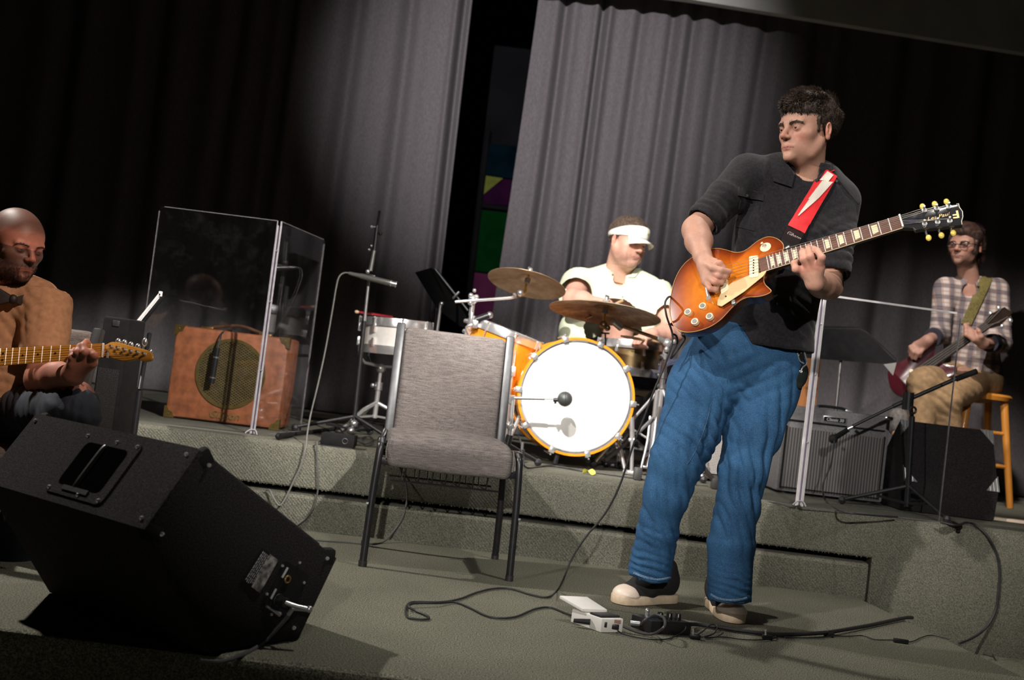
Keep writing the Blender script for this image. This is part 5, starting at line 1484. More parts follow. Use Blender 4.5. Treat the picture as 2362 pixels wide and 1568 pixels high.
for i, (px, py) in enumerate(((2132, 486), (2161, 482), (2189, 478), (2133, 518), (2163, 514), (2191, 511))):
    c = hpx(px, py); sg = 1 if i < 3 else -1
    tn_ = MB().cyl(hp_(c.x, c.y, 0), hp_(c.x, c.y, .004), .0075, n=14).build('tuner', M_CHROME, guitar)
    MB().cyl(hp_(c.x, c.y, .003), hp_(c.x, c.y, .02), .0035, n=10).build('string_post', M_CHROME, tn_)
    eb = [p for p in hl2]; ye = (.045 if sg > 0 else -.045)
    MB().cyl(hp_(c.x, c.y + sg * .008, -.018), hp_(c.x, ye + sg * (.004 if sg > 0 else .012), -.018), .003, n=8).build('tuner_shaft', M_CHROMED, tn_)
    MB().ball(hp_(c.x + .002, ye + sg * (.013 if sg > 0 else .022), -.016), (.0085, .0115, .0065), 12).build('tuner_button', mat('amber_button', (.62, .48, .10), .25, var=.1, coat=.4), tn_)
# hardware
def gdisc(px, py, r, z0, z1, name, m, parent=guitar, r1=None):
    c = gl(px, py, .008); return MB().cyl((c.x, c.y, z0), (c.x, c.y, z1), r, r1, n=20).build(name, m, parent)
pk = [gl(x, y, .014) for x, y in ((1728, 592), (1749, 589), (1750, 639), (1729, 642))]
pk2 = rounded([(p.x, p.y) for p in pk], .006)
pku = MB().prism([(x, y, .004) for x, y in pk2], (0, 0, .013), bev=.002).build('pickup', M_CREAM, guitar)
pa_, pb_ = gl(1738.5, 597, .017), gl(1738, 633, .017)
for i in range(6):
    p = pa_.lerp(pb_, (i + .5) / 6); MB().cyl((p.x, p.y, .0165), (p.x, p.y, .0185), .0024, n=10).build('pole_screw', M_BLK, pku)
br = rounded([(lambda p: (p.x, p.y))(gl(x, y, .012)) for x, y in ((1659, 645), (1676, 640), (1682, 668), (1664, 680))], .005)
MB().prism([(x, y, .004) for x, y in br], (0, 0, .012), bev=.002).build('pickup', M_CREAM, guitar)
pg = rounded([(lambda p: (p.x, p.y))(gl(x, y, .016)) for x, y in ((1688, 651), (1730, 633), (1752, 629), (1768, 624), (1760, 636), (1716, 672), (1664, 706), (1654, 703), (1655, 692), (1664, 672))], .003)
pgo = MB().prism([(x, y, .013) for x, y in pg], (0, 0, .002)).build('pickguard', mat('cream_pickguard', (.62, .46, .25), .3, var=.05, coat=.3), guitar)
c = gl(1674, 683, .016); MB().cyl((c.x, c.y, .015), (c.x, c.y, .0158), .003, n=10).build('guard_screw', M_BLK, pgo)
c = gl(1692, 697, .006); MB().box((c.x, c.y, .004), (.012, .016, .012), bev=.002).build('guard_bracket', M_CHROME, guitar)
for px, py in ((1584, 716), (1618, 702), (1600, 738), (1634, 726)):
    k_ = gdisc(px + 3, py + 4, .0125, .002, .012, 'knob', M_CREAM, r1=.0115)
    c = gl(px + 3, py + 4, .008); MB().cyl((c.x, c.y, .0118), (c.x, c.y, .0135), .0085, .0075, n=18).build('knob_cap', M_CHROME, k_)
sw = gdisc(1764, 567, .0175, -.001, .0015, 'toggle_washer', M_CREAM)
c = gl(1763, 566, .006); MB().cyl((c.x, c.y, .001), (c.x, c.y, .005), .0075, n=6).build('toggle_nut', M_CHROME, sw)
MB().cyl((c.x, c.y, .004), (c.x - .004, c.y + .003, .018), .0028, .0042, n=10).build('toggle_tip', M_CREAM, sw)
a, b = gl(1615, 590, .014), gl(1636, 690, .014)
tp = MB().tube([V((a.x, a.y, .016)), V((b.x, b.y, .016))], .0062, 10).build('tailpiece', M_CHROME, guitar)
for p in (a, b): MB().cyl((p.x, p.y, .0), (p.x, p.y, .022), .008, n=12).build('tailpiece_stud', M_CHROME, tp)
a2, b2 = gl(1637, 612, .012), gl(1655, 676, .012)
brd = MB().box(((a2.x + b2.x) / 2, (a2.y + b2.y) / 2, .013), ((a2 - b2).length, .014, .010), frame((0, 0, 0), V((a2.x - b2.x, a2.y - b2.y, 0)), V((0, 0, 1))), bev=.002).build('bridge', M_CHROME, guitar)
for i in range(6):
    f = (i + .5) / 6
    ye = board(xn, 1) + (board(xn, -1) - board(xn, 1)) * (.1 + .8 * f); yb = a2.y + (b2.y - a2.y) * (.16 + .68 * f); xb_ = a2.x + (b2.x - a2.x) * (.16 + .68 * f)
    tu = hpx(*((2132, 486), (2161, 482), (2189, 478), (2191, 511), (2163, 514), (2133, 518))[i])
    MB().tube([V((a.x + (b.x - a.x) * (.2 + .6 * f), a.y + (b.y - a.y) * (.2 + .6 * f), .02)), V((xb_, yb, .0195)), V((xn, ye, bz_(xn) + .0055)), hp_(tu.x, tu.y, .012)], .0007 if i < 3 else .0005, 4).build('string', mat('string_wire', (.55, .5, .45), .35, .9), guitar)
c = gl(1806, 575, -.02); MB().cyl((c.x, c.y, -.025), (c.x + .02, c.y + .006, -.025), .006, n=10).build('strap_button', M_CHROME, guitar)
# output jack plate and plug at the lower rim
jp = gp(1547, 690, -.028)
# ------------------------------------------------------------------ people: shared builders
M_SKIN = colattr_mat('skin', .52, bump=.12, bscale=700, sss=.0, spec=.35, var=.06, vscale=120)
M_SKIN.node_tree.nodes['Principled BSDF'].inputs['Subsurface Weight'].default_value = .12
M_SKIN.node_tree.nodes['Principled BSDF'].inputs['Subsurface Radius'].default_value = (.9, .35, .2)
M_SKIN.node_tree.nodes['Principled BSDF'].inputs['Subsurface Scale'].default_value = .006
M_EYE = colattr_mat('eye', .15, spec=.6)

def head_geo(skin, lip, sc=1.0, jaw=1.0, nose=1.0, fat=0.0, lids=.35, stubble=None, neck_to=None, neck_r=(.058, .064), vox=.0027, brow_d=1.0):
    """head in its own frame: x to the head's left, -y out of the face, z up; origin between the ears at eye height"""
    nz = V(neck_to) if neck_to is not None else V((0, .04, -.2))
    lo = (min(-.115, nz.x - .09), min(-.15, nz.y - .09), min(-.16, nz.z - .03)); hi = (max(.115, nz.x + .09), max(.125, nz.y + .09), .15)
    s = SDF(lo, hi, vox)
    s.ell((0, .018, .045), (.0765, .0985, .083), 0.0)                     # cranium
    s.ell((0, -.030, .028), (.066, .062, .062), .03)                      # forehead
    s.ell((0, -.028, -.035), (.061 + fat * .6, .060, .07), .03)           # mid face
    s.ell((0, -.030, -.068), (.050 * jaw + fat, .050, .045), .025)        # jaw
    for x in (-1, 1):
        s.cone((x * .056 * jaw, .012, -.035), .016 + fat * .4, (x * .044 * jaw, -.02, -.082), .014 + fat * .5, .02)   # jaw angle
        s.ell((x * .045, -.052, -.022), (.020, .016, .013), .03)          # cheek bone
        if fat: s.ell((x * .04, -.05, -.06), (.028, .026, .03), .02)
    s.ell((0, -.076, -.098), (.022 * jaw, .018, .016), .018)              # chin
    if fat: s.ell((0, -.035, -.112), (.04, .04, .022), .03)
    s.ell((0, -.067, -.064), (.031, .021, .025), .022)                    # muzzle
    E = -.004                                                             # eye height
    for x in (-1, 1):
        s.ell((x * .033, -.1, E - .003), (.021, .0245, .016), .012, 'sub')    # eye socket
        s.cone((x * .012, -.0855, E + .0185), .0098 * brow_d, (x * .046, -.075, E + .020), .0088 * brow_d, .012)  # brow ridge
        s.ell((x * .0325, -.0745, E), (.0148, .0142, .0125), .006)        # lids
        ro = .0018 + .0075 * lids
        s.cone((x * .0225, -.0862, E - .001), ro * .5, (x * .0320, -.0882, E), ro, .0008, 'sub')
        s.cone((x * .0320, -.0882, E), ro, (x * .0435, -.0838, E), ro * .45, .0008, 'sub')
    s.cone((0, -.082, .014), .0075, (0, -.1065 * (1 + .03 * (nose - 1)), -.027), .0092 * nose, .010)   # nose bridge
    s.ell((0, -.1065, -.0315), (.0110 * nose, .0115, .0092), .006)        # tip
    for x in (-1, 1):
        s.ell((x * .0125, -.0955, -.0345), (.0080, .0105, .0070), .006)
        s.ell((x * .0065, -.1030, -.0420), (.0036, .0052, .003), .002, 'sub')
    s.ell((0, -.0830, -.0635), (.0265, .0082, .0040), .006)               # lips
    s.ell((0, -.0820, -.0718), (.0225, .0082, .0050), .006)
    for x in (-1, 1):
        s.cone((x * .030, -.0775, -.0695), .0018, (x * .013, -.0885, -.0675), .0012, .002, 'sub')
        s.cone((x * .013, -.0885, -.0675), .0012, (0, -.0910, -.0672), .0012, .002, 'sub')
    s.ell((0, -.0975, -.050), (.004, .006, .007), .006, 'sub')            # philtrum
    s.ell((0, -.0945, -.0815), (.016, .008, .005), .008, 'sub')
    for x in (-1, 1):                                                      # ears
        Me = Matrix.Rotation(R(x * 22), 4, 'Z') @ Matrix.Rotation(R(-12), 4, 'X')
        c = V((x * .0815, .016, -.004))
        s.ell(c, (.0085, .0175, .0285), .005, M=Me)
        s.ell(c + V((x * .009, -.003, .004)), (.0085, .0105, .018), .003, 'sub', M=Me); s.ell(c + V((x * .004, -.010, -.004)), (.005, .005, .008), .003)
        s.ell(c + V((x * .004, -.005, -.026)), (.006, .009, .009), .005)
    s.cone((0, .02, -.055), neck_r[0], nz, neck_r[1], .03)                # neck
    s.cone((0, -.028, -.10), .018, (nz.x * .6, nz.y - .022, nz.z * .75), .03, .03)
    vs, q = s.mesh(1)
    col = np.tile(np.array(skin, dtype=float), (len(vs), 1))
    def blend(w, c): 
        nonlocal col
        w = np.clip(w, 0, 1)[:, None]; col = col * (1 - w) + np.array(c) * w
    sk = np.array(skin)
    blend(.45 * (gauss(vs, (.045, -.075, -.035), (.028, .03, .022)) + gauss(vs, (-.045, -.075, -.035), (.028, .03, .022))), sk * (1.12, .72, .68))
    blend(.5 * gauss(vs, (0, -.115, -.03), (.016, .02, .014)), sk * (1.12, .72, .68))
    for x in (-1, 1):
        blend(.55 * gauss(vs, (x * .088, .015, -.005), (.015, .03, .035)), sk * (1.1, .62, .58))
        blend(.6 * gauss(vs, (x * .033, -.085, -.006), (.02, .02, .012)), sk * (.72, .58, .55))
    lipm = np.exp(-(((vs[:, 0]) / .025) ** 4)) * np.exp(-(((vs[:, 2] + .0678) / .0080) ** 4)) * (vs[:, 1] < -.08)
    blend(.85 * lipm, lip)
    zl = vs[:, 2] + .0674 + 2.4 * vs[:, 0] ** 2
    blend(.75 * np.exp(-(zl / .0015) ** 2) * (np.abs(vs[:, 0]) < .029) * (vs[:, 1] < -.07), np.array(lip) * .25)
    if stubble is not None:
        c, a = stubble
        m = (1 / (1 + np.exp((vs[:, 2] + .045) / .008))) * (1 / (1 + np.exp((vs[:, 1] - .03) / .012))) * (vs[:, 2] > -.125)
        m2 = np.exp(-((vs[:, 2] + .05) / .008) ** 2) * np.exp(-(vs[:, 0] / .026) ** 4) * (vs[:, 1] < -.08)
        nsz = .8 + .35 * wob(vs, 60, 3)
        blend(a * np.clip(np.maximum(m, m2), 0, 1) * (1 - lipm) * nsz, c)
    return vs * sc, q, col
def eye_part(x, sc, HM, iris=(.05, .03, .02), look=(0, 0)):
    mb = MB().ball((0, 0, 0), .0118, 24); vs = np.array(mb.v)
    me = mb.mesh('eye')
    d = V((look[0], -1, look[1])).normalized()
    n = vs / .0118; a = n @ np.array(d)
    col = np.full((len(vs), 3), .34); col[:, 1] *= .95; col[:, 2] *= .9
    col[a > .78] = iris; col[a > .95] = (.005, .005, .005)
    at = me.attributes.new('Col', 'FLOAT_COLOR', 'POINT'); c = np.ones((len(vs), 4), dtype=np.float32); c[:, :3] = col; at.data.foreach_set('color', c.ravel())
    me.transform(HM @ Matrix.Scale(sc, 4) @ Matrix.Translation((x * .0325, -.0757, -.004)))
    return me
def strands(roots, dirs, L, r, sides=3, bend=None, seed=0, seg=2):
    """many tapering hair locks as one mesh; roots, dirs: (n,3)"""
    g = np.random.default_rng(seed); n = len(roots)
    d = dirs / np.linalg.norm(dirs, axis=1)[:, None]
    ref = np.where(np.abs(d[:, 2:3]) < .9, np.array([[0, 0, 1.]]), np.array([[1., 0, 0]]))
    s = np.cross(d, ref); s /= np.linalg.norm(s, axis=1)[:, None]; t = np.cross(d, s)
    L = L * g.uniform(.6, 1.2, n)
    rings = []
    for k in range(seg + 1):
        f = k / seg
        c = roots + d * (L * f)[:, None]
        if bend is not None: c = c + bend * (L * f * f)[:, None]
        rr = r * (1 - f * .85)
        for j in range(sides):
            a = 2 * math.pi * j / sides
            rings.append(c + (s * math.cos(a) + t * math.sin(a)) * rr)
    vs = np.stack(rings, 1).reshape(-1, 3)      # n*(seg+1)*sides
    per = (seg + 1) * sides; base = np.arange(n)[:, None] * per
    qs = []
    for k in range(seg):
        for j in range(sides):
            j2 = (j + 1) % sides
            qs.append(base + np.array([[k * sides + j, k * sides + j2, (k + 1) * sides + j2, (k + 1) * sides + j]]))
    return vs, np.concatenate(qs)
def hair_from(vs, q, mask, n, L, r, comb, seed, spread=.35, lift=.6):
    """grow locks from the masked part of a head mesh"""
    g = np.random.default_rng(seed); nm = vnorm(vs, q)
    idx = np.flatnonzero(mask); k = g.choice(idx, n)
    root = vs[k] - nm[k] * .002
    d = nm[k] * lift + np.array(comb) + g.normal(size=(n, 3)) * spread
    return strands(root, d, L, r, seed=seed, bend=np.tile(np.array(comb) * .4, (n, 1)))
def brows(HM, sc, m, parent, thick=1.0, n=90, seed=2, geo=None, z0=.0095):
    bv = bvh_of(geo[0] / sc, geo[1]) if geo is not None else None
    for x in (-1, 1):
        g = np.random.default_rng(seed); f = g.uniform(0, 1, n)
        X = x * (.012 + .040 * f); Z = z0 + .0075 * np.sin(f * 2.3) - .004 * f + g.normal(size=n) * .0017 * thick * (1.15 - f * .6)
        root = []
        for a, b in zip(X, Z):
            h = bv.ray_cast(V((a, -.3, b)), V((0, 1, 0)))[0] if bv else None
            root.append(tuple(h) if h else (a, -.085, b))
        root = np.array(root) + np.array([0, .0006, 0])
        d = np.stack([np.full(n, x * 1.0), .55 * f - .12, g.normal(size=n) * .12 + .25 - .45 * f], 1)
        vs, q = strands(root, d, .0085, .0009 * thick, seed=seed)
        put('eyebrow', np_mesh('eyebrow', xf(HM, vs * sc), q), m, parent, local=False)
def hand(s, pts, k=.006):
    """pts: dict of finger chains [(point, radius), ...] in world space added to an SDF"""
    for ch in pts:
        for (a, ra), (b, rb) in zip(ch, ch[1:]): s.cone(a, ra, b, rb, k)
def bounds(pts, m):
    a = np.array([tuple(p) for p in pts]); return a.min(0) - m, a.max(0) + m
def biggest(vs, q):
    """keep the largest connected piece"""
    lab = np.arange(len(vs)); a = q.ravel(); b = np.roll(q, 1, axis=1).ravel()
    while True:
        m = np.minimum(lab[a], lab[b]); new = lab.copy()
        np.minimum.at(new, a, m); np.minimum.at(new, b, m)
        new = new[new]
        if (new == lab).all(): break
        lab = new
    u, c = np.unique(lab, return_counts=True)
    if len(u) == 1: return vs, q
    keep = lab == u[c.argmax()]; idx = np.cumsum(keep) - 1
    return vs[keep], idx[q[keep[q[:, 0]]]]
def cloth(s, seed, amp=.004, freq=5.0, sm=1, extra=None, col=None):
    vs, q = biggest(*s.mesh(sm)); n = vnorm(vs, q)
    w = wob(vs, freq, seed); w2 = wob(vs, np.array(freq) * 2.3, seed + 1)
    disp = amp * (.7 * w + .3 * w2)
    if extra is not None: disp = disp + extra(vs, n)
    vs = vs + n * disp[:, None]
    return vs, q
def folds(vs, c, axis, r, wl, amp, seed=0):
    """cloth creases: wandering ridges across 'axis', patchy, fading away from centre c within radius r"""
    a = np.array(V(axis).normalized()); p = vs - np.array(tuple(c))
    d2 = (p * p).sum(1); o = np.zeros(len(vs)); m = d2 < (2.2 * r) ** 2
    if not m.any(): return o
    q = p[m]; t = q @ a
    warp = 2.2 * wob(q, .45 / wl * .35, 100 + seed * 7) + 1.1 * wob(q, .3 / wl, 101 + seed * 7)
    x = np.sin(t / wl * 6.283 * .8 + warp + seed)
    ridge = 1 - 2 * np.abs(x) ** .7          # sharp creases, rounded tops
    gate = np.clip(.55 + .9 * wob(q, .22 / wl, 103 + seed * 7), 0, 1.2)
    o[m] = -amp * .8 * ridge * gate * np.exp(-d2[m] / (r * r))
    return o
from mathutils.bvhtree import BVHTree
def bvh_of(vs, q): return BVHTree.FromPolygons([tuple(v) for v in vs], [tuple(int(i) for i in f) for f in q])
def patch(bvh, quad, nu, nv, off, th, name, m, parent, fallback=None, mask=None):
    """thin cloth piece lying on a surface: quad of photo pixels cast on to the surface (corner order: a b c d)"""
    top = []; 
    a, b, c, d = [V((*p, 0)) for p in quad]
    grid = {}
    for i in range(nu + 1):
        for j in range(nv + 1):
            u, v = i / nu, j / nv
            p = (a * (1 - u) + b * u) * (1 - v) + (d * (1 - u) + c * u) * v
            dr = ray(p.x, p.y).normalized()
            h, n, fi, ds = bvh.ray_cast(CAM_POS, dr)
            if h is None: grid[i, j] = None; continue
            if n.dot(dr) > 0: n = -n
            grid[i, j] = (h + n * off * .4 - dr * off * .6, n)
    known = [(k, g) for k, g in grid.items() if g]
    if not known: return None
    for k, g in grid.items():
        if g is None: grid[k] = min(known, key=lambda e: (e[0][0] - k[0]) ** 2 + (e[0][1] - k[1]) ** 2)[1]
    mb = MB()
    vs = [grid[i, j][0] for i in range(nu + 1) for j in range(nv + 1)]
    bk = [grid[i, j][0] - grid[i, j][1] * th for i in range(nu + 1) for j in range(nv + 1)]
    W = nv + 1; N = len(vs)
    fs = [(i * W + j, (i + 1) * W + j, (i + 1) * W + j + 1, i * W + j + 1) for i in range(nu) for j in range(nv)]
    fs += [tuple(x + N for x in f[::-1]) for f in fs]
    bd = [i * W for i in range(nu + 1)] + [nu * W + j for j in range(1, nv + 1)] + [i * W + nv for i in range(nu - 1, -1, -1)] + [j for j in range(nv - 1, 0, -1)]
    for i in range(len(bd)): fs.append((bd[i - 1], bd[i], bd[i] + N, bd[i - 1] + N))
    mb._add(vs + bk, fs)
    return mb.build(name, m, parent, local=False, angle=60)
def head_matrix(o, yaw, pitch=0.0, roll=0.0):
    """yaw: degrees the face turns (0 = at the audience, minus = to the picture's left), pitch down, roll"""
    return Matrix.Translation(o) @ Matrix.Rotation(R(yaw), 4, 'Z') @ Matrix.Rotation(R(pitch), 4, 'X') @ Matrix.Rotation(R(roll), 4, 'Y')
# ------------------------------------------------------------------ standing guitarist
SK = (.47, .262, .192); LIPC = (.42, .16, .13)
HS = .985
ho = P(1862, 303, 3.60)
HM = head_matrix(ho, -60, 4, 0)
nb = P(1862, 415, 3.655)                      # base of the neck
nloc = (HM.inverted() @ nb) / HS
hv, hq, hc = head_geo(SK, LIPC, HS, jaw=.98, nose=1.0, lids=.14, neck_to=nloc, neck_r=(.050, .056), brow_d=1.15)
parts = [(xf(HM, hv), hq, hc * 1.0)]
# joints
shR, shL = P(1722, 402, 3.66), P(1938, 462, 3.68)
elR, elL = P(1606, 530, 3.57), P(1912, 660, 3.57)
wrR = gp(1620, 590, .045); wrL = gp(1879, 652, -.02)
# picking arm and hand
pm = gp(1634, 622, .040)
lo, hi = bounds([elR, wrR, gp(1690, 670, .03), shR.lerp(elR, .55)], .07)
s = SDF(lo, hi, .0034)
s.cone(shR.lerp(elR, .55), .044, elR, .042, .02); s.cone(elR, .046, elR.lerp(wrR, .45), .043, .02); s.cone(elR.lerp(wrR, .45), .042, wrR, .0265, .02)
s.cone(wrR, .026, gp(1630, 610, .045), .026, .02, side=gz, asp=.8)
hand(s, [
    [(gp(1628, 606, .045), .022), (gp(1648, 606, .05), .0155)], [(gp(1630, 612, .045), .022), (gp(1643, 628, .047), .0165)],
    [(gp(1628, 616, .043), .022), (gp(1636, 641, .042), .0155)], [(gp(1624, 612, .043), .020), (gp(1628, 650, .038), .0145)]], .012)
hand(s, [
    [(gp(1646, 606, .05), .0115), (gp(1660, 607, .058), .0100), (gp(1668, 618, .045), .0090), (gp(1673, 625, .030), .0078)],
    [(gp(1640, 628, .049), .0118), (gp(1658, 636, .054), .0102), (gp(1672, 638, .04), .0092), (gp(1678, 634, .030), .0080)],
    [(gp(1634, 641, .044), .0115), (gp(1650, 651, .046), .0100), (gp(1664, 651, .034), .0088), (gp(1668, 644, .028), .0078)],
    [(gp(1628, 651, .040), .0105), (gp(1638, 666, .040), .0090), (gp(1650, 669, .030), .0080), (gp(1655, 662, .026), .0072)],
    [(gp(1628, 608, .056), .0145), (gp(1645, 618, .066), .0120), (gp(1664, 624, .060), .0108), (gp(1683, 626, .042), .0088)]], .0045)
v, q = s.mesh(1); ck = np.tile(SK, (len(v), 1)); 
for (px, py, z) in ((1660, 607, .058), (1658, 636, .054), (1650, 651, .046), (1638, 666, .04), (1683, 626, .042), (1606, 530, 0)):
    w = .5 * gauss(v, gp(px, py, z), (.014, .014, .014))[:, None]; ck = ck * (1 - w) + np.array((.56, .22, .16)) * w
parts.append((v, q, ck))
# fretting arm and hand
lo, hi = bounds([elL, wrL, gp(1825, 570, .06), gp(1905, 570, .06), shL.lerp(elL, .6)], .06)
s = SDF(lo, hi, .0034)
s.cone(shL.lerp(elL, .6), .044, elL, .040, .02); s.cone(elL, .044, elL.lerp(wrL, .5), .040, .02); s.cone(elL.lerp(wrL, .5), .039, wrL, .0275, .02)
kn = [(1851, 620), (1866, 615), (1880, 612), (1892, 613)]      # knuckles, little finger to index
for i, (x, y) in enumerate(kn):
    s.cone(wrL, .021, gp(x, y + 5, .020), .0148, .010)
hand(s, [
    [(gp(1850, 622, .022), .0128), (gp(1835, 621, .040), .0105), (gp(1831, 607, .044), .0092), (gp(1840, 603, .026), .0080)],
    [(gp(1864, 617, .024), .0130), (gp(1853, 598, .052), .0108), (gp(1850, 583, .046), .0096), (gp(1851, 577, .026), .0082)],
    [(gp(1877, 613, .026), .0130), (gp(1869, 592, .056), .0110), (gp(1865, 576, .048), .0098), (gp(1866, 570, .026), .0084)],
    [(gp(1890, 614, .026), .0130), (gp(1896, 594, .054), .0108), (gp(1886, 579, .050), .0096), (gp(1877, 572, .028), .0082)],
    [(wrL, .02), (gp(1885, 628, -.03), .0145), (gp(1882, 596, -.034), .0115)]], .005)
v, q = s.mesh(1); ck = np.tile(SK, (len(v), 1))
for (px, py, z) in ((1835, 621, .04), (1853, 598, .052), (1869, 592, .056), (1896, 594, .054), (1850, 622, .03), (1864, 617, .034), (1878, 613, .034), (1890, 614, .034)):
    w = .5 * gauss(v, gp(px, py, z), (.014, .014, .014))[:, None]; ck = ck * (1 - w) + np.array((.56, .22, .16)) * w
parts.append((v, q, ck))
# hidden trunk and legs, coarse
hipR, hipL = P(1648, 880, 3.66), P(1778, 880, 3.68)
knR, knL = P(1568, 1045, 3.60), P(1718, 1090, 3.62)
anR, anL = P(1512, 1318, 3.70), P(1684, 1372, 3.63)
waist = P(1755, 740, 3.66); chest = P(1828, 500, 3.67)
lo, hi = bounds([anR, anL, shR, shL, nb], .12)
s = SDF(lo, hi, .012)
for a, b, ra, rb in ((nb, chest, .05, .10), (chest, waist, .10, .085), (waist, (hipR + hipL) / 2, .085, .07), (hipR, knR, .07, .055), (knR, anR, .05, .036), (hipL, knL, .07, .055), (knL, anL, .05, .036), (shR, elR, .05, .036), (shL, elL, .05, .036), (shR, shL, .06, .06)): s.cone(a, ra, b, rb, .04)
v, q = s.mesh(1); parts.append((v, q, SK))
bv, bq, bcol = join_np(parts)
hero = put('person', np_mesh('person', bv, bq, bcol), M_SKIN)
tag(hero, 'person standing in dark button shirt and blue jeans playing the sunburst guitar, looking aside', 'person')
for x in (-1, 1): put('eye', eye_part(x, HS, HM, look=(-.15, .0)), M_EYE, hero, local=False)
M_HAIR1 = mat('dark_brown_hair', (.034, .022, .015), .55, var=.45, vscale=90, spec=.4)
brows(HM, HS, M_HAIR1, hero, 1.5, 260, geo=(hv, hq))
# hair: solid cap under a mass of short locks
s = SDF((-.12, -.14, -.09), (.12, .15, .18), .004)
s.ell((0, .020, .050), (.0835, .106, .092), 0)
s.ell((0, -.030, .072), (.064, .068, .057), .03)
s.ell((0, -.12, -.02), (.072, .095, .072), .012, 'sub')
s.plane((0, .02, -.028), (0, -.35, -1), .012)
for x in (-1, 1):
    s.ell((x * .092, -.006, -.02), (.026, .027, .036), .008, 'sub')
    s.cone((x * .076, -.024, .03), .007, (x * .0755, -.022, -.008), .005, .008)
cv, cq = s.mesh(1); cn = vnorm(cv, cq)
cv = cv + cn * (.004 * wob(cv, 26, 4) + .0025 * wob(cv, 60, 6))[:, None]
top_w = np.clip((cv[:, 2] - .02) / .08, 0, 1)
g_ = np.random.default_rng(3); nm = vnorm(cv, cq)
k_ = g_.choice(len(cv), 15000); k_ = k_[(nm[k_] * np.array([0, 0, 1])).sum(1) > -.75]
cl = np.stack([wob(cv[k_], 16, 51), wob(cv[k_], 16, 52), wob(cv[k_], 16, 53)], 1)      # clumps
d_ = nm[k_] * .12 + np.array([.15, -.55, .05]) * top_w[k_][:, None] + np.array([0, .35, -.75]) * (1 - top_w[k_])[:, None] + cl * .6 + g_.normal(size=(len(k_), 3)) * .12
sv, sq = strands(cv[k_] - nm[k_] * .002, d_, (.009 + .012 * top_w[k_]), .0012, seed=5)
hvv, hqq, _ = join_np([(cv, cq, (0, 0, 0)), (sv, sq, (0, 0, 0))])
put('hair', np_mesh('hair', xf(HM, hvv * HS), hqq), M_HAIR1, hero, local=False)

# shirt ---------------------------------------------------------------
def shirt_mat(name, c1, c2, sheen=.15):
    return mat(name, c1, .85, col2=c2, vscale=120, bump=.35, bscale=700, spec=.2, sheen=sheen)
M_SHIRT = shirt_mat('charcoal_cotton', (.018, .0168, .0215), (.009, .0085, .011), .15)
axL = gx * 0
lo, hi = bounds([shR, shL, P(1590, 480, 3.6), P(1950, 670, 3.6), P(1640, 800, 3.6), P(1870, 815, 3.7), nb], .13)
s = SDF(lo, hi, .0062)
bx = V((1, 0, .0))
dn = V((0, 0, -1))
tr = (shL - shR).normalized()
front = V((0, -1, 0))
s.cone(P(1800, 420, 3.675), .085, P(1890, 440, 3.68), .085, .03)                                   # yoke
s.cone(shR + V((.015, 0, -.005)), .066, P(1800, 415, 3.67), .082, .04); s.cone(shL + V((-.015, 0, -.005)), .066, P(1880, 430, 3.68), .082, .04)
s.cone(P(1828, 480, 3.68), .172, P(1812, 560, 3.67), .165, .05, side=front, asp=.72)
s.cone(P(1812, 560, 3.67), .165, P(1780, 690, 3.655), .146, .05, side=front, asp=.80)
s.cone(P(1780, 690, 3.655), .146, P(1772, 800, 3.66), .152, .04, side=front, asp=.84)
s.plane(P(1772, 803, 3.66), P(1772, 803, 3.66) - P(1779, 743, 3.66))
# sleeves rolled at the elbow
sR = shR.lerp(elR, .80); s.cone(shR, .068, shR.lerp(elR, .4), .062, .03); s.cone(shR.lerp(elR, .4), .062, sR + (elR - shR).normalized() * .018, .056, .02, flat=True)
s.cone(sR - (elR - shR).normalized() * .035, .062, sR + (elR - shR).normalized() * .022, .061, .004, flat=True)
sL = shL.lerp(elL, .78); s.cone(shL, .068, shL.lerp(elL, .4), .064, .03); s.cone(shL.lerp(elL, .4), .064, sL + (elL - shL).normalized() * .02, .058, .02, flat=True)
s.cone(sL - (elL - shL).normalized() * .04, .064, sL + (elL - shL).normalized() * .03, .063, .004, flat=True)
s.cone(sR + (elR - shR).normalized() * .008, .050, sR + (elR - shR).normalized() * .07, .050, .003, 'sub')
s.cone(sL + (elL - shL).normalized() * .008, .052, sL + (elL - shL).normalized() * .07, .052, .003, 'sub')
# neck opening
s.cone(nb + V((-.014, -.03, -.022)), .050, P(1856, 352, 3.60), .072, .008, 'sub')
def ex(vs, n):
    d = folds(vs, shR.lerp(elR, .72), (elR - shR), .085, .045, .006, 1)
    d += folds(vs, shL.lerp(elL, .6), (elL - shL), .10, .05, .007, 2)
    d += folds(vs, P(1830, 745, 3.55), V((.5, 0, .85)), .10, .05, .006, 3)
    d += folds(vs, P(1745, 560, 3.55), V((.85, 0, .5)), .11, .06, .005, 4)
    d += folds(vs, P(1900, 520, 3.55), V((-.4, 0, .9)), .09, .05, .006, 5)
    d += folds(vs, P(1700, 540, 3.58), V((.2, 0, 1)), .06, .04, .005, 6)
    return d
sv_, sq_ = cloth(s, 31, .004, 4.5, 1, ex)
shirt = put('shirt', np_mesh('shirt', sv_, sq_), M_SHIRT, hero, local=False)
SB = bvh_of(sv_, sq_)
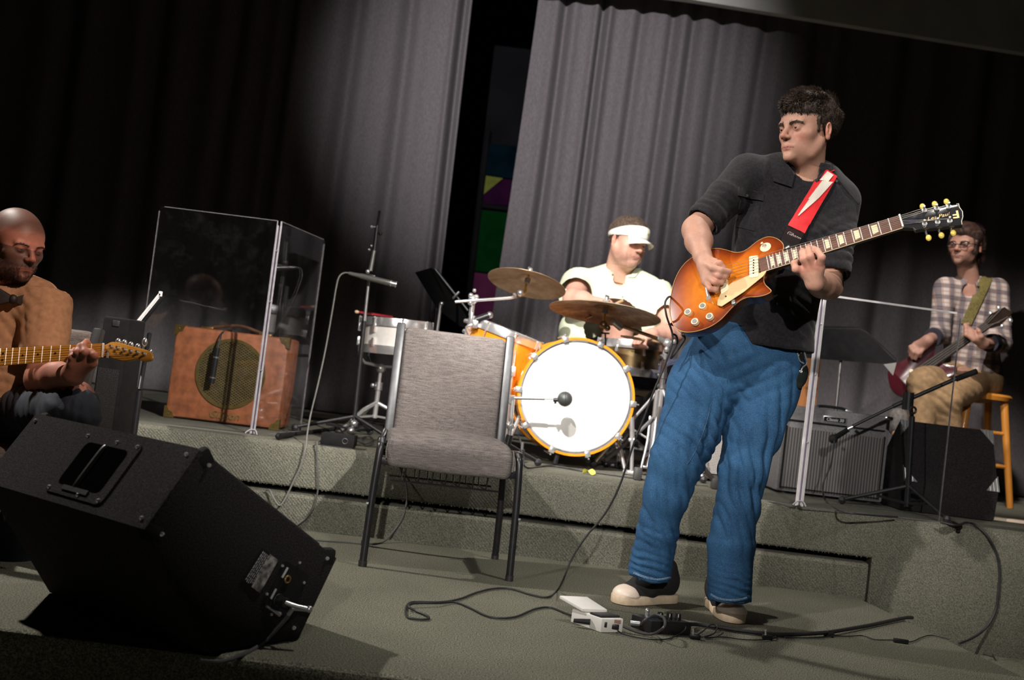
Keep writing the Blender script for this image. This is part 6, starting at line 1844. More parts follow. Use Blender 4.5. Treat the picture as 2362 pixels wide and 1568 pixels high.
# collar: band and two points
s = SDF(*bounds([nb, P(1866, 350, 3.64), P(1820, 460, 3.5), P(1900, 440, 3.5)], .08), .0045)
ring = []
nd = (ho - nb).normalized()
for i in range(17):
    a = R(-70 + i * 320 / 16) 
    e = nd.orthogonal().normalized(); f_ = nd.cross(e)
ax_r = V((1, 0, 0)); ax_f = V((0, -1, 0))
for i in range(21):
    a = R(146 + i * 14.0)      # open at the front right
    ring.append(nb + nd * (.026 - .014 * math.sin(a)) + ax_r * (math.cos(a) * .073) + ax_f * (math.sin(a) * .070))
for a, b in zip(ring, ring[1:]): s.cone(a - nd * .008, .012, b - nd * .008, .012, .008); s.cone(a + nd * .014, .009, b + nd * .014, .009, .01); s.cone(a + nd * .032, .006, b + nd * .032, .006, .01)
fl_old = [(P(1806, 398, 3.57), P(1812, 424, 3.545), .015), (P(1812, 402, 3.565), P(1830, 440, 3.54), .014), (P(1888, 400, 3.59), P(1866, 440, 3.545), .014), (P(1899, 388, 3.60), P(1884, 432, 3.56), .014)]
v, q = cloth(s, 8, .002, 9)
put('collar', np_mesh('collar', v, q), M_SHIRT, shirt, local=False)
patch(SB, [(1779, 372), (1834, 398), (1826, 432), (1784, 418)], 8, 6, .010, .007, 'collar_flap', M_SHIRT, shirt)
patch(SB, [(1882, 400), (1904, 372), (1908, 392), (1868, 440)], 8, 6, .010, .007, 'collar_flap', M_SHIRT, shirt)
# white undershirt sliver, pocket, flap, button, epaulettes, placket
patch(SB, [(1708, 464), (1752, 475), (1740, 533), (1694, 522)], 8, 8, .004, .005, 'pocket', M_SHIRT, shirt)
fp = patch(SB, [(1704, 430), (1764, 447), (1760, 464), (1702, 451)], 8, 6, .008, .007, 'pocket_flap', M_SHIRT, shirt)
dr = ray(1723, 451).normalized(); h = SB.ray_cast(CAM_POS, dr)[0]
if h: MB().cyl(h - dr * .010, h - dr * .014, .005, n=12).build('button', mat('dark_button', (.05, .05, .055), .25), shirt, local=False)
patch(SB, [(1846, 436), (1862, 440), (1815, 640), (1800, 636)], 3, 26, .003, .004, 'placket', M_SHIRT, shirt)
patch(SB, [(1926, 408), (1938, 420), (1985, 462), (1978, 470)], 6, 3, .006, .005, 'epaulette', M_SHIRT, shirt)
patch(SB, [(1722, 346), (1782, 344), (1784, 350), (1722, 353)], 6, 2, .005, .005, 'epaulette', M_SHIRT, shirt)
dr = ray(1930, 417).normalized(); h = SB.ray_cast(CAM_POS, dr)[0]
if h: MB().cyl(h - dr * .008, h - dr * .012, .005, n=12).build('button', M_STEEL, shirt, local=False)

# jeans -----------------------------------------------------------------
def denim():
    m, nt, b = nodes_of('blue_denim')
    tc = nt.nodes.new('ShaderNodeTexCoord')
    n = nt.nodes.new('ShaderNodeTexNoise'); n.inputs['Scale'].default_value = 7; n.inputs['Detail'].default_value = 4
    nt.links.new(tc.outputs['Object'], n.inputs['Vector'])
    n2 = nt.nodes.new('ShaderNodeTexNoise'); n2.inputs['Scale'].default_value = 420; n2.inputs['Detail'].default_value = 2
    nt.links.new(tc.outputs['Object'], n2.inputs['Vector'])
    mx = nt.nodes.new('ShaderNodeMath'); mx.operation = 'MULTIPLY_ADD'; mx.inputs[1].default_value = .6; nt.links.new(n2.outputs['Fac'], mx.inputs[0])
    hf_ = nt.nodes.new('ShaderNodeMath'); hf_.operation = 'MULTIPLY'; hf_.inputs[1].default_value = .45; nt.links.new(n.outputs['Fac'], hf_.inputs[0]); nt.links.new(hf_.outputs[0], mx.inputs[2])
    rp = nt.nodes.new('ShaderNodeValToRGB'); rp.color_ramp.elements[0].position = .35; rp.color_ramp.elements[0].color = (.010, .036, .090, 1); rp.color_ramp.elements[1].position = .72; rp.color_ramp.elements[1].color = (.046, .142, .290, 1)
    nt.links.new(mx.outputs[0], rp.inputs['Fac']); nt.links.new(rp.outputs['Color'], b.inputs['Base Color']); b.inputs['Roughness'].default_value = .85; b.inputs['Specular IOR Level'].default_value = .2
    bp = nt.nodes.new('ShaderNodeBump'); bp.inputs['Strength'].default_value = .35; bp.inputs['Distance'].default_value = .002; nt.links.new(n2.outputs['Fac'], bp.inputs['Height']); nt.links.new(bp.outputs['Normal'], b.inputs['Normal'])
    return m
M_DENIM = denim()
lo, hi = bounds([P(1480, 1330, 3.7), P(1690, 1390, 3.6), P(1570, 780, 3.66), P(1860, 780, 3.7)], .12)
s = SDF(lo, hi, .0065)
s.cone(P(1680, 820, 3.66), .128, P(1770, 830, 3.68), .125, .03, side=front, asp=.95); s.cone(P(1705, 865, 3.66), .10, P(1745, 868, 3.67), .10, .03)
s.cone(P(1700, 770, 3.67), .12, P(1770, 790, 3.69), .12, .03, side=front, asp=.8)
legR = [(P(1648, 850, 3.66), .122), (P(1618, 900, 3.65), .113), (P(1590, 985, 3.62), .096), (P(1560, 1060, 3.60), .083), (P(1536, 1140, 3.62), .070), (P(1518, 1220, 3.66), .066)]
legL = [(P(1772, 860, 3.69), .120), (P(1760, 905, 3.68), .113), (P(1738, 985, 3.65), .095), (P(1716, 1080, 3.62), .074), (P(1702, 1160, 3.62), .066), (P(1686, 1250, 3.63), .077)]
for L_ in (legR, legL):
    for (a, ra), (b, rb) in zip(L_, L_[1:]): s.cone(a, ra, b, rb, .03)
s.cone(legR[-1][0], .066, P(1498, 1325, 3.70), .073, .02, flat=True)
s.cone(legL[-1][0], .077, P(1682, 1385, 3.625), .071, .02, flat=True)
s.cone(P(1500, 1312, 3.70), .056, P(1495, 1345, 3.70), .060, .004, 'sub'); s.cone(P(1682, 1372, 3.625), .056, P(1682, 1410, 3.625), .060, .004, 'sub')
s.plane(P(1760, 765, 3.68), V((.1, 0, 1)))
def exj(vs, n):
    d = folds(vs, P(1655, 905, 3.55), V((.75, 0, .65)), .14, .06, .015, 1)
    d += folds(vs, P(1590, 1045, 3.55), V((.6, 0, .8)), .11, .055, .014, 2)
    d += folds(vs, P(1540, 1150, 3.58), V((.8, 0, .25)), .15, .05, .011, 3)
    d += folds(vs, P(1500, 1290, 3.62), V((.3, 0, .9)), .09, .04, .012, 4)
    d += folds(vs, P(1730, 1000, 3.55), V((1, 0, .12)), .22, .065, .013, 5)
    d += folds(vs, P(1705, 1140, 3.55), V((.9, 0, .3)), .15, .05, .014, 6)
    d += folds(vs, P(1682, 1350, 3.58), V((.3, 0, 1)), .07, .033, .010, 7)
    d += folds(vs, P(1760, 860, 3.56), V((-.4, 0, .9)), .11, .07, .007, 8)
    return d
jv, jq = cloth(s, 44, .004, 4.0, 1, exj)
jeans = put('jeans', np_mesh('jeans', jv, jq), M_DENIM, hero, local=False)
JB = bvh_of(jv, jq)
M_STITCH = mat('pale_stitch', (.06, .12, .21), .8, var=.3, vscale=200)
def seam(bvh, pxs, name, m, parent, r=.0009, off=.002):
    pts = []
    for x, y in spline([V((*p, 0)) for p in pxs], 8) and [(p.x, p.y) for p in spline([V((*p, 0)) for p in pxs], 8)]:
        dr = ray(x, y).normalized(); h = bvh.ray_cast(CAM_POS, dr)[0]
        if h: pts.append(h - dr * off)
    if len(pts) > 1: return MB().tube(pts, r, 5).build(name, m, parent, local=False)
seam(JB, [(1640, 905 + 25), (1628, 980), (1604, 1040), (1585, 1070)], 'inseam', M_STITCH, jeans)
seam(JB, [(1690, 800), (1680, 850), (1675, 890)], 'fly_seam', M_STITCH, jeans)
M_HEM = mat('faded_hem', (.12, .20, .32), .85, var=.5, vscale=260)
seam(JB, [(1462, 1321), (1490, 1332), (1520, 1336), (1546, 1332)], 'hem', M_HEM, jeans, r=.004, off=.002)
seam(JB, [(1640, 1371), (1660, 1381), (1695, 1384), (1722, 1379)], 'hem', M_HEM, jeans, r=.004, off=.002)
# hem bands
def band(c, ax_, r0, r1, h, name, parent):
    ax_ = ax_.normalized()
    return MB().lathe([(r0, 0), (r0 + .0025, .003), (r1 + .0025, h - .002), (r1, h), (r1 - .004, h), (r0 - .004, 0)], c, ax_, 40, closed=True).build(name, M_DENIM, parent, local=False)
# shoes -------------------------------------------------------------------
M_CANVAS = mat('black_canvas', (.013, .012, .013), .8, var=.25, vscale=80, bump=.4, bscale=600)
M_SOLE = mat('cream_rubber_sole', (.66, .53, .38), .55, var=.08, vscale=60)
M_TOE = mat('off_white_toe_cap', (.78, .66, .56), .4, var=.03, vscale=40)
def shoe(toe_px, heel_dir, length, side):
    toe = G(*toe_px, 0.0); d = V(heel_dir).normalized(); c = V((-d.y, d.x, 0))
    H = toe + d * length
    t = None
    out = []
    prof = [(0, .012), (.05, .036), (.15, .046), (.32, .049), (.5, .043), (.68, .037), (.85, .037), (.95, .03), (1, .012)]
    poly = [toe + d * (f * length) + c * w_ for f, w_ in prof] + [toe + d * (f * length) - c * w_ for f, w_ in prof[::-1]]
    poly = spline(poly + [poly[0]], 3)[:-1]
    s = SDF(*bounds([toe, H, toe + V((0, 0, .14)), H + V((0, 0, .14))], .07), .004)
    s.cone(toe + d * .07 + V((0, 0, .045)), .030, toe + d * .13 + V((0, 0, .055)), .040, .03, side=c, asp=1.25)
    s.cone(toe + d * .13 + V((0, 0, .055)), .042, toe + d * .20 + V((0, 0, .075)), .044, .03)
    s.cone(toe + d * .20 + V((0, 0, .075)), .042, H - d * .045 + V((0, 0, .08)), .040, .03)
    s.cone(H - d * .05 + V((0, 0, .06)), .040, H - d * .06 + V((0, 0, .12)), .040, .02)
    s.plane(toe + V((0, 0, .02)), (0, 0, -1))
    v, q = s.mesh(2)
    t = put('shoe', np_mesh('shoe', v, q), M_CANVAS, hero, local=False)
    MB().prism([p + V((0, 0, .001)) for p in poly], V((0, 0, .032)), bev=.006).build('sole', M_SOLE, t, local=False)
    s = SDF(*bounds([toe, toe + d * .12 + V((0, 0, .09))], .06), .0035)
    s.ell(toe + d * .055 + V((0, 0, .030)), (.052, .052, .036), 0, M=Matrix.Rotation(math.atan2(d.y, d.x), 4, 'Z'))
    s.plane(toe + d * .078, d + V((0, 0, .25))); s.plane(toe + V((0, 0, .028)), (0, 0, -1))
    v, q = s.mesh(1); put('toe_cap', np_mesh('toe_cap', v, q), M_TOE, t, local=False)
    for i in range(4):
        a = toe + d * (.10 + i * .026) + V((0, 0, .093 + i * .011))
        MB().tube([a - c * .030 - V((0, 0, .012)), a + V((0, 0, .003)), a + c * .030 - V((0, 0, .012))], .0028, 6, sub=3).build('lace', M_CANVAS, t, local=False)
    return t
shoe((1416, 1392), (.82, .57, 0), .285, 0)
shoe((1697, 1440), (-.10, .99, 0), .285, 1)
# sunglasses hanging at the hip pocket
gq = P(1848, 845, 3.60)
t = thing('sunglasses', 'dark sunglasses hooked on the hip pocket of the standing guitarist', 'sunglasses', gq)
for (x, y), rr in (((1847, 818), (.015, .012, .034)), ((1849, 868), (.021, .012, .042))):
    MB().ball(P(x, y, 3.595), rr, 16, Matrix.Rotation(R(10), 4, 'Y')).build('lens', mat('dark_lens', (.012, .016, .014), .08, coat=.5), t, local=False)
MB().tube([P(1838, 798, 3.59), P(1844, 797, 3.585), P(1853, 805, 3.585), P(1858, 822, 3.585), P(1861, 838, 3.585), P(1851, 848, 3.58), P(1847, 860, 3.58)], .0028, 8, sub=4).build('frame', M_CHROME, t, local=False)
MB().tube([P(1838, 798, 3.59), P(1840, 815, 3.585), P(1845, 832, 3.585), P(1855, 838, 3.585)], .0022, 8, sub=4).build('temple', M_CHROME, t, local=False)

# strap --------------------------------------------------------------------
M_RED = mat('red_strap_webbing', (.70, .015, .022), .6, var=.08, vscale=300, bump=.2, bscale=900)
ptop_l, ptop_r = (1898, 386), (1929, 408)
pbot_l, pbot_r = (1817, 520), (1855, 538)
sp = patch(SB, [ptop_l, ptop_r, pbot_r, pbot_l], 4, 24, .012, .003, 'strap', M_RED, guitar)
if sp:
    SPB = bvh_of(np.array([tuple(v.co) for v in sp.data.vertices]), np.array([list(p.vertices) for p in sp.data.polygons]))
    M_BOLT = mat('silver_white_bolt', (.74, .70, .62), .5, var=.04)
    for qd in ([(1908, 395), (1922, 404), (1910, 419), (1891, 415)], [(1896, 417), (1921, 420), (1888, 457), (1864, 459)], [(1868, 457), (1889, 456), (1842, 498), (1840, 497)]):
        patch(SPB, qd, 4, 8, .004, .002, 'lightning_bolt', M_BOLT, sp)
# black leather strap end to the horn button
hb = gp(1806, 577, -.022)
ea = [P(1818, 522, 3.40), P(1853, 539, 3.40)]
def onto(px, py, off):
    dr = ray(px, py).normalized(); h = SB.ray_cast(CAM_POS, dr)[0]
    return (h - dr * off) if h else P(px, py, 3.44)
le = [onto(1815, 519, .014), onto(1856, 538, .014), onto(1846, 560, .022), gp(1836, 572, -.02), gp(1820, 580, -.018), gp(1806, 580, -.016), gp(1800, 568, -.018), gp(1803, 548, -.02)]
so = MB().prism(le, V((0, .004, 0))).build('strap_end', mat('black_leather', (.006, .006, .007), .6, spec=.2, var=.2, vscale=40), guitar, local=False)
X_ = (le[1] - le[0]).normalized(); N_ = (CAM_POS - le[0]).normalized(); Z_ = (N_ - X_ * N_.dot(X_)).normalized(); Y_ = Z_.cross(X_)
tc_ = (le[0] + le[1]) / 2 * .45 + (le[2] + le[7]) / 2 * .55 + Z_ * .03
put('strap_lettering', text_mesh('Gibson', .0165, .0004, Matrix(((X_.x, Y_.x, Z_.x, tc_.x), (X_.y, Y_.y, Z_.y, tc_.y), (X_.z, Y_.z, Z_.z, tc_.z), (0, 0, 0, 1))), shear=.2), M_SILVERPRINT, so, local=False)
# strap goes over the shoulder and down the back to the tail of the guitar
bk = [onto(1911, 400, .004), onto(1912, 394, .002) + V((0, .03, -.004)), P(1905, 408, 3.74), P(1880, 520, 3.80), P(1780, 680, 3.80), P(1660, 760, 3.74), gp(1556, 740, -.03)]
mb = MB(); pts = spline(bk, 6)
mb.grid(lambda a, b: pts[min(len(pts) - 1, round(a * (len(pts) - 1)))] + V((.5, 0, .35)).normalized() * ((b - .5) * .05), len(pts) - 1, 1)
mb.build('strap_back', M_RED, guitar, local=False)
# ------------------------------------------------------------------ drummer
SKD = (.62, .35, .27)
dS_ = 1.03
do = P(1448, 560, 5.62)
DM = head_matrix(do, 36, 7, 4)
dnb = P(1425, 640, 5.70)
hv2, hq2, hc2 = head_geo(SKD, (.5, .2, .17), dS_, jaw=1.12, nose=1.12, fat=.011, lids=.12, stubble=((.12, .07, .05), .5), neck_to=(DM.inverted() @ dnb) / dS_, neck_r=(.066, .074), vox=.0036)
parts = [(xf(DM, hv2), hq2, hc2)]
dshR, dshL = P(1335, 655, 5.72), P(1508, 672, 5.70)
delR, delL = P(1322, 690, 5.50), P(1552, 770, 5.55)
dwrR, dwrL = P(1375, 700, 5.36), P(1502, 772, 5.36)
for sh, el, wr, tip in ((dshR, delR, dwrR, P(1405, 705, 5.32)), (dshL, delL, dwrL, P(1480, 782, 5.30))):
    lo, hi = bounds([sh, el, wr, tip], .08)
    s = SDF(lo, hi, .0048)
    s.cone(sh.lerp(el, .3), .06, el, .05, .02); s.cone(el, .052, el.lerp(wr, .4), .05, .02); s.cone(el.lerp(wr, .4), .048, wr, .031, .02)
    d = (tip - wr).normalized(); sd = d.cross(V((0, 0, 1))).normalized()
    s.cone(wr, .03, wr + d * .06, .034, .02)
    for i in range(4):
        b0 = wr + d * .06 + sd * (.03 - .02 * i)
        c1_ = b0 + d * .035 + V((0, 0, .006)); c2_ = b0 + d * .042 - V((0, 0, .03)); c3_ = b0 + d * .015 - V((0, 0, .042))
        s.chain([b0, c1_, c2_, c3_], [.0125, .0115, .0105, .009], .005)
    b0 = wr + d * .02 + sd * .034; s.chain([b0, b0 + d * .04 + sd * .012 - V((0, 0, .012)), b0 + d * .065 - V((0, 0, .028))], [.015, .0125, .010], .006)
    v, q = s.mesh(1); parts.append((v, q, SKD))
dhp = P(1420, 850, 5.85)
s = SDF(*bounds([dshR, dshL, dnb, dhp, V((.2, 5.2, ZS)), V((1.0, 5.3, ZS)), V((.2, 5.9, .9))], .12), .014)
kR, kL = V((dhp.x - .30, 5.46, ZS + .50)), V((dhp.x + .30, 5.44, ZS + .48))
aR, aL = V((dhp.x - .26, 5.52, ZS + .1)), P(1500, 1085, 5.35)
dhc = V((dhp.x, 5.86, ZS + .52))
for a, b, ra, rb in ((dnb, P(1425, 720, 5.78), .06, .09), (P(1425, 720, 5.78), dhc, .09, .09), (dhc, kR, .06, .055), (dhc, kL, .06, .055), (kR, aR, .05, .04), (kL, aL, .05, .04), (dshR, dshL, .045, .045)): s.cone(a, ra, b, rb, .05)
v, q = s.mesh(1); parts.append((v, q, SKD))
v, q, c = join_np(parts)
drummer = put('person', np_mesh('person', v, q, c), M_SKIN)
tag(drummer, 'person in pale polo shirt and white visor seated behind the drum kit', 'person')
for x in (-1, 1): put('eye', eye_part(x, dS_, DM, look=(0, -.3)), M_EYE, drummer, local=False)
M_HAIR2 = mat('short_brown_hair', (.10, .07, .05), .6, var=.4, vscale=90, spec=.3)
brows(DM, dS_, M_HAIR2, drummer, 1.1, 120, geo=(hv2, hq2))
s = SDF((-.12, -.14, -.09), (.12, .15, .18), .005)
s.ell((0, .020, .046), (.0815, .104, .088), 0); s.ell((0, -.030, .062), (.064, .066, .054), .03)
s.ell((0, -.12, -.03), (.075, .095, .072), .012, 'sub'); s.plane((0, .02, -.028), (0, -.35, -1), .012)
for x in (-1, 1): s.ell((x * .092, -.004, -.02), (.026, .027, .036), .008, 'sub')
cv, cq = s.mesh(1); cn = vnorm(cv, cq)
g_ = np.random.default_rng(8); k_ = g_.choice(len(cv), 5000); k_ = k_[cn[k_][:, 2] > -.7]
sv, sq = strands(cv[k_] - cn[k_] * .002, cn[k_] * .35 + np.array([.1, .3, .1]) + g_.normal(size=(len(k_), 3)) * .35, np.full(len(k_), .012), .0016, seed=9)
a, b, _ = join_np([(cv, cq, (0, 0, 0)), (sv, sq, (0, 0, 0))])
put('hair', np_mesh('hair', xf(DM, a * dS_), b), M_HAIR2, drummer, local=False)
# sun visor: band plus curved brim
M_VIS = mat('white_visor_cotton', (.82, .81, .76), .8, var=.03, vscale=60, bump=.2, bscale=500)
s = SDF((-.12, -.2, -.05), (.12, .15, .15), .004)
s.ell((0, .018, .045), (.0885, .112, .096), 0)
s.ell((0, -.032, .056), (.074, .078, .070), .03)
s.plane((0, 0, .062), (0, .30, 1), .004); s.plane((0, 0, .020), (0, -.10, -1), .004)
s.ell((0, .018, .045), (.082, .1055, .15), .002, 'sub')
v, q = s.mesh(1)
band_ = put('visor_band', np_mesh('visor_band', xf(DM, v * dS_), q), M_VIS, drummer, local=False)
mb = MB()
def brim(u, vv):
    a = (u - .5) * 2.1; x = math.sin(a) * .074; y0 = -.030 - math.cos(a) * .076
    ext = .066 * math.cos((u - .5) * 2.7) ** .8
    drop = .022 * (abs(u - .5) * 2) ** 2
    p = V((x * (1 + .10 * vv), y0 - ext * vv, .030 - .018 * vv - drop * vv))
    return DM @ (p * dS_)
mb.grid(brim, 28, 8)
N0 = len(mb.v); nf = [tuple(i + N0 for i in f[::-1]) for f in mb.f]; mb.v += [tuple(V(p) - V((0, 0, .004))) for p in mb.v]; mb.f += nf; mb.mi += [0] * len(nf)
mb.build('visor_brim', M_VIS, band_, local=False)
MB().ball(DM @ (V((.02, -.112, .062)) * dS_), .006, 8).build('visor_badge', mat('olive_badge', (.25, .22, .05), .5), band_, local=False)
# polo shirt
M_POLO = mat('pale_green_polo', (.74, .80, .60), .85, var=.03, vscale=30, bump=.15, bscale=500, spec=.2)
s = SDF(*bounds([dshR, dshL, P(1290, 760, 5.7), P(1550, 800, 5.7), dnb, dhc], .16), .0085)
s.cone(dshR + V((.03, 0, -.02)), .098, dshL + V((-.03, 0, -.02)), .098, .05)
s.cone(P(1425, 690, 5.74), .20, P(1410, 770, 5.74), .265, .06, side=front, asp=.8)
s.cone(P(1410, 770, 5.74), .265, dhc, .25, .06, side=front, asp=.8)
for sh, el in ((dshR, delR), (dshL, delL)):
    e2 = sh.lerp(el, .78); s.cone(sh, .096, e2, .086, .03, flat=True)
s.cone(dnb - V((0, .01, .02)), .066, do, .075, .008, 'sub'); s.cone(dnb - V((0, .03, .02)), .04, P(1436, 646, 5.5), .018, .012, 'sub')
def exd(vs, n): return folds(vs, P(1400, 760, 5.5), V((.4, 0, .9)), .16, .09, .008, 1) + folds(vs, P(1340, 680, 5.6), V((.8, 0, .5)), .10, .06, .007, 2) + folds(vs, P(1500, 720, 5.55), V((.8, 0, -.5)), .12, .07, .008, 3)
v, q = cloth(s, 61, .005, 3.5, 1, exd)
polo = put('polo_shirt', np_mesh('polo_shirt', v, q), M_POLO, drummer, local=False)
PB_ = bvh_of(v, q)
s = SDF(*bounds([dnb, dnb + V((0, 0, .09)), P(1432, 668, 5.5)], .1), .006)
ring = [dnb + V((0, 0, .012)) + V((math.cos(R(a)) * .082, -math.sin(R(a)) * .082, .014 * -math.sin(R(a)))) for a in range(128, 413, 15)]
for a, b in zip(ring, ring[1:]): s.cone(a, .013, b, .013, .01); s.cone(a + V((0, 0, .02)), .008, b + V((0, 0, .02)), .008, .01)
v, q = s.mesh(1); put('collar', np_mesh('collar', v, q), M_POLO, polo, local=False)
patch(PB_, [(1397, 606), (1424, 630), (1430, 644), (1408, 634)], 6, 6, .012, .008, 'collar_flap', M_POLO, polo)
patch(PB_, [(1466, 610), (1478, 622), (1464, 640), (1448, 640)], 6, 6, .012, .008, 'collar_flap', M_POLO, polo)
patch(PB_, [(1432, 640), (1444, 640), (1440, 690), (1430, 690)], 4, 8, .006, .005, 'placket', M_POLO, polo)
# dark blue jeans of the drummer
M_NAVY = mat('navy_denim', (.035, .04, .075), .85, var=.3, vscale=60, bump=.3, bscale=500)
s = SDF(*bounds([dhc, kR, kL, aR, aL], .14), .011)
s.cone(dhc + V((-.06, 0, 0)), .15, dhc + V((.06, 0, 0)), .15, .04)
for k0_, a0_ in ((kR, aR), (kL, aL)): s.cone(dhc, .11, k0_, .085, .04); s.cone(k0_, .085, a0_, .06, .03, flat=True)
v, q = cloth(s, 71, .006, 5)
put('jeans', np_mesh('jeans', v, q), M_NAVY, drummer, local=False)
for a in (aR, aL):
    s = SDF(*bounds([a, a + V((0, -.2, 0))], .08), .008); z0 = ZS + .035
    s.cone(V((a.x, a.y + .03, z0 + .02)), .045, V((a.x, a.y - .17, z0)), .038, .02); s.plane((0, 0, ZS + .012), (0, 0, -1))
    v, q = s.mesh(1); put('shoe', np_mesh('shoe', v, q), mat('brown_shoe', (.16, .10, .07), .5, var=.2), drummer, local=False)
# drumsticks in his hands
for a, b, lb in ((P(1500, 786, 5.31), P(1440, 776, 5.12), 'wooden drumstick in the drummer hand over the brass snare'), (P(1410, 706, 5.33), P(1360, 730, 5.15), 'wooden drumstick in the drummer hand behind the ride cymbal')):
    d = (b - a).normalized()
    t = thing('drumstick', lb, 'drumstick', a)
    MB().tube([a - d * .12, a + d * .22, a + d * .26], [.0075, .0072, .004], 8).build('shaft', mat('hickory', (.62, .42, .22), .5, var=.1), t, local=False)
    MB().ball(a + d * .265, .0055, 8).build('tip', mat('hickory', (.62, .42, .22), .5), t, local=False)
# drum stool
t = thing('drum_throne', 'round black drum stool under the drummer behind the kit', 'stool', (dhc.x, dhc.y, ZS))
MB().lathe([(.0, .43), (.15, .43), (.165, .41), (.16, .36), (.0, .35)], (dhc.x, dhc.y + .03, ZS), (0, 0, 1), 28).build('seat', M_BLKMATTE, t, local=False)
MB().cyl((dhc.x, dhc.y + .03, ZS + .1), (dhc.x, dhc.y + .03, ZS + .36), .014, n=10).build('post', M_CHROME, t, local=False)
tripod(None, V((dhc.x, dhc.y + .03, ZS)), .25, t, M_CHROME, .26, 10)

# ------------------------------------------------------------------ seated guitarist at the side
SKG = (.40, .165, .115)
gS = .94
go = P(38, 566, 3.50)
GMh = head_matrix(go, 57, 8, 0)
gnb = P(8, 668, 3.56)
hv3, hq3, hc3 = head_geo(SKG, (.25, .09, .07), gS, jaw=1.0, nose=1.05, lids=.10, stubble=((.024, .010, .007), .95), neck_to=(GMh.inverted() @ gnb) / gS, neck_r=(.056, .062), vox=.0030)
# cropped hair as colour of the scalp
m_ = 1 / (1 + np.exp(-(hv3[:, 2] - .058 + .35 * np.clip(-hv3[:, 1] - .055, -.05, .1) * -1.0 + .5 * np.clip(hv3[:, 1] + .03, -1, 0) * -.6) / .006))
m_ = np.maximum(m_, 1 / (1 + np.exp(-(hv3[:, 1] - .002 + .10 * (hv3[:, 2] < .0)) / .006)) * (hv3[:, 2] > -.06) * (np.abs(hv3[:, 0]) < .082))
hc3 = hc3 * (1 - .8 * m_[:, None]) + np.array((.045, .03, .025)) * (.8 * m_[:, None])
parts = [(xf(GMh, hv3), hq3, hc3)]
gshL = P(110, 690, 3.55); gshR = P(-120, 690, 3.62)
gelL = P(95, 875, 3.42); gwrL = P(165, 850, 3.26)
# neck of his guitar lies along these points
TN = P(237, 808, 3.18); TB = P(-420, 850, 3.30)
tx = (TN - TB).normalized(); ty = V((0, .22, 1)); ty = (ty - tx * ty.dot(tx)).normalized(); tz = tx.cross(ty)
TM = Matrix(((tx.x, ty.x, tz.x, TN.x), (tx.y, ty.y, tz.y, TN.y), (tx.z, ty.z, tz.z, TN.z), (0, 0, 0, 1)))     # origin at the nut, x towards the headstock
TMi = TM.inverted(); TO = TMi @ CAM_POS
def tl3(px, py, z=0.0):
    d = TMi.to_3x3() @ ray(px, py); k = (z - TO.z) / d.z; return TO + d * k
def tp3(px, py, z=0.0): return TM @ tl3(px, py, z)
gwrL = tp3(170, 862, -.015)
lo, hi = bounds([gelL, gwrL, tp3(230, 790, .05), tp3(155, 850, .05), gshL.lerp(gelL, .5)], .075)
s = SDF(lo, hi, .0040)
s.cone(gshL.lerp(gelL, .5), .046, gelL, .044, .02); s.cone(gelL, .050, gelL.lerp(gwrL, .5), .045, .02); s.cone(gelL.lerp(gwrL, .5), .044, gwrL, .029, .02)
for x, y in ((168, 838), (183, 832), (197, 830), (212, 836)): s.cone(gwrL, .027, tp3(x, y, .022), .0175, .016)
hand(s, [
    [(tp3(168, 836, .024), .0125), (tp3(166, 824, .040), .0105), (tp3(168, 812, .034), .0088), (tp3(172, 806, .024), .0078)],
    [(tp3(182, 832, .026), .0130), (tp3(178, 812, .050), .0110), (tp3(184, 799, .040), .0095), (tp3(190, 797, .026), .0082)],
    [(tp3(196, 832, .026), .0130), (tp3(195, 812, .054), .0115), (tp3(192, 797, .046), .0100), (tp3(196, 790, .028), .0086)],
    [(tp3(211, 836, .024), .0130), (tp3(217, 820, .046), .0115), (tp3(210, 812, .044), .0100), (tp3(206, 808, .026), .0086)],
    [(gwrL, .02), (tp3(205, 835, -.03), .0145), (tp3(203, 800, -.024), .0125), (tp3(200, 788, -.002), .0105)]], .005)
v, q = s.mesh(1); parts.append((v, q, SKG))
ghp = P(-30, 935, 3.62)
gkL, gkR = P(172, 922, 3.28), P(-130, 950, 3.24)
s = SDF(*bounds([gshL, gshR, gnb, ghp, gkL, gkR, V((gkL.x, 3.3, ZL)), V((gkR.x, 3.2, ZL))], .13), .013)
gaL, gaR = V((gkL.x - .16, 3.30, ZL + .10)), V((gkR.x - .05, 3.26, ZL + .10))
gcen = P(-10, 800, 3.60)
for a, b, ra, rb in ((gnb, gcen, .055, .11), (gcen, ghp, .11, .12), (ghp + V((.08, 0, 0)), gkL, .075, .055), (ghp - V((.08, 0, 0)), gkR, .075, .055), (gkL, gaL, .05, .038), (gkR, gaR, .05, .038), (gshL, gshR, .035, .035), (gshR, P(-190, 850, 3.5), .045, .04), (P(-190, 850, 3.5), P(-120, 850, 3.3), .04, .03)): s.cone(a, ra, b, rb, .04)
v, q = s.mesh(1); parts.append((v, q, SKG))
v, q, c = join_np(parts)
gman = put('person', np_mesh('person', v, q, c), M_SKIN)
tag(gman, 'seated person with beard and cropped hair in tan shirt fretting the maple neck guitar', 'person')
for x in (-1, 1): put('eye', eye_part(x, gS, GMh, look=(0, -.4)), M_EYE, gman, local=False)
M_HAIR3 = mat('red_brown_hair', (.035, .016, .010), .6, var=.3, vscale=80)
brows(GMh, gS, M_HAIR3, gman, .9, 120, geo=(hv3, hq3))
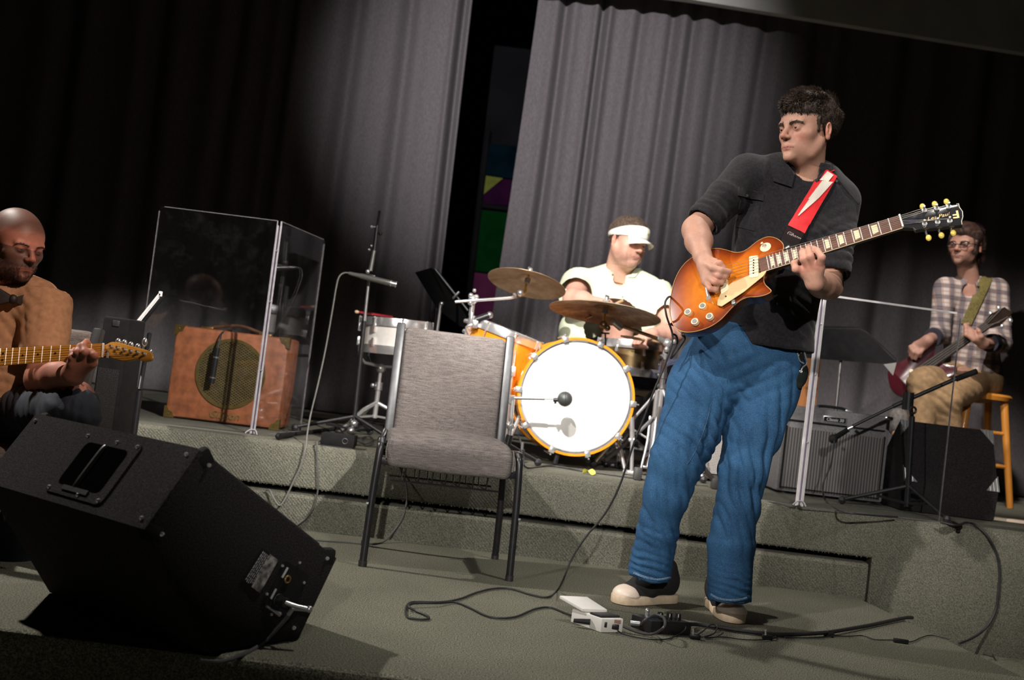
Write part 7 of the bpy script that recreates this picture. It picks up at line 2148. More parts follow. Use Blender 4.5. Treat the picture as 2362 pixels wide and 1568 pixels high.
# beard locks
g_ = np.random.default_rng(12); nm3 = vnorm(hv3, hq3)
bm_ = (hv3[:, 2] < -.046) & (hv3[:, 2] > -.125) & (hv3[:, 1] < .02) & ~((np.abs(hv3[:, 0]) < .022) & (np.abs(hv3[:, 2] + .066) < .009))
k_ = g_.choice(np.flatnonzero(bm_), 7000)
sv, sq = strands(hv3[k_] - nm3[k_] * .001, nm3[k_] * .5 + np.array([0, .0, -1.0]) + g_.normal(size=(len(k_), 3)) * .25, np.full(len(k_), .013), .0013, seed=13)
put('beard', np_mesh('beard', xf(GMh, sv * gS), sq), M_HAIR3, gman, local=False)
# tan shirt
M_TANSH = mat('tan_cotton_shirt', (.34, .19, .105), .85, var=.12, vscale=60, bump=.25, bscale=500, spec=.2)
s = SDF(*bounds([gshL, gshR, gnb, ghp, P(140, 800, 3.5)], .17), .007)
s.cone(gshL + V((-.03, 0, -.015)), .075, gshR + V((.03, 0, -.015)), .075, .04)
s.cone(P(5, 730, 3.58), .165, P(-5, 830, 3.58), .150, .05, side=front, asp=.75); s.cone(P(-5, 830, 3.58), .150, ghp + V((0, -.03, .02)), .155, .05, side=front, asp=.85)
e2 = gshL.lerp(gelL, .74); s.cone(gshL, .080, e2, .074, .03, flat=True); s.cone(gshR, .075, gshR.lerp(P(-190, 850, 3.5), .7), .065, .03)
s.cone(e2 - (e2 - gshL).normalized() * .02, .058, e2 + (e2 - gshL).normalized() * .05, .064, .003, 'sub')
s.cone(gnb - V((0, 0, .02)), .058, go, .066, .006, 'sub')
def exg(vs, n): return folds(vs, gshL.lerp(gelL, .5), V((.8, 0, .5)), .13, .06, .007, 1) + folds(vs, P(60, 880, 3.46), V((.1, 0, 1)), .12, .05, .008, 2) + folds(vs, P(95, 700, 3.5), V((.6, 0, .8)), .10, .05, .005, 3)
v, q = cloth(s, 91, .003, 3, 2, exg)
tsh = put('shirt', np_mesh('shirt', v, q), M_TANSH, gman, local=False)
TSB = bvh_of(v, q)
s = SDF(*bounds([gnb, gnb + V((0, 0, .08))], .11), .006)
ring = [gnb + V((0, 0, .010)) + V((math.cos(R(a)) * .073, -math.sin(R(a)) * .073, -.018 * math.sin(R(a)))) for a in range(0, 375, 15)]
for a, b in zip(ring, ring[1:]): s.cone(a, .013, b, .013, .01)
v, q = s.mesh(1); put('collar', np_mesh('collar', v, q), M_TANSH, tsh, local=False)
# bow tie
bt_ = P(30, 690, 3.44)
M_BOW = mat('dark_bow_tie', (.012, .008, .009), .6, var=.3, vscale=60)
bow = MB().ball(bt_, (.014, .012, .016), 12).build('bow_tie', M_BOW, gman, local=False)
for s_ in (-1, 1):
    w_ = V((math.cos(R(52)), math.sin(R(52)), 0)) * s_
    MB().prism([bt_ + w_ * .006 + V((0, 0, .008)), bt_ + w_ * .055 + V((0, 0, .03)), bt_ + w_ * .058 - V((0, 0, .028)), bt_ + w_ * .006 - V((0, 0, .008))], V((0, .018, 0)), bev=.003).build('bow_wing', M_BOW, bow, local=False)
# trousers
M_DKDEN = mat('dark_washed_denim', (.018, .025, .038), .85, var=.4, vscale=9, bump=.3, bscale=500)
s = SDF(*bounds([ghp, gkL, gkR, gaL, gaR], .15), .008)
s.cone(ghp + V((-.08, 0, -.02)), .13, ghp + V((.08, 0, -.02)), .13, .04)
for h_, k0_, a0_ in ((ghp + V((.09, 0, -.02)), gkL - V((0, 0, .03)), gaL), (ghp - V((.09, 0, .02)), gkR - V((0, 0, .03)), gaR)): s.cone(h_, .10, k0_, .080, .04); s.cone(k0_, .080, a0_, .07, .03, flat=True)
def exq(vs, n): return folds(vs, P(60, 915, 3.4), V((.8, -.3, .5)), .17, .06, .010, 1) + folds(vs, P(160, 940, 3.25), V((.9, 0, .2)), .09, .045, .007, 2)
v, q = cloth(s, 95, .005, 4.5, 1, exq)
put('jeans', np_mesh('jeans', v, q), M_DKDEN, gman, local=False)
for a in (gaL, gaR):
    s = SDF(*bounds([a, a + V((0, -.2, 0))], .08), .008)
    s.cone(V((a.x, a.y + .03, ZL + .055)), .045, V((a.x, a.y - .16, ZL + .04)), .038, .02); s.plane((0, 0, ZL + .006), (0, 0, -1))
    v, q = s.mesh(1); put('shoe', np_mesh('shoe', v, q), mat('black_shoe', (.02, .02, .02), .5, var=.2), gman, local=False)
make_chair('grey fabric stacking chair under the seated guitarist in the tan shirt', Matrix.Translation((-1.77, 3.34, ZL + .0)) @ Matrix.Rotation(R(-14), 4, 'Z'))
# his guitar ------------------------------------------------------------
tele = thing('electric_guitar', 'honey maple neck electric guitar held by the seated person in the tan shirt', 'guitar', M=TM)
M_MAPLE = mat('honey_maple', (.62, .30, .045), .3, var=.12, vscale=30, stretch=(.2, 3, 1), coat=.4)
nl = .48
mb = MB(); sec = []
for f in np.linspace(0, 1, 9):
    x = -nl * f; hw = .0215 + .0070 * f
    sec.append([V((x, hw * math.cos(a), -.004 - .02 * math.sin(a))) for a in np.linspace(0, math.pi, 9)] )
mb._add([p for s_ in sec for p in s_], [(i * 9 + j, i * 9 + j + 1, (i + 1) * 9 + j + 1, (i + 1) * 9 + j) for i in range(8) for j in range(8)])
mb.build('neck', M_MAPLE, tele)
MB().prism([(0, .0215, 0), (-nl, .0285, 0), (-nl, -.0285, 0), (0, -.0215, 0)], (0, 0, -.005)).build('fretboard', M_MAPLE, tele)
fx3 = [-.648 * (1 - 2 ** (-k / 12)) for k in range(23)]
for k in range(1, 22):
    x = fx3[k]; hw = .0215 + .0070 * (-x / nl)
    MB().tube([(x, hw, .0006), (x, -hw, .0006)], .0013, 5).build('fret', mat('nickel_fret', (.85, .84, .8), .4, .3), tele)
for k in (3, 5, 7, 9, 12, 15, 17, 19):
    xc = (fx3[k - 1] + fx3[k]) / 2
    for y in ((-.010, .010) if k == 12 else (0,)): MB().cyl((xc, y, -.001), (xc, y, .0012), .0033, n=10).build('dot_inlay', M_BLK, tele)
MB().box((.0015, 0, .002), (.004, .043, .007), bev=.001).build('nut', mat('white_nut', (.85, .84, .8), .4), tele)
ho_ = [(238, 797), (248, 793), (256, 789), (268, 789), (300, 797), (330, 805), (346, 810), (351, 819), (349, 829), (340, 833), (330, 833), (320, 829), (312, 828), (298, 831), (284, 832), (268, 828), (254, 824), (238, 823)]
hl3 = spline([tl3(x, y, -.008) for x, y in ho_] + [tl3(238, 823, -.008)], 2)
hd3 = MB().prism([(p.x, p.y, -.006) for p in hl3], (0, 0, -.014), bev=.002).build('headstock', M_MAPLE, tele)
for i, (px, py) in enumerate(((259, 800), (274, 803), (289, 807), (304, 811), (319, 813), (334, 817))):
    c = tl3(px, py, -.006)
    tn3 = MB().cyl((c.x, c.y, -.006), (c.x, c.y, .008), .0038, n=10).cyl((c.x, c.y, -.006), (c.x, c.y, -.003), .006, n=12).build('tuner', M_CHROME, tele)
    e = tl3(*((273, 787), (287, 790), (302, 795), (318, 799), (334, 789), (346, 811))[i], -.014)
    MB().ball((e.x, e.y, -.014), (.0085, .0095 if i != 4 else .014, .007), 12).build('tuner_button', M_CHROME, tn3)
    MB().tube([(c.x, c.y, .006), (0, .016 - .0064 * i, .005), (-.648, .024 - .0096 * i, .008)], .0005, 4).build('string', mat('string_wire', (.55, .5, .45), .35, .9), tele)
c = tl3(245, 811, 0); MB().box((c.x, c.y, -.0055), (.009, .006, .003), bev=.001).build('truss_slot', M_BLK, hd3)
c = tl3(247, 822, 0); MB().cyl((c.x + .001, c.y + .014, -.001), (c.x + .001, c.y - .004, -.001), .003, n=8).build('string_tree', M_CHROME, hd3)
c = tl3(272, 816, 0); put('headstock_script', text_mesh('Squier', .016, .0003, Matrix.Translation((c.x, c.y, -.0056)) @ Matrix.Rotation(R(-10), 4, 'Z'), shear=.3), M_GOLDPRINT, hd3)
tb2 = rounded([(-.40, .06), (-.43, .16), (-.62, .13), (-.82, .16), (-.85, -.16), (-.62, -.12), (-.47, -.16), (-.41, -.11), (-.46, -.04)], .07, 6)
MB().prism([(x, y, -.008) for x, y in tb2], (0, 0, -.045), bev=.004).build('body', mat('butterscotch', (.55, .33, .10), .25, var=.1, coat=.4), tele)
MB().box((-.648, 0, .0), (.06, .08, .012), bev=.003).build('bridge', M_CHROME, tele)

# ------------------------------------------------------------------ bass player on a stool
SKB = (.44, .24, .18)
bS_ = .98
bo = P(2226, 567, 6.02)
BMh = head_matrix(bo, -46, 3, 0)
bnb = P(2236, 655, 6.08)
hv4, hq4, hc4 = head_geo(SKB, (.32, .14, .12), bS_, jaw=.95, nose=1.05, lids=.16, stubble=((.09, .05, .035), .55), neck_to=(BMh.inverted() @ bnb) / bS_, neck_r=(.053, .058), vox=.0036)
parts = [(xf(BMh, hv4), hq4, hc4)]
bshR, bshL = P(2180, 665, 6.08), P(2300, 668, 6.10)
belR, belL = P(2168, 770, 5.98), P(2310, 790, 5.98)
bwrR, bwrL = P(2146, 787, 5.80), P(2262, 795, 5.82)
# bass: from body bottom left up to the headstock
ba, bb2 = P(2112, 862, 5.82), P(2330, 712, 5.72)
bxx = (bb2 - ba).normalized(); byy = V((0, .25, 1)); byy = (byy - bxx * byy.dot(bxx)).normalized(); bzz = bxx.cross(byy)
BSM = Matrix(((bxx.x, byy.x, bzz.x, ba.x), (bxx.y, byy.y, bzz.y, ba.y), (bxx.z, byy.z, bzz.z, ba.z), (0, 0, 0, 1)))
BSi = BSM.inverted(); BSO = BSi @ CAM_POS
def bl4(px, py, z=0.0):
    d = BSi.to_3x3() @ ray(px, py); k = (z - BSO.z) / d.z; return BSO + d * k
def bp4(px, py, z=0.0): return BSM @ bl4(px, py, z)
bwrR = bp4(2140, 785, .05); bwrL = bp4(2268, 792, -.03)
for sh, el, wr, fing in ((bshR, belR, bwrR, [[(2128, 803), (2118, 815), (2112, 828)], [(2122, 800), (2108, 812), (2104, 826)], [(2118, 796), (2103, 806), (2099, 820)], [(2112, 794), (2100, 800), (2097, 812)], [(2134, 798), (2124, 812), (2122, 822)]]),
                         (bshL, belL, bwrL, [[(2246, 783), (2228, 772), (2226, 762)], [(2244, 776), (2228, 764), (2228, 756)], [(2242, 770), (2228, 756), (2233, 750)], [(2240, 764), (2226, 750), (2234, 747)], [(2262, 776), (2258, 764), (2254, 758)]])):
    lo, hi = bounds([sh, el, wr] + [bp4(x, y, .05) for f in fing for x, y in f], .07)
    s = SDF(lo, hi, .0046)
    s.cone(sh.lerp(el, .6), .04, el, .038, .02); s.cone(el, .04, el.lerp(wr, .4), .038, .02); s.cone(el.lerp(wr, .4), .036, wr, .026, .02)
    for i, f in enumerate(fing):
        b0 = bp4(*f[0], .03); s.cone(wr, .024, b0, .017, .014)
        s.chain([b0, bp4(*f[1], .045), bp4(*f[2], .02)], [.0125, .0108, .0085], .005)
    v, q = s.mesh(1); parts.append((v, q, SKB))
bhp = P(2240, 868, 6.12)
bkR, bkL = P(2130, 880, 5.75), P(2170, 915, 5.72)
baR, baL = P(2120, 1060, 5.72), P(2190, 1060, 5.80)
s = SDF(*bounds([bshR, bshL, bnb, bhp, bkR, bkL, baR, baL], .13), .014)
bcen = P(2238, 760, 6.10)
for a, b, ra, rb in ((bnb, bcen, .05, .10), (bcen, bhp, .10, .10), (bhp, bkR, .07, .055), (bhp, bkL, .07, .055), (bkR, baR, .05, .038), (bkL, baL, .05, .038), (bshR, bshL, .055, .055)): s.cone(a, ra, b, rb, .04)
v, q = s.mesh(1); parts.append((v, q, SKB))
v, q, c = join_np(parts)
bman = put('person', np_mesh('person', v, q, c), M_SKIN)
tag(bman, 'person in plaid shirt and glasses sitting on a wooden stool playing bass', 'person')
for x in (-1, 1): put('eye', eye_part(x, bS_, BMh), M_EYE, bman, local=False)
M_HAIR4 = mat('auburn_hair', (.055, .028, .020), .55, var=.4, vscale=60)
brows(BMh, bS_, M_HAIR4, bman, 1.2, 140, geo=(hv4, hq4))
s = SDF((-.13, -.14, -.16), (.13, .16, .18), .005)
s.ell((0, .022, .050), (.085, .108, .092), 0); s.ell((0, -.035, .075), (.068, .066, .050), .03); s.ell((0, .07, -.05), (.07, .05, .08), .03)
s.ell((0, -.12, -.03), (.075, .098, .09), .012, 'sub'); s.plane((0, .02, -.10), (0, 0, -1), .012)
for x in (-1, 1): s.ell((x * .096, -.006, -.02), (.026, .03, .04), .008, 'sub'); s.cone((x * .076, -.03, .02), .01, (x * .072, -.03, -.03), .006, .008)
cv, cq = s.mesh(1); cn = vnorm(cv, cq); cv = cv + cn * (.006 * wob(cv, 14, 4))[:, None]
g_ = np.random.default_rng(18); k_ = g_.choice(len(cv), 11000); k_ = k_[cn[k_][:, 2] > -.8]
cl = np.stack([wob(cv[k_], 10, 61), wob(cv[k_], 10, 62), wob(cv[k_], 10, 63)], 1)
sv, sq = strands(cv[k_] - cn[k_] * .002, cn[k_] * .3 + np.array([0, .25, -.5]) + cl * .7, np.full(len(k_), .026), .0016, seed=19)
a, b, _ = join_np([(cv, cq, (0, 0, 0)), (sv, sq, (0, 0, 0))])
put('hair', np_mesh('hair', xf(BMh, a * bS_), b), M_HAIR4, bman, local=False)
# glasses
gl_ = thing('eyeglasses', 'black framed eyeglasses on the face of the bass player', 'glasses', bo)
M_FRAME = mat('black_glasses_frame', (.01, .01, .011), .3)
for x in (-1, 1):
    c = V((x * .033, -.098, -.006)); pts = [BMh @ ((c + V((math.cos(a) * .023, abs(math.cos(a)) * .004, math.sin(a) * .0155))) * bS_) for a in np.linspace(0, 2 * math.pi, 21)]
    MB().tube(pts, .0022, 6, caps=False).build('rim', M_FRAME, gl_, local=False)
    MB().prism([BMh @ ((c + V((math.cos(a) * .022, 0, math.sin(a) * .0145))) * bS_) for a in np.linspace(0, 2 * math.pi, 17)[:-1]], BMh.to_3x3() @ V((0, .0015, 0))).build('lens', M_ACR, gl_, local=False)
    MB().tube([BMh @ (V((x * .056, -.095, .0)) * bS_), BMh @ (V((x * .080, -.04, .004)) * bS_), BMh @ (V((x * .088, .015, .002)) * bS_)], .0022, 6).build('temple', M_FRAME, gl_, local=False)
MB().tube([BMh @ (V((-.011, -.103, -.002)) * bS_), BMh @ (V((.011, -.103, -.002)) * bS_)], .002, 6).build('bridge', M_FRAME, gl_, local=False)
# plaid shirt
def plaid():
    m, nt, b = nodes_of('plaid_flannel')
    tc = nt.nodes.new('ShaderNodeTexCoord'); sx = nt.nodes.new('ShaderNodeSeparateXYZ'); nt.links.new(tc.outputs['Object'], sx.inputs[0])
    def stripes(sock, freq, ph, lo_, hi_):
        a = nt.nodes.new('ShaderNodeMath'); a.operation = 'MULTIPLY_ADD'; a.inputs[1].default_value = freq; a.inputs[2].default_value = ph; nt.links.new(sock, a.inputs[0])
        s_ = nt.nodes.new('ShaderNodeMath'); s_.operation = 'SINE'; nt.links.new(a.outputs[0], s_.inputs[0])
        r_ = nt.nodes.new('ShaderNodeMapRange'); r_.inputs[1].default_value = lo_; r_.inputs[2].default_value = hi_; nt.links.new(s_.outputs[0], r_.inputs[0]); return r_.outputs[0]
    def mix(c0, fac, col, f=1.0):
        mm = nt.nodes.new('ShaderNodeMix'); mm.data_type = 'RGBA'
        fm = nt.nodes.new('ShaderNodeMath'); fm.operation = 'MULTIPLY'; fm.inputs[1].default_value = f; nt.links.new(fac, fm.inputs[0])
        nt.links.new(fm.outputs[0], mm.inputs['Factor'])
        if c0 is None: mm.inputs['A'].default_value = (.50, .43, .40, 1)
        else: nt.links.new(c0, mm.inputs['A'])
        mm.inputs['B'].default_value = (*col, 1); return mm.outputs['Result']
    c = mix(None, stripes(sx.outputs['X'], 95, 0, .2, .5), (.045, .045, .075), .7)
    c = mix(c, stripes(sx.outputs['Z'], 95, 1.0, .2, .5), (.05, .05, .08), .65)
    c = mix(c, stripes(sx.outputs['X'], 190, 1.4, .82, .95), (.22, .12, .08), .6)
    c = mix(c, stripes(sx.outputs['Z'], 190, .4, .82, .95), (.25, .13, .09), .6)
    nt.links.new(c, b.inputs['Base Color']); b.inputs['Roughness'].default_value = .9
    return m
M_PLAID = plaid()
s = SDF(*bounds([bshR, bshL, bnb, bhp, belR, belL, bwrR, bwrL], .15), .0075)
s.cone(bshR + V((.02, 0, -.01)), .066, bshL + V((-.02, 0, -.01)), .066, .04)
s.cone(P(2240, 700, 6.1), .155, P(2240, 780, 6.1), .142, .05, side=front, asp=.72); s.cone(P(2240, 780, 6.1), .142, bhp + V((0, -.02, .05)), .15, .04, side=front, asp=.8)
for sh, el, wr in ((bshR, belR, bwrR), (bshL, belL, bwrL)):
    s.cone(sh, .064, el, .055, .03); s.cone(el, .055, el.lerp(wr, .62), .046, .02, flat=True)
s.cone(bnb - V((0, 0, .02)), .052, bo, .06, .006, 'sub'); s.cone(bnb - V((0, .02, .02)), .04, P(2228, 690, 5.9), .025, .01, 'sub')
def exb(vs, n): return folds(vs, P(2235, 800, 6.0), V((.3, 0, 1)), .14, .06, .008, 1) + folds(vs, bshL.lerp(belL, .6), V((.3, 0, 1)), .1, .05, .007, 2)
v, q = cloth(s, 101, .004, 4.5, 1, exb)
pl_s = put('shirt', np_mesh('shirt', v, q), M_PLAID, bman, local=False)
PLB = bvh_of(v, q)
for el, wr in ((belR, bwrR), (belL, bwrL)):
    d = (wr - el); a_ = el + d * .5; b_ = el + d * .68
    MB().tube([a_, b_], [.052, .048], 20).build('cuff', mat('dark_cuff', (.03, .028, .045), .85, var=.2), pl_s, local=False)
s = SDF(*bounds([bnb, bnb + V((0, 0, .08))], .1), .006)
ring = [bnb + V((0, 0, .008)) + V((math.cos(R(a)) * .068, -math.sin(R(a)) * .068, -.02 * math.sin(R(a)))) for a in range(130, 411, 14)]
for a, b in zip(ring, ring[1:]): s.cone(a, .011, b, .011, .01); s.cone(a + V((0, 0, .018)), .007, b + V((0, 0, .018)), .007, .01)
v, q = s.mesh(1); put('collar', np_mesh('collar', v, q), M_PLAID, pl_s, local=False)
# khaki trousers
M_KHAKI = mat('khaki_cotton', (.30, .19, .095), .85, var=.15, vscale=40, bump=.25, bscale=500)
s = SDF(*bounds([bhp, bkR, bkL, baR, baL], .15), .010)
s.cone(bhp + V((-.06, 0, -.02)), .125, bhp + V((.06, 0, -.02)), .125, .04)
for h_, k0_, a0_ in ((bhp + V((-.08, 0, -.02)), bkR, baR), (bhp + V((.06, 0, -.02)), bkL + V((.03, 0, 0)), baL)): s.cone(h_, .095, k0_, .078, .04); s.cone(k0_, .078, a0_, .06, .03, flat=True)
def exk(vs, n): return folds(vs, P(2190, 880, 5.8), V((.6, 0, .8)), .2, .07, .010, 1) + folds(vs, P(2150, 930, 5.7), V((.4, 0, .9)), .12, .06, .010, 2)
v, q = cloth(s, 111, .005, 4.5, 1, exk)
put('trousers', np_mesh('trousers', v, q), M_KHAKI, bman, local=False)
# his shoe, sole turned to the audience, beside the boom stand
sc_ = P(2076, 972, 5.55)
s = SDF(*bounds([sc_], .16), .006)
s.ell(sc_, (.042, .03, .065), 0, M=Matrix.Rotation(R(-8), 4, 'Y')); s.cone(sc_ + V((.0, .04, -.03)), .045, sc_ + V((.04, .14, .02)), .05, .03)
v, q = s.mesh(1); sh_ = put('shoe', np_mesh('shoe', v, q), mat('grey_shoe_sole', (.17, .155, .145), .8, var=.25, vscale=60), bman, local=False)
MB().ball(P(2066, 1001, 5.52), (.02, .02, .018), 12).build('shoe_toe', mat('tan_toe', (.55, .30, .2), .6, var=.1), sh_, local=False)
# stool
M_STOOL = mat('orange_pine', (.60, .24, .035), .4, var=.15, vscale=10, stretch=(3, 3, .4), coat=.2)
stx, sty = P(2250, 905, 6.12).x, 6.12
sz = P(2250, 905, 6.12).z
t = thing('wooden_stool', 'tall orange pine stool under the bass player', 'stool', (stx, sty, ZS))
MB().lathe([(0, 0), (.165, 0), (.175, -.012), (.17, -.034), (0, -.036)], (stx + .02, sty, sz), (0, 0, 1), 32).build('seat', M_STOOL, t, local=False)
for dx, dy in ((-1, -1), (1, -1), (1, 1), (-1, 1)):
    MB().tube([(stx + .02 + dx * .10, sty + dy * .10, sz - .03), (stx + .02 + dx * .165, sty + dy * .165, ZS)], [.022, .018], 10).build('leg', M_STOOL, t, local=False)
for z, dd_ in ((.22, .14), (.40, .125)):
    for a, b in (((-1, -1), (1, -1)), ((1, -1), (1, 1)), ((1, 1), (-1, 1)), ((-1, 1), (-1, -1))):
        MB().cyl((stx + .02 + a[0] * dd_, sty + a[1] * dd_, ZS + z), (stx + .02 + b[0] * dd_, sty + b[1] * dd_, ZS + z), .010, n=8).build('rung', M_STOOL, t, local=False)
# bass guitar
bassg = thing('bass_guitar', 'dark red bass guitar across the lap of the person in plaid', 'guitar', M=BSM)
M_WINE = mat('wine_red_lacquer', (.07, .006, .012), .25, var=.2, vscale=10, coat=.5)
MB().prism([(x, y, -.02) for x, y in rounded([(-.10, -.10), (-.16, .0), (-.10, .12), (.05, .10), (.16, .13), (.20, .09), (.14, .03), (.14, -.03), (.20, -.09), (.15, -.12), (.04, -.09)], .05, 5)], (0, 0, -.04), bev=.004).build('body', M_WINE, bassg)
nl4 = (bb2 - ba).length - .07
MB().prism([(.02, .028, 0), (nl4 - .07, .021, 0), (nl4 - .07, -.021, 0), (.02, -.028, 0)], (0, 0, -.02), bev=.004).build('neck', mat('dark_rosewood_neck', (.045, .036, .033), .8, spec=.1, var=.2, vscale=30), bassg)
MB().prism([(nl4 - .07, .022, -.005), (nl4 - .02, .04, -.012), (nl4 + .06, .03, -.02), (nl4 + .07, -.02, -.02), (nl4 - .02, -.038, -.012), (nl4 - .07, -.022, -.005)], (0, 0, -.014)).build('headstock', mat('dark_headstock', (.018, .011, .008), .85, spec=.1, var=.2), bassg)
for i in range(4):
    x = nl4 - .015 + (i % 2) * .05; y = .045 if i < 2 else -.045
    MB().ball((x, y, -.022), (.011, .015, .007), 10).build('tuner', M_CHROME, bassg)
    MB().tube([(-.08, .02 - .0135 * i, .006), (nl4 - .07, .014 - .0095 * i, .003), (x, y * .6, -.004)], .0009, 4).build('string', mat('dull_bass_string', (.16, .15, .14), .6, .6), bassg)
for px, py in ((2102, 855), (2098, 868), (2112, 866)):
    c = bl4(px, py, .0); MB().cyl((c.x, c.y, -.02), (c.x, c.y, .0), .010, n=12).build('knob', M_CREAM, bassg)
M_OLIVE = mat('olive_woven_strap', (.15, .125, .035), .8, var=.35, vscale=160, bump=.4, bscale=400)
patch(PLB, [(2266, 630), (2290, 641), (2240, 750), (2217, 746)], 4, 20, .012, .004, 'strap', M_OLIVE, bassg)
# ------------------------------------------------------------------ pedals and cables on the platform
def fl(px, py, z=.005): return G(px, py, z)
# white compact pedal with raised treadle
a = fl(1400, 1462, 0.0)
t = thing('effect_pedal', 'small white effect pedal with raised treadle on the carpet by the sneakers', 'pedal', a)
M_PEDALW = mat('white_pedal_enamel', (.80, .78, .74), .4, var=.03)
def onflo(pxs, h, name, m, parent, bev=.003, z0=0.0):
    pts = [G(x, y, z0) for x, y in pxs]; return MB().prism(pts, V((0, 0, h)), bev=bev).build(name, m, parent, local=False)
bl, br = fl(1385, 1459, 0), fl(1434, 1459, 0)
dx_ = (br - bl); dyv = V((-dx_.y, dx_.x, 0)).normalized() * .105 + V((-.035, 0, 0))
pb_ = MB().prism([bl, br, br + dyv, bl + dyv], V((0, 0, .042)), bev=.004).build('housing', M_PEDALW, t, local=False)
tv = bl + dyv * .35 + V((0, 0, .044))
MB().prism([bl + dyv * .55 + V((-.01, 0, .044)), br + dyv * .55 + V((.0, 0, .044)), br + dyv * 1.15 + V((-.01, 0, .064)), bl + dyv * 1.15 + V((-.03, 0, .064))], V((0, 0, .010)), bev=.003).build('treadle', M_PEDALW, t, local=False)
MB().prism([bl + dyv * .08 + V((.004, 0, .0425)), br + dyv * .08 + V((-.004, 0, .0425)), br + dyv * .45 + V((-.004, 0, .0425)), bl + dyv * .45 + V((.004, 0, .0425))], V((0, 0, .006)), bev=.002).build('rubber_pad', M_RUBBER, t, local=False)
c = bl.lerp(br, .62) + V((0, -.001, .018)); MB().box(c, (.028, .006, .016), bev=.002).build('power_plug', M_BLK, t, local=False)
c = bl.lerp(br, .66) + V((0, -.001, .034)); MB().box(c, (.030, .003, .010)).build('label_strip', mat('brown_label', (.35, .2, .16), .6, var=.1), t, local=False)
c = bl.lerp(br, .2) + V((0, -.001, .024)); MB().box(c, (.008, .004, .016), bev=.001).build('slide_switch', M_BLK, t, local=False)
MB().cyl(bl + dyv * .3 + V((-.006, 0, .022)), bl + dyv * .3 + V((-.055, .01, .018)), .009, .006, n=10).build('jack_plug', M_BLK, t, local=False)
# black pedal with knobs
bl, br = fl(1500, 1462, 0), fl(1592, 1466, 0)
dx_ = (br - bl); dyv = V((-dx_.y, dx_.x, 0)).normalized() * .07 + V((-.03, 0, 0))
t = thing('effect_pedal', 'black effect pedal with three knobs and a looped patch cable, between the sneakers', 'pedal', bl)
MB().prism([bl, br, br + dyv, bl + dyv], V((0, 0, .04)), bev=.004).build('housing', mat('black_pedal_enamel', (.012, .012, .013), .4, var=.2), t, local=False)
for f in (.45, .68, .9):
    c = bl.lerp(br, f) + dyv * .5 + V((0, 0, .04)); kb = MB().cyl(c, c + V((0, 0, .018)), .0105, .009, n=14).build('knob', M_BLK, t, local=False)
    MB().box(c + V((0, -.009, .012)), (.002, .004, .01)).build('pointer', M_WHITE, kb, local=False)
c = bl.lerp(br, .22) + dyv * .7 + V((0, 0, .04)); MB().cyl(c, c + V((0, 0, .016)), .006, n=12).ball(c + V((0, 0, .018)), .008, 10).build('foot_switch', M_CHROME, t, local=False)
c = bl + dyv * .5 + V((-.004, 0, .02)); MB().cyl(c, c + V((-.03, 0, 0)), .008, n=10).build('jack_plug', M_CHROMED, t, local=False)
M_CAB = M_RUBBER
# instrument lead from the sunburst guitar to the white pedal
gj = gp(1549, 684, -.03)
lead = [gj, P(1541, 686, 3.44), P(1534, 700, 3.43), P(1538, 730, 3.43), P(1551, 770, 3.46), P(1548, 800, 3.46), P(1530, 850, 3.47), P(1507, 905, 3.48), P(1487, 960, 3.50), P(1463, 1020, 3.53), P(1445, 1075, 3.56), P(1425, 1130, 3.58), P(1395, 1185, 3.61), P(1350, 1240, 3.63), P(1318, 1290, 3.64), P(1300, 1335, 3.65), fl(1285, 1362), fl(1262, 1377), fl(1225, 1371), fl(1180, 1358), fl(1140, 1357), fl(1100, 1366), fl(1060, 1381), fl(1020, 1388), fl(975, 1388), fl(948, 1389), fl(937, 1400), fl(938, 1420), fl(955, 1427), fl(985, 1428), fl(987, 1421), fl(960, 1409), fl(944, 1400, .012), fl(950, 1392, .012), fl(1000, 1390, .012), fl(1050, 1389), fl(1085, 1402), fl(1120, 1419), fl(1150, 1425), fl(1190, 1422), fl(1235, 1404), fl(1270, 1401), fl(1305, 1414), fl(1340, 1426, .015)]
cable('instrument_cable', lead, .0034, M_CAB, 'black instrument cable hanging from the sunburst guitar and looping over the carpet', sub=5)
cable('instrument_cable', [P(1551, 770, 3.48), P(1560, 775, 3.50), P(1562, 790, 3.52), P(1552, 812, 3.53), P(1548, 826, 3.54), P(1568, 800, 3.56), P(1580, 780, 3.58), P(1572, 772, 3.56)], .0034, M_CAB, 'short loop of black cable tucked at the tail of the sunburst guitar', sub=6)
cable('patch_cable', [fl(1437, 1444, .018), fl(1455, 1452, .012), fl(1480, 1460, .008), fl(1505, 1462, .012), fl(1525, 1452, .04), fl(1534, 1440, .055), fl(1530, 1424, .06), fl(1512, 1418, .06), fl(1490, 1428, .05), fl(1478, 1440, .03)], .0042, mat('dark_grey_cable', (.05, .05, .053), .45, var=.1), 'thick dark patch cable looping between white pedal and black pedal')
cable('power_cable', [fl(1424, 1454, .015), fl(1438, 1462, .006), fl(1470, 1470), fl(1510, 1475), fl(1540, 1473), fl(1565, 1463), fl(1580, 1452, .02), fl(1582, 1444, .03)], .0022, M_CAB, 'thin black power lead running from the white pedal past the black pedal')
cable('snake_cable', [fl(1585, 1440, .02), fl(1610, 1440, .01), fl(1660, 1447, .009), fl(1720, 1456, .009), fl(1790, 1463, .009), fl(1850, 1462, .012), fl(1910, 1458, .014), fl(1960, 1450, .012), fl(2010, 1441, .010), fl(2060, 1430, .010), fl(2092, 1424, .010), fl(2104, 1424, -.0)], .0068, M_CAB, 'thick black cable lying straight across the carpet to the platform edge')
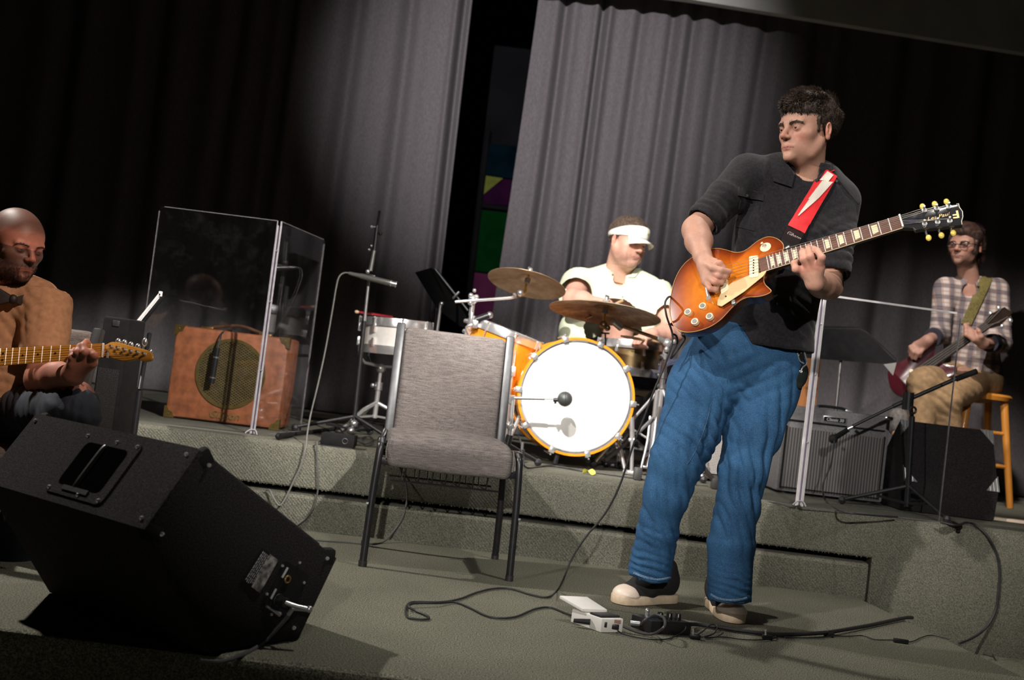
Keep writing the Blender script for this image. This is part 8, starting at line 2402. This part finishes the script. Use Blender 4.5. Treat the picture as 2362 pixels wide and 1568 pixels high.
# daisy chain with small plugs
dz = [fl(1605, 1466), fl(1622, 1455, .012), fl(1640, 1440, .02), fl(1655, 1445, .016), fl(1645, 1462, .008), fl(1625, 1470), fl(1670, 1469), fl(1720, 1475), fl(1765, 1475), fl(1790, 1470), fl(1785, 1464), fl(1830, 1470), fl(1890, 1471), fl(1925, 1467), fl(1960, 1467), fl(1990, 1466), fl(2020, 1475), fl(2060, 1476), fl(2100, 1480), fl(2125, 1470), fl(2150, 1465), fl(2190, 1474)]
t = thing('power_daisy_chain', 'thin black power daisy chain with small plugs strewn across the carpet', 'cable', dz[0])
MB().tube(dz, .0021, 6, sub=6).build('lead', M_CAB, t, local=False)
for x, y in ((1603, 1468), (1770, 1469), (1912, 1463), (2078, 1478)):
    c = fl(x, y, .008); p_ = MB().box(c, (.034 if x != 2078 else .05, .012, .014), Matrix.Rotation(R(-4), 3, 'Z'), bev=.003).build('plug', M_BLK, t, local=False)
    if x != 2078: MB().cyl(c + V((-.006, 0, .006)), c + V((-.008, 0, .022)), .0028, n=8).build('plug_tip', M_CHROME, p_, local=False)
cable('loose_wire', [G(2268, 1508, ZL + .004), G(2290, 1514, ZL + .004), G(2296, 1522, ZL + .004), G(2290, 1508, ZL + .006), G(2310, 1504, ZL + .004), G(2335, 1512, ZL + .004), G(2340, 1500, ZL + .004), G(2362, 1492, ZL + .004), G(2385, 1500, ZL + .004)], .0025, M_CAB, 'thin tangled black wire on the dark hall floor beside the platform')
# cable hanging from the stage at the right
yq_ = YS - .012
cable('hanging_cable', [G(2170, 1204, ZS + .01), G(2205, 1211, ZS + .008), P(2230, 1205, yq_ + .06), P(2252, 1212, yq_ + .02), P(2280, 1240, yq_), P(2300, 1280, yq_), P(2306, 1320, yq_), P(2303, 1370, yq_), P(2296, 1410, yq_), P(2275, 1447, yq_ - .01), P(2245, 1470, yq_ - .05), P(2212, 1484, yq_ - .12)], .0048, M_CAB, 'black cable drooping in an arc over the stage edge near the black monitor wedge')
q = P(2206, 1210, 4.52)
MBc = MB().cyl(G(2190, 1206, ZS + .012), P(2213, 1215, 4.475), .013, n=12).cyl(P(2213, 1212, 4.478), P(2210, 1228, 4.47), .008, n=10)
tag(MBc.build('cable_connector', M_BLKMATTE), 'black cable connector hooked over the stage edge beside the black monitor wedge', 'connector')
# left side: box, connector, hanging cables
c = P(782, 1018, 4.58); c.z = ZS + .03
t = thing('direct_box', 'small black direct box with round socket on the stage edge beside the empty chair', 'direct box', (c.x, c.y, ZS))
MB().box(c, (.14, .10, .048), bev=.004).build('housing', M_BLKMATTE, t, local=False)
MB().torus(c + V((.032, -.052, .0)), (0, 1, 0), .011, .0025, 16, 6).build('socket', M_STEEL, t, local=False)
MB().box(c + V((0, 0, -.027)), (.13, .09, .006)).build('base_plate', M_BLK, t, local=False)
a = G(642, 1006, ZS + .016); b = G(672, 1002, ZS + .014)
t = thing('cable_connector', 'black locking cable connector lying on the stage behind the monitor wedge', 'connector', a)
MB().cyl(a, b, .0135, .011, n=12).build('barrel', M_BLKMATTE, t, local=False)
MB().cyl(a + V((-.006, 0, 0)), a + V((.006, 0, 0)), .0145, n=12).build('collar', M_BLK, t, local=False)
MB().tube([b, G(700, 998, ZS + .012), G(745, 992, ZS + .012), G(800, 985, ZS + .012)], .009, 8, sub=4).build('tail', M_BLKMATTE, t, local=False)
M_GREYC = mat('grey_hanging_cable', (.09, .092, .088), .5, var=.06)
cable('hanging_cable', [G(744, 1016, ZS + .008), P(734, 1018, 4.5), P(731, 1026, 4.47), P(731, 1060, 4.465), P(734, 1100, 4.46), P(733, 1130, 4.46), P(725, 1165, 4.46), P(710, 1190, 4.46), P(690, 1207, 4.45), P(660, 1225, 4.44)], .0035, M_GREYC, 'grey cable hanging from the direct box down the stage riser')
cable('hanging_cable', [P(905, 1042, 4.50), P(918, 1075, 4.47), P(928, 1095, 4.465), P(937, 1120, 4.46), P(939, 1150, 4.46), P(930, 1190, 4.455), P(912, 1220, 4.45), fl(885, 1249, .006), fl(850, 1254), fl(800, 1250), fl(740, 1246), fl(690, 1240)], .0035, M_GREYC, 'grey cable hanging behind the empty chair and running along the riser foot')
cable('coiled_cable', [G(820, 1012, ZS + .006), G(838, 1022, ZS + .006), G(852, 1020, ZS + .008), G(860, 1012, ZS + .006), G(850, 1006, ZS + .006), G(832, 1012, ZS + .01), G(845, 1026, ZS + .008), G(862, 1024, ZS + .006)], .0032, M_GREYC, 'small coil of grey cable on the stage beside the direct box')
